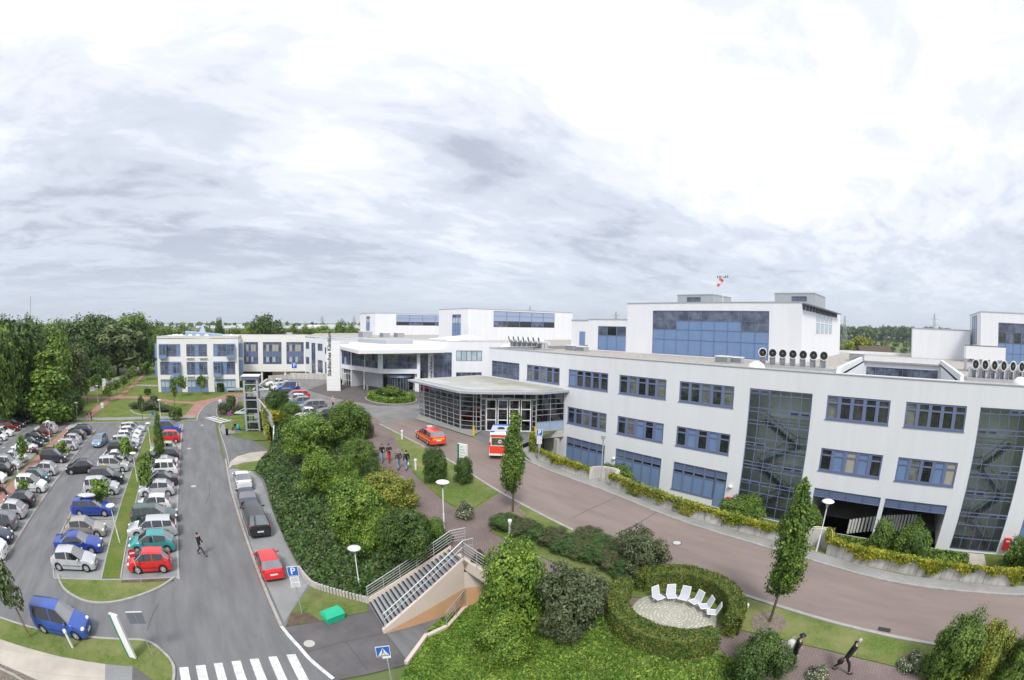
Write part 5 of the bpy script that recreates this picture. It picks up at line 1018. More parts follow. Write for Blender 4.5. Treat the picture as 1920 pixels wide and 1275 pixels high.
for s_ in (-1, 1): mb = MB(); mb.box(-2.62, -2.6, s_*.9-.07, s_*.9+.07, 1.3, 1.6, 'tail_red'); mb.build('tail_light', am)
# motorbikes
def moto(x, y, rz, lb):
    t = thing('motorbike', lb, 'motorbike', (x, y, 0), rz); mb = MB()
    mb.ball((.1, 0, .68), .38, .17, .2, 'paint_dark_red', 10, 6); mb.tube((.65, 0, .32), (.35, 0, 1.0), .04, 'steel_dark'); mb.box(-.35, .3, -.13, .13, .3, .62, 'black'); mb.build('body', t)
    mb = MB(); mb.ball((-.35, 0, .78), .35, .15, .09, 'black', 10, 6); mb.build('saddle', t); mb = MB(); mb.tube((.35, -.35, 1.02), (.35, .35, 1.02), .02, 'steel'); mb.build('handlebar', t)
    for c in (.68, -.68):
        mb = MB(); mb.lathe([(.18, -.06), (.31, -.05), (.31, .05), (.18, .06)], 'tyre', n=16); mb.v = [(x_+c, z_, y_+.31) for x_, y_, z_ in mb.v]; mb.build('wheel', t)
moto(*G(66, 851), R_(60), 'dark red motorbike parked at the tree bed left of the brick path'); moto(*G(6, 925), R_(60), 'dark red motorbike at the left picture edge beside the brick path')
# ---------------------------------------------------------------- street lamps, bollards, signs
def lamp(px, py, tx, ty, lb, up=False, grp='disc topped lamps', d=.42):
    b = U(px, py) if up else G(px, py); z0 = zu(*b) if up else 0; h = max(2.9, min(4.6, hat(b, tx, ty, z0)))
    t = thing('street_lamp', lb, 'street lamp', (b[0], b[1], z0), 0, grp)
    mb = MB(); mb.tube((0, 0, -.3), (0, 0, 1.1), .055, 'white_metal'); mb.tube((0, 0, 1.1), (0, 0, h-.38), .036, 'white_metal'); mb.build('pole', t)
    mb = MB(); mb.lathe([(.04, h-.42), (.10, h-.36), (.11, h-.22), (.16, h-.16), (.14, h-.1)], 'galv', n=14); mb.build('lantern', t)
    mb = MB(); mb.lathe([(0, h-.06), (d*.9, h-.06), (d, h-.03), (d*.8, h+.02), (0, h+.03)], 'white_metal', n=24); mb.build('lamp_shade', t)
LP = [(676, 1112, 661, 1027, 'lamp in the ground cover beside the stair head', 0), (225, 1018, 206, 947, 'lamp leaning over the blue estate with roof box', 0), (258, 903, 248.5, 849, 'lamp on the grass strip beside the silver people carrier', 0), (282.4, 836.5, 278, 793, 'lamp on the grass strip near its far end', 0), (95, 830, 88.5, 789.4, 'lamp left of the brick path beyond the bright tree', 0), (36, 895, 24.5, 838, 'lamp left of the brick path beside the black hatchback', 0),
      (145.6, 788.5, 142, 755, 'lamp with small white notice where the brick path crosses', 0), (184, 754.6, 181, 723, 'lamp on the lawn left of the diagonal brick path', 0), (300.8, 781, 299, 753, 'lamp on the lawn before the curved shrub bed', 0), (1530, 1035, 1551.7, 939, 'lamp standing in the notch of the ivy wall', 1)]
for a in LP: lamp(*a[:5], up=bool(a[5]))
b_ = U(832.5, 992); lamp(832.5, 992, 830, 903, 'lamp beside the brick footpath above the shrubs', True)
t = thing('street_lamp', 'slim lamp with small box head at the curved wall notch', 'street lamp', (*U(1126, 905), zu(*U(1126, 905)))); h = 3.6; mb = MB(); mb.tube((0, 0, -.2), (0, 0, h), .05, 'galv'); mb.build('pole', t); mb = MB(); mb.box(-.12, .12, -.12, .12, h, h+.28, 'galv'); mb.build('lamp_head', t)
def bollight(px, py, lb, up=True, h=.95):
    b = U(px, py) if up else G(px, py); z0 = zu(*b) if up else 0; t = thing('bollard_light', lb, 'bollard light', (b[0], b[1], z0), 0, 'white bollard lights'); mb = MB(); mb.tube((0, 0, -.3), (0, 0, h-.2), .085, 'white_metal', n=12); mb.build('post', t)
    mb = MB(); mb.lathe([(.10, h-.2), (.125, h-.16), (.125, h-.03), (.1, h+.02), (0, h+.03)], 'white_metal', n=14); mb.lathe([(.07, h-.24), (.07, h-.19)], 'lamp_lens', n=12); mb.build('lamp_head', t)
for px, py, lb in ((754, 823.5, 'bollard light beside the upper road near the emergency car'), (779.5, 881, 'bollard light on the lawn right of four walkers'), (955.5, 1000, 'bollard light standing in the low shrub border'), (1391.4, 1163, 'bollard light between hedge and slim tree'), (1849, 1262, 'leaning bollard light before the bushes bottom right'), (1122, 1150, 'bollard light half hidden behind the hedge end'), (897, 1128, 'bollard light behind the big bush at the ramp')): bollight(px, py, lb) if px != 897 else bollight(897, 1128, lb, False)
bollight(137, 1215, 'white bollard light on the verge before the blue high-roof car', False, 1.2)
t = thing('marker_stake', 'tiny white marker stake in the lawn beyond the border', 'stake', (*U(1043, 1001), zu(*U(1043, 1001)))); mb = MB(); mb.box(-.04, .04, -.04, .04, -.1, .38, 'white_metal'); mb.build('stake', t)
def frame_to_cam(x, y, w_, turn=0.0):   # a sign plane centred at x,y turned towards the road user
    a = math.atan2(-x, y)+R_(turn); u = Vector((math.cos(a), math.sin(a)))
    return FR((x-u.x*w_/2, y-u.y*w_/2), (x+u.x*w_/2, y+u.y*w_/2))
def psign(px, py, lb, up=False, h=3.3, s=.62, turn=0, extra=True, name='parking_sign'):
    b = U(px, py) if up else G(px, py); z0 = zu(*b) if up else 0; t = thing(name, lb, 'sign', (b[0], b[1], z0)); F = frame_to_cam(b[0], b[1], s, turn)
    mb = MB(); mb.tube((b[0], b[1], z0-.3), (b[0], b[1], z0+h), .035, 'galv'); PB(mb, 'pole', t)
    mb = MB(); mb.fb(F, 0, s, z0+h-s, z0+h, .05, .07, 'white_metal'); mb.fb(F, .03, s-.03, z0+h-s+.03, z0+h-.03, .07, .074, 'sign_blue'); o = PB(mb, 'sign_panel', t); text(t, 'P', F, s/2, z0+h-s/2+.01, s*.95, 'white_metal', .078, align='CENTER', bold=.012)
    if extra:
        mb = MB(); 
        for k in (0, 1):
            z1 = z0+h-s-.06-k*.36; mb.fb(F, .05, s-.05, z1-.33, z1, .05, .065, 'white_metal')
            for q in range(4): mb.fb(F, .1, s-.1, z1-.08-q*.065, z1-.06-q*.065, .065, .068, 'sign_grey')
        PB(mb, 'notice', t)
    return t
psign(567, 1152, 'blue parking sign with two white notices beside the red small car', h=3.35)
psign(1010, 866, 'blue parking sign beside the ambulance driveway', True, h=3.0, s=.55, extra=True)
psign(553, 728, 'blue parking sign at the far end of the forecourt', True, h=4.6, s=1.0, extra=False)
# pedestrian crossing sign, bottom
b_ = G(737, 1290); t = thing('crossing_sign', 'blue square pedestrian crossing sign on a bent pole at the bottom edge', 'sign', (b_[0], b_[1], 0)); hs = hat(b_, 721, 1213); F = frame_to_cam(b_[0]-.15, b_[1]-.1, .62, 6)
mb = MB(); mb.tube((b_[0], b_[1], -.3), (b_[0], b_[1], hs-.75), .035, 'galv'); mb.fb(F, .25, .62, hs-.8, hs-.72, -.05, .02, 'white_metal'); PB(mb, 'pole', t)
mb = MB(); mb.fb(F, 0, .62, hs-.62, hs, .05, .07, 'white_metal'); mb.fb(F, .025, .595, hs-.595, hs-.025, .07, .074, 'sign_blue'); mb.add([F.P(.07, hs-.55, .078), F.P(.55, hs-.55, .078), F.P(.31, hs-.09, .078)], [(0, 1, 2)], 'white_metal')
mb.fb(F, .28, .33, hs-.36, hs-.22, .078, .082, 'black'); mb.tube(F.P(.31, hs-.19, .078), F.P(.31, hs-.19, .083), .03, 'black'); mb.add([F.P(.28, hs-.36, .082), F.P(.31, hs-.36, .082), F.P(.24, hs-.5, .082), F.P(.21, hs-.5, .082)], [(0, 1, 2, 3)], 'black'); mb.add([F.P(.30, hs-.36, .082), F.P(.33, hs-.36, .082), F.P(.40, hs-.5, .082), F.P(.37, hs-.5, .082)], [(0, 1, 2, 3)], 'black')
for k in range(5): mb.fb(F, .13+k*.08, .16+k*.08, hs-.54, hs-.515, .079, .083, 'black')
PB(mb, 'sign_panel', t)
# round no-entry style sign beside the red car
b_ = G(267, 1099); t = thing('round_sign', 'round red sign on a thin pole before the red small car', 'sign', (b_[0], b_[1], 0)); hs = hat(b_, 247, 1028); mb = MB(); mb.tube((b_[0], b_[1], -.2), (b_[0], b_[1], hs), .03, 'galv'); PB(mb, 'pole', t)
mb = MB(); nv = Vector((.95, .3, 0)).normalized(); c = Vector((b_[0], b_[1], hs-.3)); mb.tube(c+nv*.04, c+nv*.055, .3, 'sign_red', n=20); mb.tube(c-nv*.0, c+nv*.035, .3, 'galv', n=20); u_ = Vector((-nv.y, nv.x, 0)); q = [c+nv*.058+u_*a+Vector((0, 0, b2)) for a, b2 in ((-.2, -.05), (.2, -.05), (.2, .05), (-.2, .05))]; mb.add(q, [(0, 1, 2, 3)], 'white_metal'); PB(mb, 'sign_panel', t)
# back of the twin panel sign
b_ = G(287, 1230); t = thing('direction_sign', 'twin dark grey sign backs on a pole at the junction', 'sign', (b_[0], b_[1], 0)); hs = hat(b_, 256, 1145); F = frame_to_cam(b_[0], b_[1], .9, -16)
mb = MB(); mb.tube((b_[0], b_[1], -.2), (b_[0], b_[1], hs), .03, 'galv'); PB(mb, 'pole', t); mb = MB(); mb.fb(F, -.02, .42, hs-.72, hs, .04, .06, 'sign_grey'); mb.fb(F, .48, .92, hs-.72, hs, .04, .06, 'sign_grey'); mb.fb(F, -.02, .92, hs-.03, hs+.01, .03, .07, 'white_metal'); PB(mb, 'sign_panel', t)
# white totem boards
def totem(px, py, tx, ty, w_, ang, lb, up=False, txt=True, th=.16, side='L'):
    b = U(px, py) if up else G(px, py); z0 = zu(*b) if up else 0; h = hat(b, tx, ty, z0); t = thing('information_board', lb, 'sign', (b[0], b[1], z0)); u_ = Vector((math.cos(ang), math.sin(ang))); F = FR((b[0], b[1]), (b[0]+u_.x, b[1]+u_.y))
    mb = MB(); mb.fb(F, 0, w_, z0+.08, z0+h, -th, 0, 'white_metal'); PB(mb, 'board', t); mb = MB(); mb.fb(F, .0, w_*.2, z0+.09, z0+h-.03, .002, .01, 'sign_green'); mb.fb(F, -.006, 0, z0+.09, z0+h-.03, -th, .01, 'sign_green') if txt else None; PB(mb, 'green_stripe', t)
    if txt:
        mb = MB()
        for k in range(9): mb.fb(F, w_*.3, w_*(.62+.25*((k*7) % 3)/2), z0+h*.88-k*.24, z0+h*.88-k*.24+.035, .002, .006, 'sign_grey')
        PB(mb, 'lettering', t)
totem(858, 880, 858, 831, .95, math.atan2(*reversed(U(858, 880)))*0+R_(20), 'white information board with green stripe on the lawn by the upper road', True)
totem(241, 1233, 205, 1150, .55, R_(66), 'tall white board with green stripe on the verge near the junction', False, False)
# small signs across the back lawn
def post(px, py, tx, ty, lb, kind, up=False):
    b = U(px, py) if up else G(px, py); z0 = zu(*b) if up else 0; h = hat(b, tx, ty, z0); t = thing('small_sign', lb, 'sign', (b[0], b[1], z0)); F = frame_to_cam(b[0], b[1], .6); mb = MB(); mb.tube((b[0], b[1], z0-.1), (b[0], b[1], z0+h), .035, 'galv'); PB(mb, 'pole', t); mb = MB()
    if kind == 'board': mb.fb(F, .0, .75, z0+h-.9, z0+h-.1, .04, .06, 'white_metal')
    elif kind == 'round': mb.tube(F.P(.3, z0+h-.35, .04), F.P(.3, z0+h-.35, .06), .34, 'white_metal', n=18); mb.fb(F, .05, .55, z0+h-1.05, z0+h-.8, .04, .06, 'white_metal')
    elif kind == 'stop': mb.tube(F.P(.1, z0+h-.5, .04), F.P(.1, z0+h-.5, .06), .36, 'sign_magenta', n=18); mb.tube(F.P(.1, z0+h-.5, .06), F.P(.1, z0+h-.5, .064), .2, 'sign_blue', n=18); 
    elif kind == 'blue': mb.fb(F, .05, .5, z0+h-.7, z0+h-.05, .04, .06, 'sign_blue')
    PB(mb, 'sign_panel', t)
post(98, 790, 94, 756, 'small white notice board on the slim camera mast at the hedge', 'board'); post(193, 775, 192, 754, 'round white sign beside the diagonal brick path', 'round'); post(434.2, 803, 430, 770, 'magenta round no stopping sign on slanting white post by the lift', 'stop'); post(287.5, 785, 288, 770, 'small blue sign on the verge before the shrub bed', 'blue'); post(413.5, 764, 413.5, 748, 'round white sign on the traffic island before the lift', 'round')
for px, py, w_, h, lb, nm in ((97.5, 790, .7, 1.9, 'grey steel cabinet at the far pavement under the camera mast', 'cabinet'), (108.5, 789, 1.2, 1.5, 'white box sign at the far pavement', 'box_sign'), (196, 734, 1.0, 3.0, 'white upright board among young trees on the lawn', 'box_sign')):
    b = G(px, py); t = thing(nm, lb, 'cabinet' if nm == 'cabinet' else 'sign', (b[0], b[1], 0)); F = frame_to_cam(b[0], b[1], w_); mb = MB(); mb.fb(F, 0, w_, .12, h, .1, -.1, 'galv' if nm == 'cabinet' else 'white_metal'); mb.fb(F, .05, .12, 0, .12, .05, -.05, 'galv'); mb.fb(F, w_-.12, w_-.05, 0, .12, .05, -.05, 'galv'); PB(mb, 'casing', t)
b = G(145, 773); 
# bins, boxes, benches, manholes
def bin_(px, py, lb, up=False, m='black'):
    b = U(px, py) if up else G(px, py); z0 = zu(*b) if up else 0; t = thing('litter_bin', lb, 'bin', (b[0], b[1], z0)); mb = MB(); mb.lathe([(.19, 0), (.22, .05), (.22, .85), (.24, .9), (.18, .98), (0, 1.0)], m, n=14); mb.build('bin_body', t)
bin_(426, 816, 'black litter bin at the road corner by the lift'); bin_(689, 732, 'grey litter bin beside the thin entrance column', True, 'galv')
gx, gy = G(626, 1162); gb = thing('grit_box', 'bright green plastic grit box on the grass by the stairs', 'grit box', (gx, gy, .04), R_(-77)); gb.scale = (.74, .74, .74); mb = MB(); mb.hexa([(-.72, -.42, 0), (.72, -.42, 0), (.72, .42, 0), (-.72, .42, 0), (-.8, -.5, .6), (.8, -.5, .6), (.8, .5, .6), (-.8, .5, .6)], 'green_box'); mb.build('tub', gb)
mb = MB(); mb.hexa([(-.84, -.54, .6), (.84, -.54, .6), (.84, .54, .6), (-.84, .54, .6), (-.78, -.46, .82), (.78, -.46, .82), (.74, .30, .92), (-.74, .30, .92)], 'green_box'); mb.box(-.5, .5, -.62, -.54, .58, .66, 'green_box'); mb.build('lid', gb)
mhs = [(363, 912, 0), (335, 837, 0), (354.5, 841, 0), (379, 797.5, 0), (7, 839, 0), (580, 1207, 0), (1269, 1018, 1)]
for i, (px, py, u_) in enumerate(mhs):
    b = U(px, py) if u_ else G(px, py); z0 = zu(*b) if u_ else 0; r = .32 if not u_ else .25; t = thing('manhole_cover', ['pale manhole cover in the middle of the main road', 'manhole cover farther up the main road, left one', 'manhole cover farther up the main road, right one', 'manhole cover before the far zebra crossing', 'manhole cover in the far left aisle', 'small pale cover in the dark footway before the stairs', 'round manhole cover in the red upper road'][i], 'manhole cover', (b[0], b[1], z0+.004)); mb = MB(); mb.lathe([(r*1.35 if u_ else r*1.1, .0), (r*1.3 if u_ else r*1.05, .012), (r, .014)], 'asphalt_dark', n=20); mb.lathe([(r, .014), (r*.9, .02), (0, .022)], 'concrete', n=20); mb.build('cover', t)
b = U(1658, 1181); t = thing('drain_grate', 'dark drain grate at the inner kerb of the upper road', 'drain', (b[0], b[1], zu(*b)+.02)); mb = MB(); mb.box(-.35, .35, -.14, .14, 0, .02, 'rubber_and_gap_shade'); mb.build('grate', t)
def bench(px, py, lb, rz, up=False):
    b = U(px, py) if up else G(px, py); t = thing('bench', lb, 'bench', (b[0], b[1], 0), rz, 'grey benches before the hedge'); mb = MB(); mb.box(-1.2, 1.2, -.25, .25, .4, .5, 'galv'); mb.build('seat', t); mb = MB(); mb.box(-1.2, 1.2, .22, .3, .5, .9, 'galv'); mb.build('backrest', t)
    for s_ in (-1, 1): mb = MB(); mb.box(s_*1.0-.06, s_*1.0+.06, -.2, .2, 0, .4, 'galv'); mb.build('leg', t)
bench(434, 735, 'left grey bench before the dark hedge by the ward building', R_(80)); bench(449, 734.5, 'right grey bench before the dark hedge by the ward building', R_(80))
# ---------------------------------------------------------------- garden chairs round the cobbles
def chair(i, a, lb, r=1.0):
    x, y = cob[0]+2.45*math.cos(a), cob[1]+2.0*math.sin(a)-.15; t = thing('garden_chair', lb, 'chair', (x, y, zu(x, y)+.03), a+R_(90), 'white mesh chairs round the cobbles')
    mb = MB(); mb.hexa([(-.25, -.27, .40), (.25, -.27, .40), (.25, .22, .36), (-.25, .22, .36), (-.25, -.27, .43), (.25, -.27, .43), (.25, .22, .39), (-.25, .22, .39)], 'mesh_white')
    o = mb.build('seat', t); mb = MB(); mb.hexa([(-.25, .20, .37), (.25, .20, .37), (.25, .23, .37), (-.25, .23, .37), (-.23, .40, .93), (.23, .40, .93), (.23, .43, .93), (-.23, .43, .93)], 'mesh_white'); mb.build('backrest', t)
    mb = MB(); 
    for s_ in (-1, 1): mb.path([(s_*.26, -.28, .43), (s_*.26, .22, .39), (s_*.24, .42, .95)], .022, 'white_metal', 6)
    mb.tube((-.24, .42, .95), (.24, .42, .95), .022, 'white_metal'); mb.tube((-.26, -.28, .43), (.26, -.28, .43), .022, 'white_metal'); mb.build('frame', t)
    mb = MB(); mb.tube((0, 0, 0), (0, 0, .38), .035, 'galv'); mb.box(-.36, .36, -.03, .03, .30, .345, 'galv'); mb.build('leg', t)
mat('mesh_white', (.44, .46, .50), .5, 0, 60, 0, col2=(.60, .62, .66), det=1)
cpx = [(1235, 1117), (1259.6, 1115), (1282, 1118), (1303.5, 1125), (1321.5, 1134), (1336, 1145)]
cl = ['leftmost white mesh chair of the curved row of six', 'second white mesh chair from the left in the curved row', 'third white mesh chair from the left in the curved row', 'fourth white mesh chair from the left in the curved row', 'fifth white mesh chair from the left in the curved row', 'rightmost white mesh chair of the curved row of six']
for i, (px, py) in enumerate(cpx):
    x, y = U(px, py, .45); a = math.atan2((y-cob[1]), x-cob[0]); t0 = len(bpy.data.objects); chair(i, a, cl[i])
    for o in list(C.objects)[-8:]:
        if o.get('category') == 'chair': o.location = (x, y, zu(x, y)+.02); o.rotation_euler = (0, 0, a-R_(90)); o.scale = (.86,)*3
x, y = U(1187, 1162, .3); chair(9, R_(200), 'single white mesh chair at the left edge of the cobbles'); 
for o in list(C.objects)[-8:]:
    if o.get('category') == 'chair': o.location = (x, y, zu(x, y)+.02); o.rotation_euler = (0, 0, R_(110)); o.scale = (.84,)*3
# ---------------------------------------------------------------- outside staircase and underpass
SBa, SBb = np.array(G(690, 1130)), np.array(G(720, 1181)); STa = np.array((-20.25, 12.75)); STb = np.array((-18.7, 12.25)); SBa = np.array((-22.0, 7.75)); SBb = np.array((-19.0, 7.35)); STa = np.array((-20.75, 12.9)); STb = np.array((-18.75, 12.9))
dirv = np.array((.16, .987)); TT = 5.0; zt = 3.35
st = thing('staircase', 'straight outdoor staircase with grey treads and pale concrete stringer', 'stairs', (-20.6, 7.6, 0))
SB0 = np.array(G(692, 1132)); SB1 = np.array(G(722, 1184)); tp0 = np.array(U(846, 1028)); tp1 = np.array(U(868, 1051))
nS = 20; mb = MB()
def SP(side, t): a = SB0*(1-side)+SB1*side; b = tp0*(1-side)+tp1*side; return a*(1-t)+b*t
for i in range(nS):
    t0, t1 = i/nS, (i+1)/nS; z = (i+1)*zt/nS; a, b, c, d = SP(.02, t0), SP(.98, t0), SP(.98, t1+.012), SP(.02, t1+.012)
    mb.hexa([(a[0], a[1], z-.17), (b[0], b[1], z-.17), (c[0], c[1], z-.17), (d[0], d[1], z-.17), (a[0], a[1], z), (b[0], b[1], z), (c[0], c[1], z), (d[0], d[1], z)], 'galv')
    mb.hexa([(*(a+(d-a)*.04), z), (*(b+(c-b)*.04), z), (*(b+(c-b)*.42), z), (*(a+(d-a)*.42), z), (*(a+(d-a)*.04), z+.006), (*(b+(c-b)*.04), z+.006), (*(b+(c-b)*.42), z+.006), (*(a+(d-a)*.42), z+.006)], 'rubber_and_gap_shade')  # dark band painted on each tread for the shaded gap between open treads
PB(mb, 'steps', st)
mb = MB()
for sd in (1.0, 1.07), (-.05, .0):
    P0, P1, P2, P3 = SP(sd[0], -.03), SP(sd[1], -.03), SP(sd[1], 1.0), SP(sd[0], 1.0)
    mb.hexa([(*P0, -.1), (*P1, -.1), (*P2, zt-.75), (*P3, zt-.75), (*P0, .28), (*P1, .28), (*P2, zt+.22), (*P3, zt+.22)], 'plaster_pale')
PB(mb, 'stringer', st)
mb = MB(); mb2 = MB(); A0, A1 = SP(1.072, .0), SP(1.072, 1.0)
mb.add([(*A0, -.05), (*A1, -.05), (*A1, 1.55), (*A0, .1)], [(0, 1, 2, 3)], 'plaster_peach') ; mb.add([(*A0, .1), (*A1, 1.55), (*A1, zt-.7)], [(0, 1, 2)], 'plaster_pale')
A2 = A1+np.array((2.0, 4.2)); mb.add([(*A1, -.05), (*A2, -.05), (*A2, 1.7), (*A1, 1.55)], [(0, 1, 2, 3)], 'plaster_peach'); mb.add([(*A1, 1.55), (*A2, 1.7), (*A2, 3.0), (*A1, zt-.7)], [(0, 1, 2, 3)], 'plaster_pale'); PB(mb, 'side_wall', st)
def railing(name, lb, pts, h=1.0, nb=5, m='steel', posts=None, grp=None, npost=6):
    t = thing(name, lb, 'railing', pts[0], 0, grp); mb = MB()
    for a, b in zip(pts, pts[1:]):
        a = Vector(a); b = Vector(b)
        for k in range(nb):
            z = h*(1-k/(nb+.6)); mb.tube(a+Vector((0, 0, z)), b+Vector((0, 0, z)), .032 if k == 0 else .016, m, n=6)
    PB(mb, 'bars', t)
    L = [Vector(p) for p in pts]; 
    for a, b in zip(L, L[1:]):
        n_ = max(1, round((b-a).length/1.25))
        for k in range(n_+1):
            mb = MB(); p = a+(b-a)*(k/n_); mb.tube(p-Vector((0, 0, .15)), p+Vector((0, 0, h)), .026, m, n=6); PB(mb, 'post', t)
p3 = lambda s_, t_, z: (*SP(s_, t_), z)
railing('stair_railing', 'outer steel railing on the left side of the staircase', [p3(-.02, .0, .2), p3(-.02, 1.0, zt+.2), (*(tp0+np.array((.1, .9))), zt+.2)])
railing('stair_railing', 'inner steel handrail over the pale stringer of the staircase', [p3(1.03, .0, .3), p3(1.03, 1.0, zt+.3), (*(tp1+np.array((.1, .6))), zt+.3)], nb=2)
r0, r1 = U(866, 1048), U(925, 1087); railing('bridge_railing', 'steel railing on the path above the underpass', [(*r0, zu(*r0)+.1), (*r1, zu(*r1)+.1)])
w0, w1 = G(838, 1180), G(903, 1110); railing('ramp_railing', 'low steel railing beside the underpass ramp', [(*w0, .25), (*w1, .75), (w1[0]-.1, w1[1]+3.2, .8)], h=.95, nb=4)
t = thing('path_bridge', 'white concrete edge beam of the path bridge over the underpass', 'bridge', (*r0, 3)); mb = MB(); FB = FR(r0, r1); mb.fb(FB, -.5, FB.L+1.0, zu(*r0)-.62, zu(*r0)+.06, .0, -.25, 'plaster_pale'); mb.fb(FB, -.5, FB.L+1, zu(*r0)-.6, zu(*r0)-.35, -.25, -3.2, 'concrete'); PB(mb, 'edge_beam', t)
t = thing('kerb_wall', 'low pale kerb wall between ramp and grass slope', 'wall', (*G(765, 1245), 0)); mb = MB(); kl = [G(762, 1246), G(800, 1196), G(838, 1180), G(870, 1146), G(903, 1112), (G(903, 1112)[0]-.2, G(903, 1112)[1]+3)]; a_ = offset(kl, .1); b__ = offset(kl, -.1)
for i in range(len(kl)-1): mb.hexa([(*a_[i], -.1), (*a_[i+1], -.1), (*b__[i+1], -.1), (*b__[i], -.1), (*a_[i], .22), (*a_[i+1], .3), (*b__[i+1], .3), (*b__[i], .22)], 'plaster_pale')
PB(mb, 'wall', t)
patch('pavement', [G(722, 1184), G(762, 1246), G(800, 1196), G(870, 1146), G(903, 1112), (-19.6, 17.5), (-16.8, 19.0), tuple(A1), tuple(A0)], 'asphalt', .012)
# palisade at the foot of the ground cover
t = thing('palisade', 'low palisade of grey round concrete posts edging the ground cover', 'edging', (*G(590, 1100), 0)); mb = MB(); pl_ = smooth_line(GP([(562, 1072), (578, 1092), (592, 1103), (640, 1118), (690, 1131)]), 9)
for i, p in enumerate(pl_): mb.tube((p[0], p[1], -.1), (p[0], p[1], .45+.02*(i % 2)), .09, 'concrete', n=7)
PB(mb, 'posts', t)
# ---------------------------------------------------------------- retaining parapets along the upper road
def pwall(name, lb, basepx, toph, close=None, extra=None):
    L = [U(*p) for p in basepx] if not extra else extra; L = smooth_line(L, 4); t = thing(name, lb, 'wall', (*L[0], 3)); mb = MB(); tr = MB(); a = L; b = offset(L, .28)
    for i in range(len(L)-1):
        zz = [zu(*q)+toph for q in (a[i], a[i+1])]
        mb.hexa([(*a[i], -.1), (*a[i+1], -.1), (*b[i+1], -.1), (*b[i], -.1), (*a[i], zz[0]), (*a[i+1], zz[1]), (*b[i+1], zz[1]), (*b[i], zz[0])], 'concrete_wall')
        tr.tube((*[(a[i][k]+b[i][k])/2 for k in (0, 1)], zz[0]+.07), (*[(a[i+1][k]+b[i+1][k])/2 for k in (0, 1)], zz[1]+.07), .03, 'rail_yellow', n=6)
    PB(mb, 'wall', t); PB(tr, 'rail', t); jn = MB(); s_ = 0
    for i in range(len(L)-1):
        s_ += math.hypot(L[i+1][0]-L[i][0], L[i+1][1]-L[i][1])
        if s_ > 1.15: s_ = 0; q = L[i+1]; n_ = np.array(offset(L, -.004)[i+1]); jn.tube((*n_, zu(*q)-.1), (*n_, zu(*q)+toph), .014, 'steel_dark', n=4)
    PB(jn, 'joint', t); return L
mat('rail_yellow', (.72, .68, .42), .5)
WL = []
WL.append(pwall('parapet_wall', 'short ivy covered parapet left of the first wall notch', [(1008, 862), (1050, 880), (1104, 900)], .95))
WL.append(pwall('parapet_wall', 'long parapet between the two wall notches with overhanging ivy', [(1143, 912), (1200, 936), (1260, 959), (1320, 979), (1365, 992), (1443, 1013), (1500, 1028)], .95))
WL.append(pwall('parapet_wall', 'weathered parapet right of the lamp notch with yellow ivy', [(1548, 1038.5), (1591, 1053), (1641, 1064), (1741, 1084), (1817, 1094), (1907, 1101)], .95))
WL.append(pwall('parapet_wall', 'last parapet at the right picture edge', [(1925, 1102), (1990, 1104), (2050, 1100)], .95))
pwall('notch_wall', 'curved white wall of the notch with the slim lamp', None, .95, extra=[U(1104, 900), (U(1104, 900)[0]+.5, U(1104, 900)[1]+1.0), (U(1143, 912)[0]-.3, U(1143, 912)[1]+1.2), U(1143, 912)])
pwall('notch_wall', 'curved white wall of the notch with the disc lamp', None, .95, extra=[U(1500, 1028), (U(1500, 1028)[0]+.4, U(1500, 1028)[1]+1.1), (U(1548, 1038)[0]-.3, U(1548, 1038)[1]+1.2), U(1548, 1038.5)])
h_ = thing('hydrant', 'small red hydrant in the garden behind the right parapet', 'hydrant', (3.5, 31.5, 0)); mb = MB(); mb.lathe([(.12, 0), (.12, .6), (.16, .65), (.1, .85), (0, .9)], 'sign_red', n=10); mb.build('hydrant_body', h_)
# ---------------------------------------------------------------- roof fans, windsock, chillers
fl_ = []
for r_, (x0, n_, yy, gn) in enumerate(((-55.9, 7, 46, 'left'), (-15.72, 7, 46, 'middle'), (7.95, 9, 46, 'right'))):
    b_ = thing('fan_plinth', f'steel plinth under the {gn} row of roof fans', 'plinth', (x0+3, yy, 12.4)); mb = MB(); mb.box(x0-.9, x0+n_*1.14+.2, yy-.7, yy+1.4, 12.4, 12.62, 'galv'); PB(mb, 'plinth', b_)
    for i in range(n_):
        x = x0+i*1.14; o_ = ['first', 'second', 'third', 'fourth', 'fifth', 'sixth', 'seventh', 'eighth', 'ninth'][i]
        t = thing('roof_fan', f'{o_} round exhaust fan from the left in the {gn} roof row', 'fan', (x, yy, 12.6), R_(16) if gn != 'left' else R_(-20), 'round exhaust fans on the roof'); mb = MB()
        mb.lathe([(.34, -.1), (.37, .0), (.45, .55), (.48, .62), (.42, .62), (.38, .3), (.36, .05)], 'white_metal', n=20); mb.v = [(p[0], -p[2]+.2, p[1]+1.0+.35*p[2]) for p in mb.v]; mb.build('cowl', t)
        mb = MB(); mb.lathe([(.40, .48), (0, .46)], 'black', n=20); mb.lathe([(.1, .5), (.1, .56), (0, .58)], 'steel_dark', n=10); mb.v = [(p[0], -p[2]+.2, p[1]+1.0+.35*p[2]) for p in mb.v]; mb.build('impeller', t)
        mb = MB(); 
        for s_ in (-1, 1): mb.box(s_*.28-.04, s_*.28+.04, .0, .4, 0, .7, 'galv')
        mb.box(-.3, .3, .5, .95, .0, .75, 'steel'); mb.tube((0, .2, .9), (0, 1.1, .75), .3, 'steel', n=14); mb.build('stand', t)
t = thing('chiller_unit', 'long white chiller on steel legs on the roof at right', 'unit', (11, 62, 12.4)); mb = MB(); mb.box(8.6, 14.6, 57.5, 59.6, 13.8, 15.2, 'white_metal'); mb.box(8.6, 14.6, 57.6, 59.5, 15.2, 15.3, 'steel_dark'); PB(mb, 'casing', t); mb = MB()
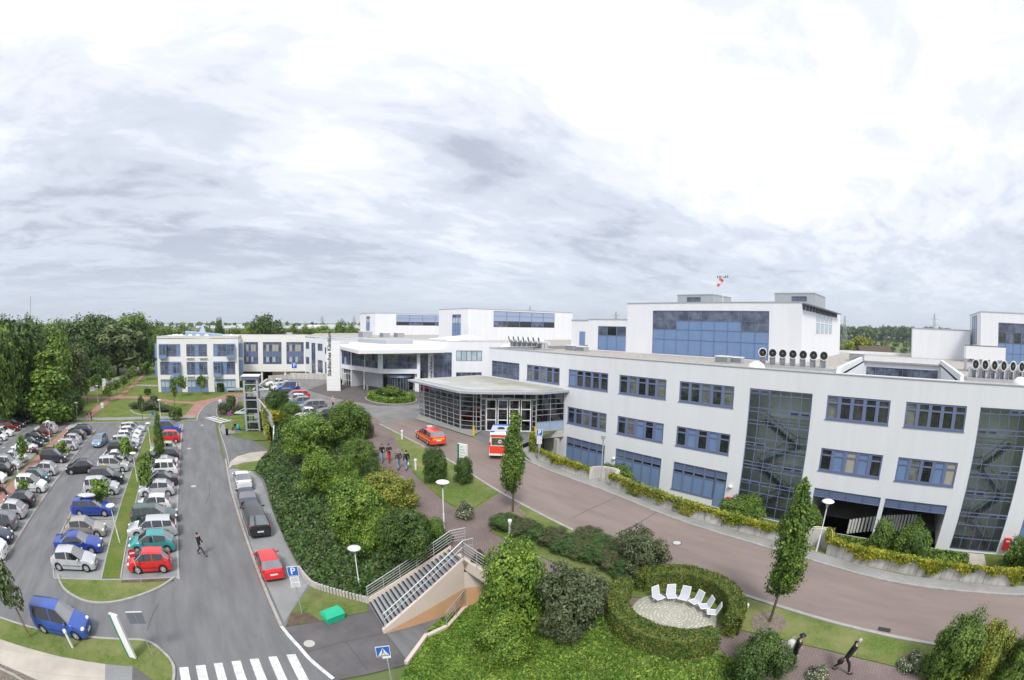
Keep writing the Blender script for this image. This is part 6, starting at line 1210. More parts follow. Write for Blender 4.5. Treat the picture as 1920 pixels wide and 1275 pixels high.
for i in range(6): mb.box(8.7+i*1.14, 8.85+i*1.14, 57.6, 59.5, 12.4, 13.8, 'galv')
for i in range(5): mb.tube((8.78+i*1.14, 57.6, 12.5), (9.9+i*1.14, 57.6, 13.7), .04, 'galv', n=5)
PB(mb, 'leg', t)
wx, wy = -24.3, 60.0; hw_ = hat((wx, wy), 1355, 522); q = ray(1355, 522); kk = 60/math.hypot(q[0], q[1])*1.08; wx, wy = q[0]*kk, q[1]*kk; zt_ = CH+q[2]*kk
t = thing('windsock', 'red and white windsock on a mast with small ring of lamps', 'windsock', (wx, wy, 12.4)); mb = MB(); mb.tube((wx, wy, 12.4), (wx, wy, zt_+.2), .045, 'white_metal'); PB(mb, 'mast', t)
mb = MB(); a = Vector((wx-.1, wy-.1, zt_-.1)); dv = Vector((-.45, -.3, -.9)).normalized()
for i, m in enumerate(('windsock', 'white_metal', 'windsock')): mb.tube(a+dv*i*.4, a+dv*(i+1)*.4, .36-.07*i, m, .29-.07*i, n=14, cap=i == 2)
PB(mb, 'sock', t); mb = MB(); mb.tube((wx-.8, wy, zt_+.2), (wx+.8, wy, zt_+.2), .03, 'steel_dark'); mb.tube((wx, wy-1, zt_+.2), (wx, wy+1, zt_+.2), .03, 'steel_dark')
for s_ in (-.8, -.45, .45, .8): mb.tube((wx+s_, wy, zt_+.05), (wx+s_, wy, zt_+.4), .07, 'steel_dark')
PB(mb, 'lamp_ring', t)
# roof railing pipes and small vents scattered
# laundry trolleys and the like at the entrance
for i, (px, py) in enumerate(((764, 729), (771, 728))):
    b = U(px, py); t = thing('laundry_trolley', ('left cream trolley beside the revolving door', 'right cream trolley beside the revolving door')[i], 'trolley', (b[0], b[1], 4.2)); mb = MB(); mb.box(-.4, .4, -.35, .35, .25, 1.15, 'paint_beige'); mb.build('container', t)
    for s_ in (-1, 1): mb = MB(); mb.tube((s_*.3, -.3, .12), (s_*.3, .3, .12), .1, 'black'); mb.build('wheel', t)
# power pylons and mast far away
def far_at(px, py, D): q = ray(px, py); k = D/math.hypot(q[0], q[1]); return q[0]*k, q[1]*k, CH+q[2]*k
def pylon(px, top, D, lb):
    x, y, z = far_at(px, top, D); t = thing('power_pylon', lb, 'pylon', (x, y, 0), math.atan2(x, -y)+.4, 'lattice power pylons on the horizon'); mb = MB(); r = z*.10; hs = [0, .25, .45, .62, .78, .9, 1.0]
    for a, b in ((-1, -1), (1, -1), (1, 1), (-1, 1)): mb.tube((a*r, b*r, 0), (a*.3, b*.3, z), .16*D/400, 'galv', n=3)
    for i in range(6):
        za, zb_ = hs[i]*z, hs[i+1]*z; ra = r+(.3-r)*hs[i]; rb_ = r+(.3-r)*hs[i+1]
        for a in (-1, 1): mb.tube((-ra, a*ra, za), (rb_, a*rb_, zb_), .09*D/400, 'galv', n=3); mb.tube((ra, a*ra, za), (-rb_, a*rb_, zb_), .09*D/400, 'galv', n=3)
    for zz, w_ in ((.66, .28), (.82, .20)): mb.tube((-z*w_, 0, z*zz), (z*w_, 0, z*zz), .14*D/400, 'galv', n=3); mb.tube((-z*w_, 0, z*zz), (0, 0, z*zz+z*.05), .1*D/400, 'galv', n=3); mb.tube((z*w_, 0, z*zz), (0, 0, z*zz+z*.05), .1*D/400, 'galv', n=3)
    mb.build('lattice', t)
pylon(1584, 592, 620, 'lattice power pylon right of the big blue panelled penthouse'); pylon(1752, 587, 700, 'lattice power pylon above the low white roof block'); pylon(1155, 584, 900, 'lattice power pylon left of the low penthouse'); pylon(604, 592, 1100, 'taller lattice power pylon left of the first roof block'); pylon(664, 592, 1200, 'fainter lattice power pylon just left of the first roof block'); pylon(994, 573, 900, 'slim pylon above the middle white roof block')
x, y, z = far_at(57, 564, 700); t = thing('transmitter_mast', 'thin pink grey transmitter mast above the left trees', 'mast', (x, y, 0)); mb = MB(); mb.tube((0, 0, 0), (0, 0, z), 1.3, 'house_wall', .9); mb.tube((0, 0, z), (0, 0, z+6), .35, 'sign_red'); mb.build('shaft', t)
# ---------------------------------------------------------------- vegetation
def crown_pts(n, R, kind='round', seed=0, lobes=9):
    rs = np.random.RandomState(seed); a = rs.normal(0, 1, (lobes*(3 if kind == 'big' else 1), 3)); a /= np.linalg.norm(a, axis=1)[:, None]
    K = len(a); C_ = a*rs.uniform(.35, .72, K)[:, None]; rr = rs.uniform(.30, .52, K)
    if kind == 'big': rr *= rs.uniform(.45, .80, K); C_ = a*rs.uniform(.50, .86, K)[:, None]
    if kind in ('column', 'cone'): 
        t = np.linspace(0, 1, K); C_ = np.stack([rs.normal(0, .14, K), rs.normal(0, .14, K), -.85+1.7*t], 1); rr = (.36-.26*t**1.5)*(rs.uniform(.85, 1.2, K)) if kind == 'cone' else np.interp(t, [0, .12, .35, .6, .85, 1], [.10, .24, .34, .24, .15, .05])*rs.uniform(.65, 1.35, K)
        C_[:, :2] *= (1-t*.7)[:, None]
    if kind == 'big': C_[0] = 0; rr[0] = .62; C_[1] = (.1, .1, .3); rr[1] = .55
    i = (rs.choice(K, n, p=rr**2/np.sum(rr**2)) if kind == 'big' else rs.randint(0, K, n)) if kind not in ('column', 'cone') else rs.choice(K, n, p=rr**1.6/np.sum(rr**1.6)); d = rs.normal(0, 1, (n, 3)); d /= np.linalg.norm(d, axis=1)[:, None]
    rad = rs.uniform(.45, 1.05, n)**.6; rad = np.where(rs.uniform(0, 1, n) < .07, rs.uniform(1.05, 1.32, n), rad); P_ = C_[i]+d*(rr[i]*rad)[:, None]*(np.array([1, 1, 1.0]) if kind not in ('column', 'cone') else np.array([1, 1, .75]))
    # second-level twig clumping
    q = np.round(P_*7)+0; h = (np.sin(q[:, 0]*12.9+q[:, 1]*78.2+q[:, 2]*37.7)*43758.5) % 1; keep = h > (.16 if kind != 'willow' else .1); P_ = P_[keep]; d = d[keep]
    nn = P_*.6+d*.7+np.array([0, 0, .25]); P_ = P_-np.array([0, 0, (np.percentile(P_[:, 2], 99)+np.percentile(P_[:, 2], 1))/2]); 
    if lobes in (12, 16, 20): P_[:, :2] *= (1+.55*np.clip(-P_[:, 2:3], 0, 1)); P_[:, 2] = np.where(P_[:, 2] < 0, P_[:, 2]*.85, P_[:, 2])
    P_ = P_/np.percentile(np.abs(P_), 98.5, axis=0); return P_*np.array(R), nn
MESH = {}
def crown(key, n, R, size, m, kind='round', seed=0, aspect=1.5, lobes=9, jit=.5, m2=None, frac=.2):
    if key not in MESH:
        P_, nn = crown_pts(n, R, kind, seed, lobes); MESH[key] = leaves(P_, nn, size, None, m, jit, aspect=aspect, m2=m2, frac=frac)
    return MESH[key]
def trunk(h, r, ch, seed=0, m='bark', limbs=5, lean=0):
    rs = random.Random(seed); mb = MB(); p = Vector((0, 0, -.2)); k = 5; top = None
    for i in range(k):
        q = Vector((rs.uniform(-.06, .06)*h*.2+lean*(i+1)/k, rs.uniform(-.06, .06)*h*.2, (h+ch*.5)*(i+1)/k)); mb.tube(p, q, r*(1-.16*i), m, r*(1-.16*(i+1)), n=8, cap=False); p = q
        if i >= 1:
            for _ in range(2 if limbs > 3 else 1):
                a = rs.uniform(0, 6.28); L = (ch*.32 if limbs != 4 else ch*.09)*(1.1-.12*i); e = q+Vector((math.cos(a)*L, math.sin(a)*L, L*.8)); mb.tube(q, e, r*.42*(1-.12*i), m, r*.12, n=5, cap=False)
    return mb
TK = 0
def plant_tree(x, y, z0, H, Wd, label, crown_me, Rm, m=None, clear=.2, tr=.14, name='tree', group=None, rz=None, lean=0, cat='tree'):
    """H total height, Wd crown width; crown_me is a unit-normalised crown of half size Rm"""
    global TK; TK += 1; t = thing(name, label, cat, (x, y, z0), rnd.uniform(0, 6.28) if rz is None else rz, group); ch = H*(1-clear)
    if clear > .03: trunk(H*clear, tr, ch, TK, limbs=4 if name == 'columnar_tree' else 5, lean=lean).build('trunk', t)
    c = bpy.data.objects.new('crown' if clear > .03 else 'foliage', crown_me); C.objects.link(c); c.parent = t; s = Wd/2; c.location = (lean, 0, H-ch/2); c.scale = (s/Rm[0], s/Rm[1], ch/2/Rm[2])
    if m: c.material_slots[0].link = 'OBJECT'; c.material_slots[0].material = MT[m]
    return t
def treepx(px, pyb, pyt, wpx, label, cm, Rm, z0=0.0, up=False, **k):
    b = U(px, pyb) if up else G(px, pyb, z0); zb = zu(*b) if up else z0; D = math.sqrt(b[0]**2+b[1]**2+(CH-zb)**2); r = math.hypot(px-960, (pyb+pyt)/2-637.5); W_ = wpx*D/FPX*(1+.12*(r/900)**2)
    return plant_tree(b[0], b[1], zb, hat(b, px if not k.get('tpx') else k['tpx'], pyt, zb), W_, label, cm, Rm, **{a: v for a, v in k.items() if a != 'tpx'})
one = (1, 1, 1)
BIG = [crown(f'big{i}', 11000, one, .066, 'leaf_dark', 'big', 20+i, lobes=15) for i in range(4)]
MED = [crown(f'med{i}', 5200, one, .10, 'leaf_mid', 'round', 40+i, lobes=14) for i in range(3)]
WIL = crown('willow', 9000, one, .085, 'leaf_willow', 'big', 70, aspect=3.0)
CONE = crown('cone', 12000, (.42, .42, 1), .05, 'leaf_mid', 'cone', 50, lobes=26)
COLN = crown('coln', 21000, (.33, .33, 1), .033, 'leaf_mid', 'column', 61, lobes=40); COLN2 = crown('coln2', 21000, (.33, .33, 1), .033, 'leaf_mid', 'column', 63, lobes=40); CR = (.33, .33, 1)
FLW = crown('flw', 9000, one, .075, 'leaf_grey', 'round', 99, lobes=16, m2='flower_white', frac=.16); FLG = crown('flg', 22000, one, .050, 'leaf_grey', 'big', 98, lobes=12, m2='leaf_brown', frac=.35)
YNG = crown('young', 1500, one, .16, 'leaf_bright', 'round', 80, lobes=10); YNG2 = crown('young2', 1200, one, .17, 'leaf_mid', 'round', 81, lobes=9)
SHN = [crown(f'shn{i}', 30000, one, .046, 'leaf_mid', 'big', 90+i, lobes=20) for i in range(3)]
SHM = [crown(f'shm{i}', 9000, one, .085, 'leaf_mid', 'round', 95+i, lobes=16) for i in range(2)]
R1 = (1, 1, 1)
# park trees at the left
FT_ = [(8, 796, 612, 100, 'leaf_mid', 'tall dark tree at the left picture edge', 0), (42, 780, 603, 104, 'leaf_dark', 'tall dark tree second from the left edge', 1), (80, 755, 607, 96, 'leaf_mid', 'green tree right under the transmitter mast', 2), (118, 762, 628, 60, 'leaf_bright', 'bright green tree between darker trees left of the path', 3), (20, 752, 602, 70, 'leaf_mid', 'tree behind the two left edge trees', 2),
 (55, 745, 600, 60, 'leaf_dark', 'dark tree behind with its top at the mast foot', 3), (95, 735, 612, 60, 'leaf_mid', 'middle green tree behind the light conical tree', 0), (140, 756, 645, 62, 'leaf_willow', 'grey green tree right of the light conical tree', 1), (152, 708, 600, 96, 'leaf_dark', 'large dark tree in the middle of the park', 2), (183, 694, 592, 80, 'leaf_dark', 'tall dark tree behind the willow', 1),
 (248, 676, 590, 90, 'leaf_mid', 'tallest tree right behind the willow', 0), (205, 676, 603, 70, 'leaf_mid', 'green tree behind the willow on its left', 3), (186, 722, 667, 40, 'leaf_dark', 'small round dark tree left of the willow trunk', 2), (276, 700, 632, 38, 'leaf_dark', 'dark tree touching the ward building corner', 1), (282, 668, 612, 46, 'leaf_mid', 'tree behind the ward building corner', 3), (120, 700, 602, 70, 'leaf_mid', 'tree far back in the park between dark crowns', 0), (10, 730, 606, 70, 'leaf_dark', 'tree far back at the left picture edge', 3)]
for px, b, tp, w_, m, lb, k in FT_: treepx(px, b, tp, w_, lb, BIG[k], R1, m=m, clear=.08, tr=.35, group='tall park trees at the left')
treepx(222, 702, 613, 98, 'broad grey green willow with visible trunk in the park', WIL, R1, clear=.22, tr=.5)
treepx(100, 789, 657, 84, 'light green conical tree before the dark park trees', CONE, (.42, .42, 1), m='leaf_bright', clear=.04, tr=.25)
for i, (px, b, tp, w_, lb) in enumerate(((12, 790, 722, 62, 'rounded dark shrub at the left edge by the far pavement'), (48, 790, 718, 50, 'rounded dark shrub second from the left by the far pavement'), (75, 792, 735, 40, 'low shrub before the light conical tree'), (118, 790, 733, 55, 'rounded shrub right of the light conical tree foot'), (143, 776, 736, 34, 'darkest small shrub left of the brick path lamp'))):
    treepx(px, b, tp, w_, lb, SHM[i % 2], R1, m='leaf_dark' if i != 2 else 'leaf_mid', clear=0, name='shrub', group='shrubs along the far pavement', cat='shrub')
# far trees and settlement
FAR = [(410, 622, 599, 20, 'round tree above the ward building roof, left of the big dark one'), (498, 632, 592, 62, 'big dark oak behind the bridge wing'), (468, 630, 610, 40, 'bushy tree left of the big dark oak'), (345, 632, 611, 44, 'tree behind the left part of the ward building roof'), (318, 634, 614, 36, 'tree behind the ward building corner roof edge'), (385, 632, 613, 40, 'tree right behind the roof pyramid'), (440, 632, 616, 40, 'low tree right of the round tree'), (548, 631, 612, 40, 'tree right of the big dark oak'), (575, 630, 612, 34, 'tree with reddish houses beside it'), (605, 629, 612, 42, 'bright tree left of the first roof block'), (637, 628, 604, 30, 'taller tree next to the first roof block'), (660, 628, 611, 34, 'tree touching the first roof block'), (300, 640, 615, 30, 'tree left behind the ward building')]
for i, (px, b, tp, w_, lb) in enumerate(FAR):
    D = 190 if px != 498 else 175; q = ray(px, 610); k = D/math.hypot(q[0], q[1]); x, y = q[0]*k, q[1]*k; plant_tree(x, y, 0, hat((x, y), px, tp), w_*D/FPX, lb, BIG[i % 4], R1, m='leaf_dark' if px in (498, 410) else ('leaf_bright' if px in (605, 468) else 'leaf_mid'), clear=.1, tr=.4, group='trees behind the buildings')
def band(pxa, pxb, D): return [tuple(np.array(ray(p, 612))[:2]*D/math.hypot(*ray(p, 612)[:2])) for p in np.linspace(pxa, pxb, 9)]
woods('distant_woods', band(-40, 860, 420), 9, 22, 2.2, 'leaf_dark', sp=15); woods('distant_woods', band(-40, 900, 1500), 15, 8, 8, 'leaf_dark', sp=38); woods('distant_woods', band(280, 700, 260), 7, 40, 1.3, 'leaf_mid', sp=15)
woods('forest', band(1560, 1800, 1100), 34, 90, 5, 'leaf_dark', sp=14); woods('distant_woods', band(1560, 1950, 700), 8, 40, 2.2, 'leaf_mid', sp=14); woods('hedgerow', band(1570, 1760, 420), 6, 40, 1.2, 'leaf_dark', sp=22); woods('distant_woods', band(880, 1560, 900), 8, 10, 5, 'leaf_dark', sp=30)
x, y, z = far_at(1613, 640, 190); plant_tree(x, y, 0, z+1.5, 13, 'round yellow green tree behind the main roof at right', BIG[1], R1, m='leaf_yellow', clear=.1, tr=.3)
for i, (px, D, w_, lb) in enumerate(((1640, 150, 12, 'dark brown gable roofed house behind the main roof at right'), (335, 260, 12, 'red roofed house behind the ward building'), (305, 250, 10, 'small red roofed house left behind the ward building'), (583, 300, 14, 'red roofed house right of the big dark oak'), (600, 330, 10, 'smaller red roofed house left of the first roof block'), (450, 320, 12, 'pale gabled house between trees behind the bridge wing'), (558, 340, 12, 'red roofed house close right of the big dark oak'))):
    q = ray(px, 615); k = D/math.hypot(q[0], q[1]); x, y = q[0]*k, q[1]*k; a = math.atan2(x, -y)+.5; H = 5.5 if i else 9.2; t = thing('house', lb, 'house', (x, y, 0), a, 'small houses beyond the hospital'); mb = MB(); mb.box(-w_/2, w_/2, -4, 4, 0, H, 'house_wall'); mb.build('wall', t)
    mb = MB(); mb.add([(-w_/2-.4, -4.5, H-.3), (w_/2+.4, -4.5, H-.3), (w_/2+.4, 4.5, H-.3), (-w_/2-.4, 4.5, H-.3), (-w_/2-.4, 0, H+3.4), (w_/2+.4, 0, H+3.4)], [(0, 1, 5, 4), (2, 3, 4, 5), (1, 2, 5), (3, 0, 4)], 'brick_red' if i else 'bark'); mb.build('roof', t)
mb = MB()      # pale glasshouses and sheds along the horizon
for i in range(46):
    px = 300+i*14+rnd.uniform(-5, 5); D = rnd.uniform(1200, 2300); q = ray(px, 610); k = D/math.hypot(q[0], q[1]); x, y = q[0]*k, q[1]*k; L = rnd.uniform(15, 50); mb.box(x-L, x+L, y-L, y+L, 0, rnd.uniform(5, 10), 'wall_white')
o = mb.build('distant_town'); o['kind'] = 'stuff'
q = [G(1590, 648), G(1720, 652), G(1720, 632), G(1590, 630)]; patch('field', [tuple(np.array(ray(p, 640))[:2]*D/math.hypot(*ray(p, 640)[:2])) for p, D in ((1560, 260), (1760, 260), (1760, 1050), (1560, 1050))], 'meadow', .0)
# young trees on the back lawn and in the car park
YT = [(164.5, 757, 708, 14, 'young tree on the lawn left of the diagonal brick path'), (205, 752, 722, 22, 'young tree where the two brick paths meet'), (219, 740, 712, 20, 'young tree right of the path crossing'), (232, 731, 704, 18, 'young tree along the diagonal path, second row'), (243, 722, 694, 18, 'young tree along the diagonal path near the willow'), (252, 716, 685, 16, 'slender young tree at the far end of the diagonal path'), (183, 742, 702, 24, 'young tree beside the lawn lamp'), (209, 728, 690, 18, 'thin young tree before the willow'), (276, 712, 678, 24, 'young tree at the ward building corner'), (342, 742, 704, 20, 'young tree before the left ground floor windows'), (379, 740, 703, 18, 'young tree before the middle ground floor windows'), (327.5, 764, 706, 14, 'thin young tree with stakes before the ward building'), (267.5, 788, 741, 13, 'thin young tree on the verge before the shrub bed')]
for i, (px, b, tp, w_, lb) in enumerate(YT): treepx(px, b, tp, w_, lb, YNG2 if i % 2 else YNG, R1, m='leaf_mid' if i != 12 else 'leaf_willow', clear=.38, tr=.07, group='young trees on the lawn', name='young_tree')
treepx(331, 788, 763, 24, 'dense round bush at the road verge on the lawn', SHM[0], R1, m='leaf_mid', clear=0, name='shrub', cat='shrub')
PT = [(47, 873, 816, 22, 'leaf_bright', 'bright young tree beside the brick path left'), (119, 858, 827, 25, 'leaf_bright', 'bright young tree in the bay row by the dark people carrier'), (20, 800, 781, 22, 'leaf_bright', 'bright young tree between cars at the far left kerb'), (48, 936, 898, 24, 'leaf_bright', 'bright young tree before the white people carrier'), (238, 868, 820, 30, 'leaf_bright', 'round bright tree among silver cars left of the grass'), (191, 948, 898, 42, 'leaf_bright', 'largest bright tree above the blue estate'), (283, 925, 858, 32, 'leaf_bright', 'narrow green tree before the silver hatchback'), (281, 880, 846, 20, 'leaf_willow', 'thin pale young tree on the grass strip'), ]
for i, (px, b, tp, w_, m, lb) in enumerate(PT): treepx(px, b, tp, w_, lb, YNG if i % 2 else YNG2, R1, m=m, clear=.22, tr=.05, group='young trees in the car park', name='young_tree')
treepx(304, 866, 777, 19, 'slim columnar tree between blue van and pale green hatchback', COLN, CR, m='leaf_mid', clear=.15, tr=.07, name='columnar_tree')
b = G(55, 1192); treepx(57, 1194, 1045, 46, 'thin young tree with wooden stakes at the left verge', YNG2, R1, m='leaf_willow', clear=.45, tr=.05, name='young_tree', tpx=8)
for k in (-.5, .5):
    t = thing('tree_stake', 'wooden stake %s of the thin young tree at the left verge' % ('left' if k < 0 else 'right'), 'stake', (b[0]+k*.4, b[1]+k*.4, 0)); mb = MB(); mb.tube((0, 0, 0), (0, 0, 1.7), .035, 'wood'); mb.build('stake', t)
# slim columnar trees by the upper road
treepx(961.5, 960, 778, 39, 'slim columnar tree on the lawn before the ambulance', COLN, CR, up=True, m='leaf_mid', clear=.24, tr=.075, name='columnar_tree', rz=1.0)
treepx(1443, 1166, 903, 55, 'slim columnar tree beside the upper road at right', COLN2, CR, up=True, m='leaf_mid', clear=.24, tr=.085, name='columnar_tree', rz=2.2, tpx=1474)
for px, py, r_, lb in ((961, 963, 1.0, ''), (1441, 1168, 1.05, '')): disc('ground', U(px, py), r_*.85, 'mulch', .035, True)
for x, y, z in ((-42.9, -12.6, .02), (-38.3, -4.9, .02), (-58.3, -13, .02), (-43.2, -20.9, .02), (-59.2, -21, .02)): disc('ground', (x, y), .95, 'mulch', z)
# shrubs on the bank and around the path (photo pixel of foot, top, width)
SH = [(578, 850, 780, 92, 'leaf_bright', 'big bright leaved shrub at the head of the bank beside the ivy wall', 0), (655, 825, 757, 76, 'leaf_mid', 'rounded green shrub at the forecourt corner', 1), (683, 822, 772, 40, 'leaf_brown', 'brownish shrub right of the rounded forecourt shrub', 2), (520, 782, 733, 52, 'leaf_dark', 'dark shrub above the ivy beside the lift', 1), (545, 790, 755, 40, 'leaf_mid', 'smaller green shrub right of the dark one above the ivy', 0), (680, 880, 826, 62, 'leaf_mid', 'green shrub on the bank nearest the four walkers', 0),
      (605, 920, 850, 70, 'leaf_bright', 'yellow green shrub in the middle of the bank', 1), (655, 925, 858, 58, 'leaf_bright', 'brightest round shrub on the bank', 2), (735, 965, 892, 100, 'leaf_yellow', 'wide yellowish shrub on the bank below the walkers', 0), (675, 1010, 905, 105, 'leaf_bright', 'large light green shrub at the centre of the bank', 1), (712, 1038, 958, 78, 'leaf_bright', 'light green shrub above the lower lamp', 2), (770, 1045, 962, 95, 'leaf_dark', 'dark rounded shrub left of the stair railing', 0), (815, 1020, 975, 44, 'leaf_mid', 'small bush behind the top of the stair railing', 1), (700, 900, 860, 44, 'leaf_dark', 'dark low shrub at the path edge behind the walkers', 2)]
def shpx(px, b, tp, w_, m, lb, k, zb, name='shrub', y0=None, sq=1.0):
    q = G(px, b, zb); D = math.sqrt(q[0]**2+q[1]**2+(CH-zb)**2); H = max(.8, hat(q, px, tp, zb)); plant_tree(q[0], q[1], zb, H, w_*D/FPX*sq, lb, FLW if m == 'flower_white' else FLG if m == 'leaf_grey' else SHN[k], R1, m=None if m in ('flower_white', 'leaf_grey') else m, clear=0, name=name, cat='shrub')
zs_ = [3.2, 3.9, 3.9, 3.9, 3.9, 3.2, 2.4, 2.6, 2.9, 2.0, 1.7, 2.6, 3.0, 3.3]
for s_, z in zip(SH, zs_): shpx(*s_, zb=z)
SH2 = [(818, 905, 842, 44, 'leaf_dark', 'dark round shrub on the lawn right of the walkers', 0), (870, 907, 860, 34, 'leaf_dark', 'dark round shrub before the information board', 1), (870, 970, 942, 34, 'flower_white', 'white flowering bush at the tip of the lawn', 2), (1195, 1070, 998, 92, 'leaf_grey', 'grey green shrub with pale tips at the red road kerb', 0), (966, 1180, 1024, 118, 'leaf_bright', 'big bright green bush beside the underpass ramp', 1), (942, 1232, 1148, 108, 'leaf_bright', 'lower bright green bush on the grass slope', 2), (1070, 1185, 1072, 108, 'leaf_grey', 'tall grey brown shrub left of the round hedge', 0), (900, 1058, 1034, 32, 'leaf_brown', 'small brown bush beside the bridge railing', 2),
       (1408, 1290, 1196, 100, 'leaf_dark', 'dark blue green bush at the bottom edge', 1), (1528, 1276, 1252, 52, 'flower_white', 'low white flowering bush before the walking woman', 2), (1762, 1270, 1143, 98, 'leaf_mid', 'bushy green shrub bottom right, left of the pair', 0), (1826, 1275, 1158, 88, 'leaf_yellow', 'yellowish bushy shrub bottom right in the middle', 1), (1888, 1285, 1150, 92, 'leaf_mid', 'tall bushy shrub in the bottom right corner', 2), (1700, 1255, 1218, 50, 'flower_white', 'white flowering bush at the end of the lawn bottom right', 0), (1920, 1290, 1210, 50, 'leaf_dark', 'dark shrub cut by the bottom right corner', 1)]
zs2 = [None]*4+[1.0, .5, 2.0, 3.2]+[2.2]+[2.7]*6
for s_, z in zip(SH2, zs2):
    if z is None: q = U(s_[0], s_[1]); z = zu(*q)
    shpx(*s_, zb=z)
# low border of small shrubs along the path: a run of bushes
BD = [(945, 1000), (975, 1012), (1005, 1022), (1035, 1032), (1060, 1046), (1085, 1052), (1112, 1062), (1140, 1072), (1165, 1085), (1095, 1030), (1125, 1042), (1150, 1052), (1165, 1062), (1190, 1092)]
wd = ['first', 'second', 'third', 'fourth', 'fifth', 'sixth', 'seventh', 'eighth', 'ninth', 'tenth', 'eleventh', 'twelfth', 'thirteenth', 'fourteenth']
for i, (px, py) in enumerate(BD):
    b = U(px+4, py-12); plant_tree(b[0], b[1], zu(*b)-.05, .9, 1.9, f'low brown green border shrub beside the brick footpath, {wd[i]} counted from the link path', SHN[i % 3], R1, m='leaf_brown' if i % 2 else 'leaf_cover', clear=0, name='border_shrub', group='low border shrubs along the footpath', cat='shrub')
# garden bushes behind the parapets
GB = [((-31.8, 32.5), 1.9, 4.6, 'leaf_dark', 'dark spreading bush behind the first ivy parapet'), ((-24.8, 32.8), 3.2, 4.0, 'leaf_mid', 'round green bush before the middle garage front'), ((-20.3, 33.6), 1.8, 2.2, 'leaf_mid', 'small bush behind the long ivy parapet'), ((-12.2, 34.4), 2.6, 4.2, 'leaf_mid', 'bush before the foot of the left stairwell'), ((-6.4, 36.3), 2.2, 2.4, 'leaf_mid', 'clipped bush at the left corner of the loading bay'), ((.6, 33.4), 3.1, 2.8, 'leaf_mid', 'left of two round bushes before the loading bay'), ((3.0, 33.0), 3.2, 3.2, 'leaf_mid', 'right of two round bushes before the loading bay'), ((14.3, 33.2), 3.0, 4.0, 'leaf_mid', 'bush right of the right stairwell door'), ((-14.8, 34.6), .9, 1.2, 'leaf_brown', 'small dry plant before the red cabinet')]
for i, ((x, y), H, W_, m, lb) in enumerate(GB): plant_tree(x, y, 0, H, W_, lb, SHN[i % 3], R1, m=m, clear=0, name='shrub', cat='shrub')
patch('ground', [(-4.5, 28), (9.5, 27.5), (9.5, 36.4), (6.2, 36.4), (6.2, 33), (-4, 33.6)], 'earth', .0); P_ = np.stack([nr.uniform(-4.5, 9.3, 14000), nr.uniform(27.5, 36.3, 14000), nr.uniform(.05, .4, 14000)], 1); o = leaves(P_, np.tile([0, 0, 1], (14000, 1)), .16, 'ground_cover', 'leaf_mid', .9); o['kind'] = 'stuff'
patch('garden_path', [(9.3, 28), (11.2, 28), (11.2, 37), (9.3, 37)], 'pave_slab', .02)
# clipped hedges
def hedge(name, lb, line, h, w_, m, up=True, n=14000, size=.085, z0=0):
    L = smooth_line(line, 5); t = thing(name, lb, 'hedge', (*L[len(L)//2], 0)); A = np.array(L); seg = np.r_[0, np.cumsum(np.hypot(*np.diff(A, axis=0).T))]; s = nr.uniform(0, seg[-1], n); cx = np.interp(s, seg, A[:, 0]); cy = np.interp(s, seg, A[:, 1]); tx = np.interp(s+.2, seg, A[:, 0])-np.interp(s-.2, seg, A[:, 0]); ty = np.interp(s+.2, seg, A[:, 1])-np.interp(s-.2, seg, A[:, 1]); tl = np.hypot(tx, ty)+1e-6; nx, ny = -ty/tl, tx/tl
    ec = nr.uniform(0, 1, n) < .08; en = ec & (nr.uniform(0, 1, n) < .5); s = np.where(ec, np.where(en, seg[-1], 0.0), s); cx = np.where(ec, np.interp(s, seg, A[:, 0]), cx); cy = np.where(ec, np.interp(s, seg, A[:, 1]), cy)
    per = nr.uniform(0, 2*h+w_, n); k = np.where(per < h, -w_/2, np.where(per > h+w_, w_/2, per-h-w_/2)); z = np.where(per < h, per, np.where(per > h+w_, 2*h+w_-per, h)); k = np.where(ec, nr.uniform(-w_/2, w_/2, n), k); z = np.where(ec, nr.uniform(0, h, n), z); lump_ = np.array([noise.noise(Vector((a*1.3, b*1.3, c*1.3))) for a, b, c in zip(cx+nx*k, cy+ny*k, z)]); k = k*(1+.07*lump_+nr.normal(0, .04, n)); z = z*(1+.05*lump_+nr.normal(0, .03, n))
    zb = np.array([zu(a, b) if up else z0 for a, b in zip(cx, cy)]); P_ = np.stack([cx+nx*k, cy+ny*k, zb+z], 1); nn = np.stack([nx*np.sign(k)*(np.abs(k) > w_*.45), ny*np.sign(k)*(np.abs(k) > w_*.45), (z > h*.9)*1.0+.1], 1)
    a, b = offset(L, w_/2-.07), offset(L, -w_/2+.07); iv = []; fi = []; base = 4*n
    for i in range(len(L)):
        zz = zu(*L[i]) if up else z0; iv += [(*a[i], zz), (*b[i], zz), (*b[i], zz+h-.07), (*a[i], zz+h-.07)]
    for i in range(len(L)-1):
        for j in range(4): fi.append((4*i+j, 4*i+(j+1) % 4, 4*i+4+(j+1) % 4, 4*i+4+j))
    fi += [(0, 1, 2, 3), tuple(4*(len(L)-1)+j for j in range(4))[::-1]]
    me = leaves(P_, nn, size, None, m, .7, inner=(iv, fi)); o = bpy.data.objects.new('foliage', me); C.objects.link(o); inv(o, t)
arc = lambda a0, a1, rx, ry, n=12: [(cob[0]+rx*math.cos(R_(a0+(a1-a0)*i/(n-1))), cob[1]+ry*math.sin(R_(a0+(a1-a0)*i/(n-1)))) for i in range(n)]
hedge('clipped_hedge', 'clipped hedge curving behind the row of white chairs', arc(160, 4, 2.85, 2.75), 1.0, .8, 'leaf_hedge', n=40000, size=.052)
hedge('clipped_hedge', 'clipped hedge curving round the near side of the cobbles', arc(184, 334, 2.9, 2.6), 1.0, .85, 'leaf_hedge', n=46000, size=.052)
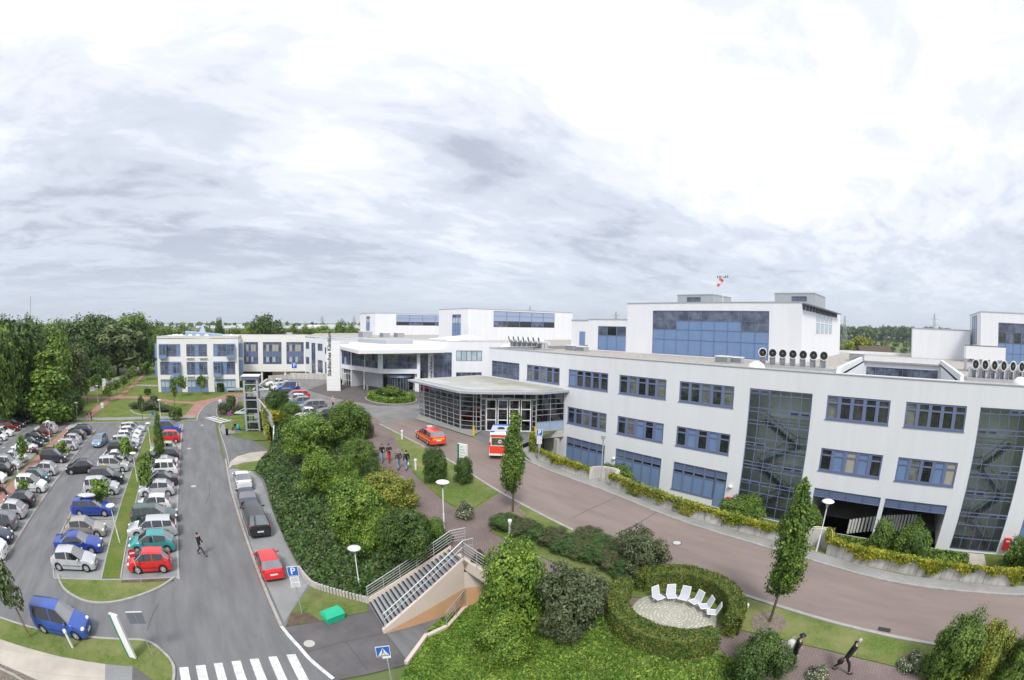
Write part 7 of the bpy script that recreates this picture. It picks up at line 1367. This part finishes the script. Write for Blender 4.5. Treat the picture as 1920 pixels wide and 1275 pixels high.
rc = (-65.0, 29.5); hedge('ring_hedge', 'ring shaped clipped hedge in the middle of the forecourt', [(rc[0]+4.1*math.cos(t*math.pi/9), rc[1]+2.9*math.sin(t*math.pi/9)) for t in range(19)], .85, 1.1, 'leaf_bright', n=16000, size=.16)
disc('ground', rc, 2.6, 'earth', .12, True, 1.4); plant_tree(rc[0], rc[1], 4.2, 2.0, 3.6, 'dark shrub in the middle of the ring hedge', SHM[0], R1, m='leaf_mid', clear=0, name='shrub', cat='shrub'); kerb([(rc[0]+5.0*math.cos(t*math.pi/9), rc[1]+3.8*math.sin(t*math.pi/9)) for t in range(19)], .2, .12, 0, True)
hedge('dark_hedge', 'dark straight hedge behind the grey benches', [G(412, 735), G(430, 731), G(456, 731)], 1.9, 1.4, 'leaf_dark', up=False, n=6000, size=.2)
hedge('dark_hedge', 'dark hedge right of the lift tower under the bridge', [G(489, 745, 3), G(503, 742, 3)], 2.6, 2.2, 'leaf_dark', up=False, n=6000, size=.2, z0=2.0)
# curved shrub bed on the lawn
P_ = []
for px, py, w_, h in ((253, 766, 20, .9), (268, 769, 22, .9), (284, 768, 26, 1.3), (290, 762, 16, 1.6), (300, 770, 24, 1.0), (314, 772, 22, .9)):
    b = G(px, py); plant_tree(b[0], b[1], 0, h*1.3, w_*.11, 'low grey green shrub of the curved lawn bed at x %d' % px if False else {253: 'leftmost low shrub of the curved lawn bed', 268: 'second low shrub of the curved lawn bed', 284: 'middle shrub of the curved lawn bed', 290: 'tallest back shrub of the curved lawn bed', 300: 'low shrub right of the bed centre beside the lamp', 314: 'rightmost low shrub of the curved lawn bed'}[px], SHM[px % 2], R1, m='leaf_grey', clear=0, name='shrub', group='shrubs of the curved lawn bed', cat='shrub')
kerb(smooth_line(GP([(244, 768), (252, 775), (275, 779), (300, 777), (318, 776)]), 3), .25, .12)
for px, py, w_, h, lb, m in ((277, 740, 18, 1.0, 'low palm like shrub on the lawn before the ward building', 'leaf_dark'), (413, 731, 10, 1.8, 'upright bush left of the grey benches', 'leaf_mid'), (421, 776, 24, 1.4, 'grey shrub on the traffic island left of the lift, front', 'leaf_grey'), (433, 768, 22, 1.8, 'dark shrub on the traffic island by the lift', 'leaf_dark'), (446, 776, 22, 1.1, 'low grey shrub on the traffic island near the lift canopy', 'leaf_grey')):
    b = G(px, py); plant_tree(b[0], b[1], 0, h*1.4, w_*.10, lb, SHM[0], R1, m=m, clear=0, name='shrub', cat='shrub')
# ivy
def ivy(lb, pts, m='leaf_ivy', n=5000, size=.12, drop=.6):
    t = thing('ivy', lb, 'ivy', (*pts[len(pts)//2][:2], pts[len(pts)//2][2]-.3)); A = np.array(pts); seg = np.r_[0, np.cumsum(np.linalg.norm(np.diff(A, axis=0), axis=1))]; s = nr.uniform(0, seg[-1], n*2); c = np.stack([np.interp(s, seg, A[:, k]) for k in range(3)], 1); tx = np.interp(s+.3, seg, A[:, 0])-np.interp(s-.3, seg, A[:, 0]); ty = np.interp(s+.3, seg, A[:, 1])-np.interp(s-.3, seg, A[:, 1]); tl = np.hypot(tx, ty)+1e-6
    dn = nr.uniform(-.12, 1, n*2); lim = np.array([.36+1.05*noise.noise(Vector((a*.6, 5.1, 2)))+.3*noise.noise(Vector((a*3.1, 1.1, 2))) for a in s]); keep = dn < np.clip(lim, .05, 1); c = c[keep]; dn = dn[keep]; nx, ny = (ty/tl)[keep], (-tx/tl)[keep]; k = nr.uniform(.02, .2, len(c))*(1-.4*np.abs(dn)); over = nr.uniform(0, 1, len(c)) < .3; k = np.where(over & (dn < .25), nr.uniform(-.3, .15, len(c)), k)
    c[:, 0] += nx*k; c[:, 1] += ny*k; c[:, 2] -= dn*drop*1.0; nn = np.stack([nx*.8, ny*.8, .5+0*nx], 1); o = bpy.data.objects.new('foliage', leaves(c, nn, size, None, m, .6)); C.objects.link(o); inv(o, t)
for i, (L, lb, m, nn_) in enumerate(((WL[0], 'yellow green ivy over the first short parapet', 'leaf_ivy', 5000), (WL[1][:12], 'thick green ivy over the left half of the long parapet', 'leaf_yellow', 9000), (WL[1][11:], 'thinner ivy over the right half of the long parapet', 'leaf_ivy', 4000), (WL[2], 'yellow ivy over the parapet right of the lamp notch', 'leaf_ivy', 11000), (WL[3], 'yellow ivy on the last parapet at the right edge', 'leaf_ivy', 3000))):
    off = offset(L, .0); ivy(lb, [(p[0], p[1], zu(*p)+1.02) for p in off], m, int(nn_*(1.0 if i == 1 else .75)), .11, 1.15 if i == 1 else .85)
ivy('yellow ivy hanging from the lamp notch corner', [(U(1548, 1038)[0]-.3, U(1548, 1038)[1]+1.6, 4.2), (U(1548, 1038)[0]-.1, U(1548, 1038)[1]+.3, 4.2)], 'leaf_ivy', 3500, .12, 1.0)
def ivy_face(lb, a, b, z0, z1, n, m, size=.16, sl=None):
    t = thing('ivy', lb, 'ivy', (a[0], a[1], z0)); F = FR(a, b); aa = nr.uniform(0, F.L, n); zz = nr.uniform(0, 1, n); top = z1 if sl is None else z1+(sl-z1)*aa/F.L; z = z0+(top-z0)*zz+.0; keep = (zz > .12+.25*np.array([noise.noise(Vector((q*.7, 3, 1))) for q in aa])); aa, z = aa[keep], z[keep]; k = nr.uniform(.02, .4, len(aa)); P_ = np.array([F.P(q, w_, e) for q, w_, e in zip(aa, z, k)]); o = bpy.data.objects.new('foliage', leaves(P_, np.tile([F.n.x, F.n.y, .5], (len(P_), 1)), size, None, m, .6)); C.objects.link(o); inv(o, t)
hedge('ivy_bank', 'yellow green ivy mound on top of the retaining wall by the lift', [(-66, 10.4), (-61, 10.2), (-57.5, 10.0), (-55.2, 9.9)], .9, 1.8, 'leaf_ivy', n=9000, size=.15)
ivy_face('yellow green ivy curtain hanging over the tall retaining wall by the lift', (-64, 9.1), (-54.5, 8.3), 1.6, 4.9, 9000, 'leaf_yellow', sl=3.4)
ivy_face('dark creeper on the steel post of the parking sign by the ambulance drive', (-31.5, 28.7), (-31.0, 28.7), 3.6, 6.0, 500, 'leaf_yellow')
# ---------------------------------------------------------------- people
def limb(mb, pts, rad, m, n=8):
    for i in range(len(pts)-1): mb.tube(pts[i], pts[i+1], rad[i], m, rad[i+1], n=n, cap=True)
    for p, r in zip(pts[1:-1], rad[1:-1]): mb.ball(p, r, r, r, m, n, 5)
def skin(parent, name, verts, edges, rad, m, root=0, lev=2):
    me = bpy.data.meshes.new('skin_src'); me.from_pydata([tuple(v) for v in verts], edges, []); o = bpy.data.objects.new('skin_src', me); C.objects.link(o); md = o.modifiers.new('s', 'SKIN'); md.use_smooth_shade = True
    for i, r in enumerate(rad):
        r = r if hasattr(r, '__len__') else (r, r); me.skin_vertices[0].data[i].radius = r; me.skin_vertices[0].data[i].use_root = (i == root)
    sb = o.modifiers.new('u', 'SUBSURF'); sb.levels = lev; sb.render_levels = lev; bpy.context.view_layer.update(); m2 = bpy.data.meshes.new_from_object(o.evaluated_get(bpy.context.evaluated_depsgraph_get())); bpy.data.objects.remove(o)
    m2.materials.clear(); m2.materials.append(MT[m]); m2.polygons.foreach_set('use_smooth', [True]*len(m2.polygons)); ob = bpy.data.objects.new(name, m2); C.objects.link(ob); ob.parent = parent; return ob
def person(x, y, z0, rz, label, H=1.75, top='cloth_black', legs='cloth_dark', hair='hair_dark', stride=.32, arms=('swing', 'swing'), lean=.0, coat=.0, bag=None, hat_=False, sit=False, long_hair=False, turn=0):
    """the figure faces +X"""
    t = thing('person', label, 'person', (x, y, z0), rz); s = H/1.75; V = lambda a, b, c: Vector((a+lean*max(0, c-.9), b, c))*s
    hip, waist, chest, neck, head0, headt = V(0, 0, .93), V(.0, 0, 1.08), V(.02, 0, 1.32), V(.02, 0, 1.50), V(.04, 0, 1.60), V(.05, 0, 1.71)
    st_ = stride; L = {}
    for sd, f in ((-1, 1), (1, -1)):
        if sit: L[sd] = (V(0, sd*.09, .45), V(.42, sd*.12, .5), V(.5, sd*.12, .08), V(.62, sd*.12, .04))
        else: L[sd] = (V(0, sd*.09, .90), V(st_*.45*f+.07, sd*.095, .49), V(st_*f, sd*.09, .09+(.06 if f < 0 else 0)), V(st_*f+.17, sd*.10, .035+(.0 if f > 0 else .0)))
    A = {}
    for i, sd in enumerate((-1, 1)):
        k = arms[i]; f = -1 if sd < 0 else 1; sh = V(.02, sd*.185, 1.43)
        el, wr_ = {'swing': (V(.06*f, sd*.24, 1.15), V(.18*f+.08, sd*.23, .92)), 'down': (V(-.02, sd*.24, 1.15), V(.05, sd*.24, .89)), 'face': (V(.16, sd*.24, 1.22), V(.20, sd*.10, 1.52)), 'pocket': (V(-.08, sd*.27, 1.14), V(.08, sd*.19, .98)), 'fold': (V(.05, sd*.25, 1.16), V(.24, -sd*.02, 1.18))}[k]; A[sd] = (sh, el, wr_)
    if sit:
        o_ = Vector((0, 0, -.46*s)); hip, waist, chest, neck, head0, headt = [p+o_ for p in (hip, waist, chest, neck, head0, headt)]; A = {k: tuple(p+o_ for p in v) for k, v in A.items()}
    vs = [hip, waist, chest, V(.02, 0, 1.43)+(o_ if sit else Vector()), neck, head0, headt]; ed = [(0, 1), (1, 2), (2, 3), (3, 4), (4, 5), (5, 6)]; ra = [(.08*s, .105*s), (.07*s, .09*s), (.08*s, .11*s), (.06*s, .085*s), .05*s, (.085*s, .072*s), (.075*s, .065*s)]
    for sd in (-1, 1):
        b = len(vs); vs += [L[sd][0], L[sd][1], L[sd][2], L[sd][3]]; ed += [(0, b), (b, b+1), (b+1, b+2), (b+2, b+3)]; ra += [.08*s, .052*s, .036*s, .028*s]
        b = len(vs); vs += list(A[sd]); ed += [(3, b), (b, b+1), (b+1, b+2)]; ra += [.042*s, .036*s, .026*s]
        w_ = A[sd][2]; d = (A[sd][2]-A[sd][1]).normalized(); palm = w_+d*.08*s; vs.append(palm); ed.append((b+2, b+3)); ra.append((.032*s, .018*s)); side_ = d.cross(Vector((0, 1, 0))).normalized() if abs(d.y) < .9 else Vector((1, 0, 0))
        for q in range(4):
            c0 = len(vs); off_ = side_*((q-1.5)*.019*s); vs += [palm+off_+d*.03*s, palm+off_+d*(.075+.008*(1-abs(q-1.3)))*s+Vector((0, -sd*.012*s, 0))]; ed += [(b+3, c0), (c0, c0+1)]; ra += [.0085*s, .007*s]
        c0 = len(vs); vs += [w_+d*.035*s+side_*.035*s, w_+d*.075*s+side_*.055*s]; ed += [(b+3, c0), (c0, c0+1)]; ra += [.010*s, .008*s]
    skin(t, 'body', vs, ed, ra, 'skin')
    mb = MB(); hd = (head0+headt)/2
    mb.ball(hd+Vector((.085, 0, -.01))*s, .02*s, .014*s, .022*s, 'skin', 6, 4); mb.build('nose', t)
    for sd in (-1, 1): mb = MB(); mb.ball(hd+Vector((.074, sd*.03, .018))*s, .012*s, .015*s, .010*s, 'black', 6, 4); mb.build('eye', t)
    mb = MB(); mb.ball(hd+Vector((.076, 0, -.055))*s, .012*s, .026*s, .007*s, 'sign_red', 6, 4); mb.build('mouth', t)
    for sd in (-1, 1): mb = MB(); mb.ball(hd+Vector((0, sd*.078, 0))*s, .02*s, .012*s, .03*s, 'skin', 6, 4); mb.build('ear', t)
    mb = MB(); mb.ball(hd+Vector((-.022, 0, .04))*s, .098*s, .09*s, .095*s, hair, 12, 8)
    if long_hair: mb.ball(hd+Vector((-.06, 0, -.08))*s, .06*s, .085*s, .16*s, hair, 10, 7)
    mb.build('hair', t)
    if hat_: mb = MB(); c = hd+Vector((0, 0, .075*s)); mb.lathe([(.155*s, 0), (.155*s, .015), (.09*s, .03), (.085*s, .08), (0, .09)], 'black', c, 14); mb.build('hat', t)
    # jacket
    vs = [hip+Vector((0, 0, -.10-coat))*s if not sit else hip, waist, chest, V(.02, 0, 1.42)+(o_ if sit else Vector()), neck+Vector((0, 0, -.045))*s]; ed = [(0, 1), (1, 2), (2, 3), (3, 4)]; ra = [(.125*s, .165*s), (.115*s, .15*s), (.125*s, .17*s), (.11*s, .155*s), .082*s]
    for sd in (-1, 1): b = len(vs); vs += list(A[sd]); ed += [(3, b), (b, b+1), (b+1, b+2)]; ra += [.085*s, .060*s, .045*s]
    skin(t, 'jacket', vs, ed, ra, top, 1)
    vs = [hip+Vector((0, 0, .13))*s, hip+Vector((0, 0, -.04))*s]; ed = [(0, 1)]; ra = [(.115*s, .15*s), (.115*s, .15*s)]
    for sd in (-1, 1): b = len(vs); vs += [L[sd][0]+Vector((0, 0, -.06))*s, L[sd][1], L[sd][2]]; ed += [(1, b), (b, b+1), (b+1, b+2)]; ra += [.095*s, .068*s, .055*s]
    skin(t, 'trousers', vs, ed, ra, legs, 0)
    for sd in (-1, 1):
        mb = MB(); a, b_ = L[sd][2], L[sd][3]; m_ = (a+b_)/2; mb.ball((m_.x, m_.y, m_.z-.01), .145*s, .05*s, .05*s, 'black', 10, 6); mb.build('shoe', t)
    return t, A
for n_, c in (('cloth_black', (.012, .012, .014)), ('cloth_dark', (.03, .03, .035)), ('cloth_jeans', (.22, .30, .42)), ('cloth_red', (.5, .03, .04)), ('cloth_white', (.7, .7, .7)), ('cloth_olive', (.06, .055, .035)), ('cloth_yellow', (.85, .55, .01)), ('cloth_pink', (.6, .4, .38)), ('cloth_turq', (.03, .38, .45)), ('hair_dark', (.025, .016, .012)), ('hair_brown', (.12, .07, .04)), ('hair_grey', (.45, .44, .42))): mat(n_, c, .85)
def pp(px, py, up=True): b = U(px, py) if up else G(px, py); return b[0], b[1], (zu(*b) if up else 0)+.01
def bag(lb, kind, x, y, z, m, sz=.2):
    t = thing('bag', lb, 'bag', (x, y, z)); mb = MB(); mb.ball((0, 0, 0), sz, sz*.55, sz*1.15, m, 10, 7); mb.build('bag_body', t); mb = MB(); mb.path([(-sz*.4, 0, sz*.95), (-sz*.2, 0, sz*1.6), (sz*.2, 0, sz*1.6), (sz*.4, 0, sz*.95)], .012, m, 5); mb.build('handle', t)
def face_dir(px, py, qx, qy, up=True): a = U(px, py) if up else G(px, py); b = U(qx, qy) if up else G(qx, qy); return math.atan2(b[1]-a[1], b[0]-a[0])
x, y, z = pp(378, 1041, False); person(x, y, z, face_dir(365, 1041, 395, 1046, False), 'person in black jacket and dark trousers crossing the main road', 1.8, arms=('face', 'swing'), stride=.36)
walk = face_dir(735, 868, 790, 915)
x, y, z = pp(717, 867); person(x, y, z, walk, 'person with white sleeves and dark vest walking on the left of the path', 1.7, 'cloth_black', 'cloth_jeans', 'hair_brown', .2, ('fold', 'swing'), long_hair=True)
x, y, z = pp(730, 867); person(x, y, z, walk, 'person in red trousers and dark jacket on the path', 1.7, 'cloth_dark', 'cloth_red', 'hair_dark', .2, ('fold', 'fold'), long_hair=True)
x, y, z = pp(748, 881); person(x, y, z, walk+math.pi, 'person in olive jacket with blue hood walking away on the path', 1.75, 'cloth_olive', 'cloth_jeans', 'cloth_jeans', .15, ('pocket', 'pocket'))
x, y, z = pp(763, 882); person(x, y, z, walk+math.pi, 'person in dark jacket and light jeans carrying a white bag', 1.75, 'cloth_black', 'cloth_jeans', 'hair_dark', .15, ('down', 'down')); bag('white plastic bag in the hand of the right hand walker', 'w', x+.25*math.cos(walk+2), y+.28*math.sin(walk+2)-.1, z+.55, 'cloth_white', .17)
w2 = face_dir(1478, 1247, 1575, 1262)
x, y, z = pp(1479, 1250); person(x, y, z, w2+.3, 'person with black hat and black jacket walking with a white bag', 1.72, 'cloth_black', 'cloth_dark', 'hair_dark', .18, ('down', 'swing'), hat_=True, coat=.05); bag('large white and grey shoulder bag of the person with the hat', 'w', x-.30*math.cos(w2), y-.30*math.sin(w2)+.15, z+1.05, 'cloth_white', .26)
x, y, z = pp(1575, 1260); person(x, y, z, w2, 'person in black suit with grey hair striding to the right', 1.8, 'cloth_black', 'cloth_black', 'hair_grey', .38, ('swing', 'swing'), lean=.25); bag('black briefcase of the grey haired person in a suit', 'w', x-.22*math.cos(w2), y-.22*math.sin(w2)-.2, z+.72, 'black', .15)
x, y, z = pp(164.5, 789, False); person(x, y, z, R_(100), 'person in black with grey skirt standing left of the pair at the brick path', 1.7, 'cloth_black', 'skin', 'hair_dark', .05, ('down', 'down'))
x, y, z = pp(171.5, 788, False); person(x, y, z, R_(100), 'person in dark suit with white bag right of the pair at the brick path', 1.78, 'cloth_black', 'cloth_black', 'hair_dark', .1, ('down', 'down'))
x, y, z = pp(214, 881, False); person(-50.15, -13.0, .0, R_(-60), 'person in bright yellow jacket between the parked silver cars', 1.75, 'cloth_yellow', 'cloth_dark', 'hair_dark', .05, ('down', 'down'))
x, y, z = pp(557, 735); person(x, y, z, R_(-90), 'person in white shirt loading the red estate, left one', 1.75, 'cloth_white', 'cloth_black', 'hair_grey', .15, ('down', 'swing'))
x, y, z = pp(562, 735); person(x, y, z, R_(-90), 'person in light top beside the red estate, right one', 1.75, 'cloth_pink', 'cloth_black', 'hair_grey', .2, ('swing', 'down'))
x, y, z = pp(640, 727); person(x, y, z, R_(-60), 'person in black standing beside the foot of the name pylon', 1.75, 'cloth_black', 'cloth_black', 'hair_dark', .1, ('down', 'down'))
x, y, z = pp(625, 766); person(x, y, z, R_(200), 'person in pale top walking on the forecourt behind the shrubs', 1.7, 'cloth_pink', 'cloth_dark', 'hair_grey', .2, ('swing', 'swing'))
x, y, z = pp(441, 806, False); person(x, y, z, R_(-60), 'person crouching on the grass by the lift tower', 1.7, 'cloth_black', 'cloth_dark', 'hair_dark', .1, ('down', 'down'), sit=True)
x, y, z = pp(447, 806, False); t = thing('backpack', 'round turquoise bag beside the crouching person', 'bag', (x, y, z)); mb = MB(); mb.ball((0, 0, .42), .42, .3, .4, 'cloth_turq', 12, 8); mb.build('bag_body', t)
x, y, z = pp(445, 760, False); person(x, y, z, R_(-60), 'person in pink top standing behind the traffic island shrubs', 1.7, 'cloth_pink', 'cloth_pink', 'hair_brown', .1, ('down', 'down'))
x, y, z = pp(313, 770, False); person(x, y, z, R_(-60), 'small figure in pale clothes behind the lawn bed lamp', 1.7, 'cloth_pink', 'cloth_white', 'hair_brown', .1, ('down', 'down'))

# ---------------------------------------------------------------- air
def haze(dens):
    m = bpy.data.materials.new('haze_air'); m.use_nodes = True; t = m.node_tree; t.nodes.clear(); v = t.nodes.new('ShaderNodeVolumePrincipled'); v.inputs['Color'].default_value = (.86, .90, .96, 1); v.inputs['Density'].default_value = dens; v.inputs['Anisotropy'].default_value = .2
    o = t.nodes.new('ShaderNodeOutputMaterial'); t.links.new(v.outputs[0], o.inputs['Volume']); MT['haze_air'] = m
    mb = MB(); mb.box(-3200, 3200, -3200, 3200, -1.2, 95, 'haze_air'); h = mb.build('haze'); h['kind'] = 'stuff'
haze(.00013)
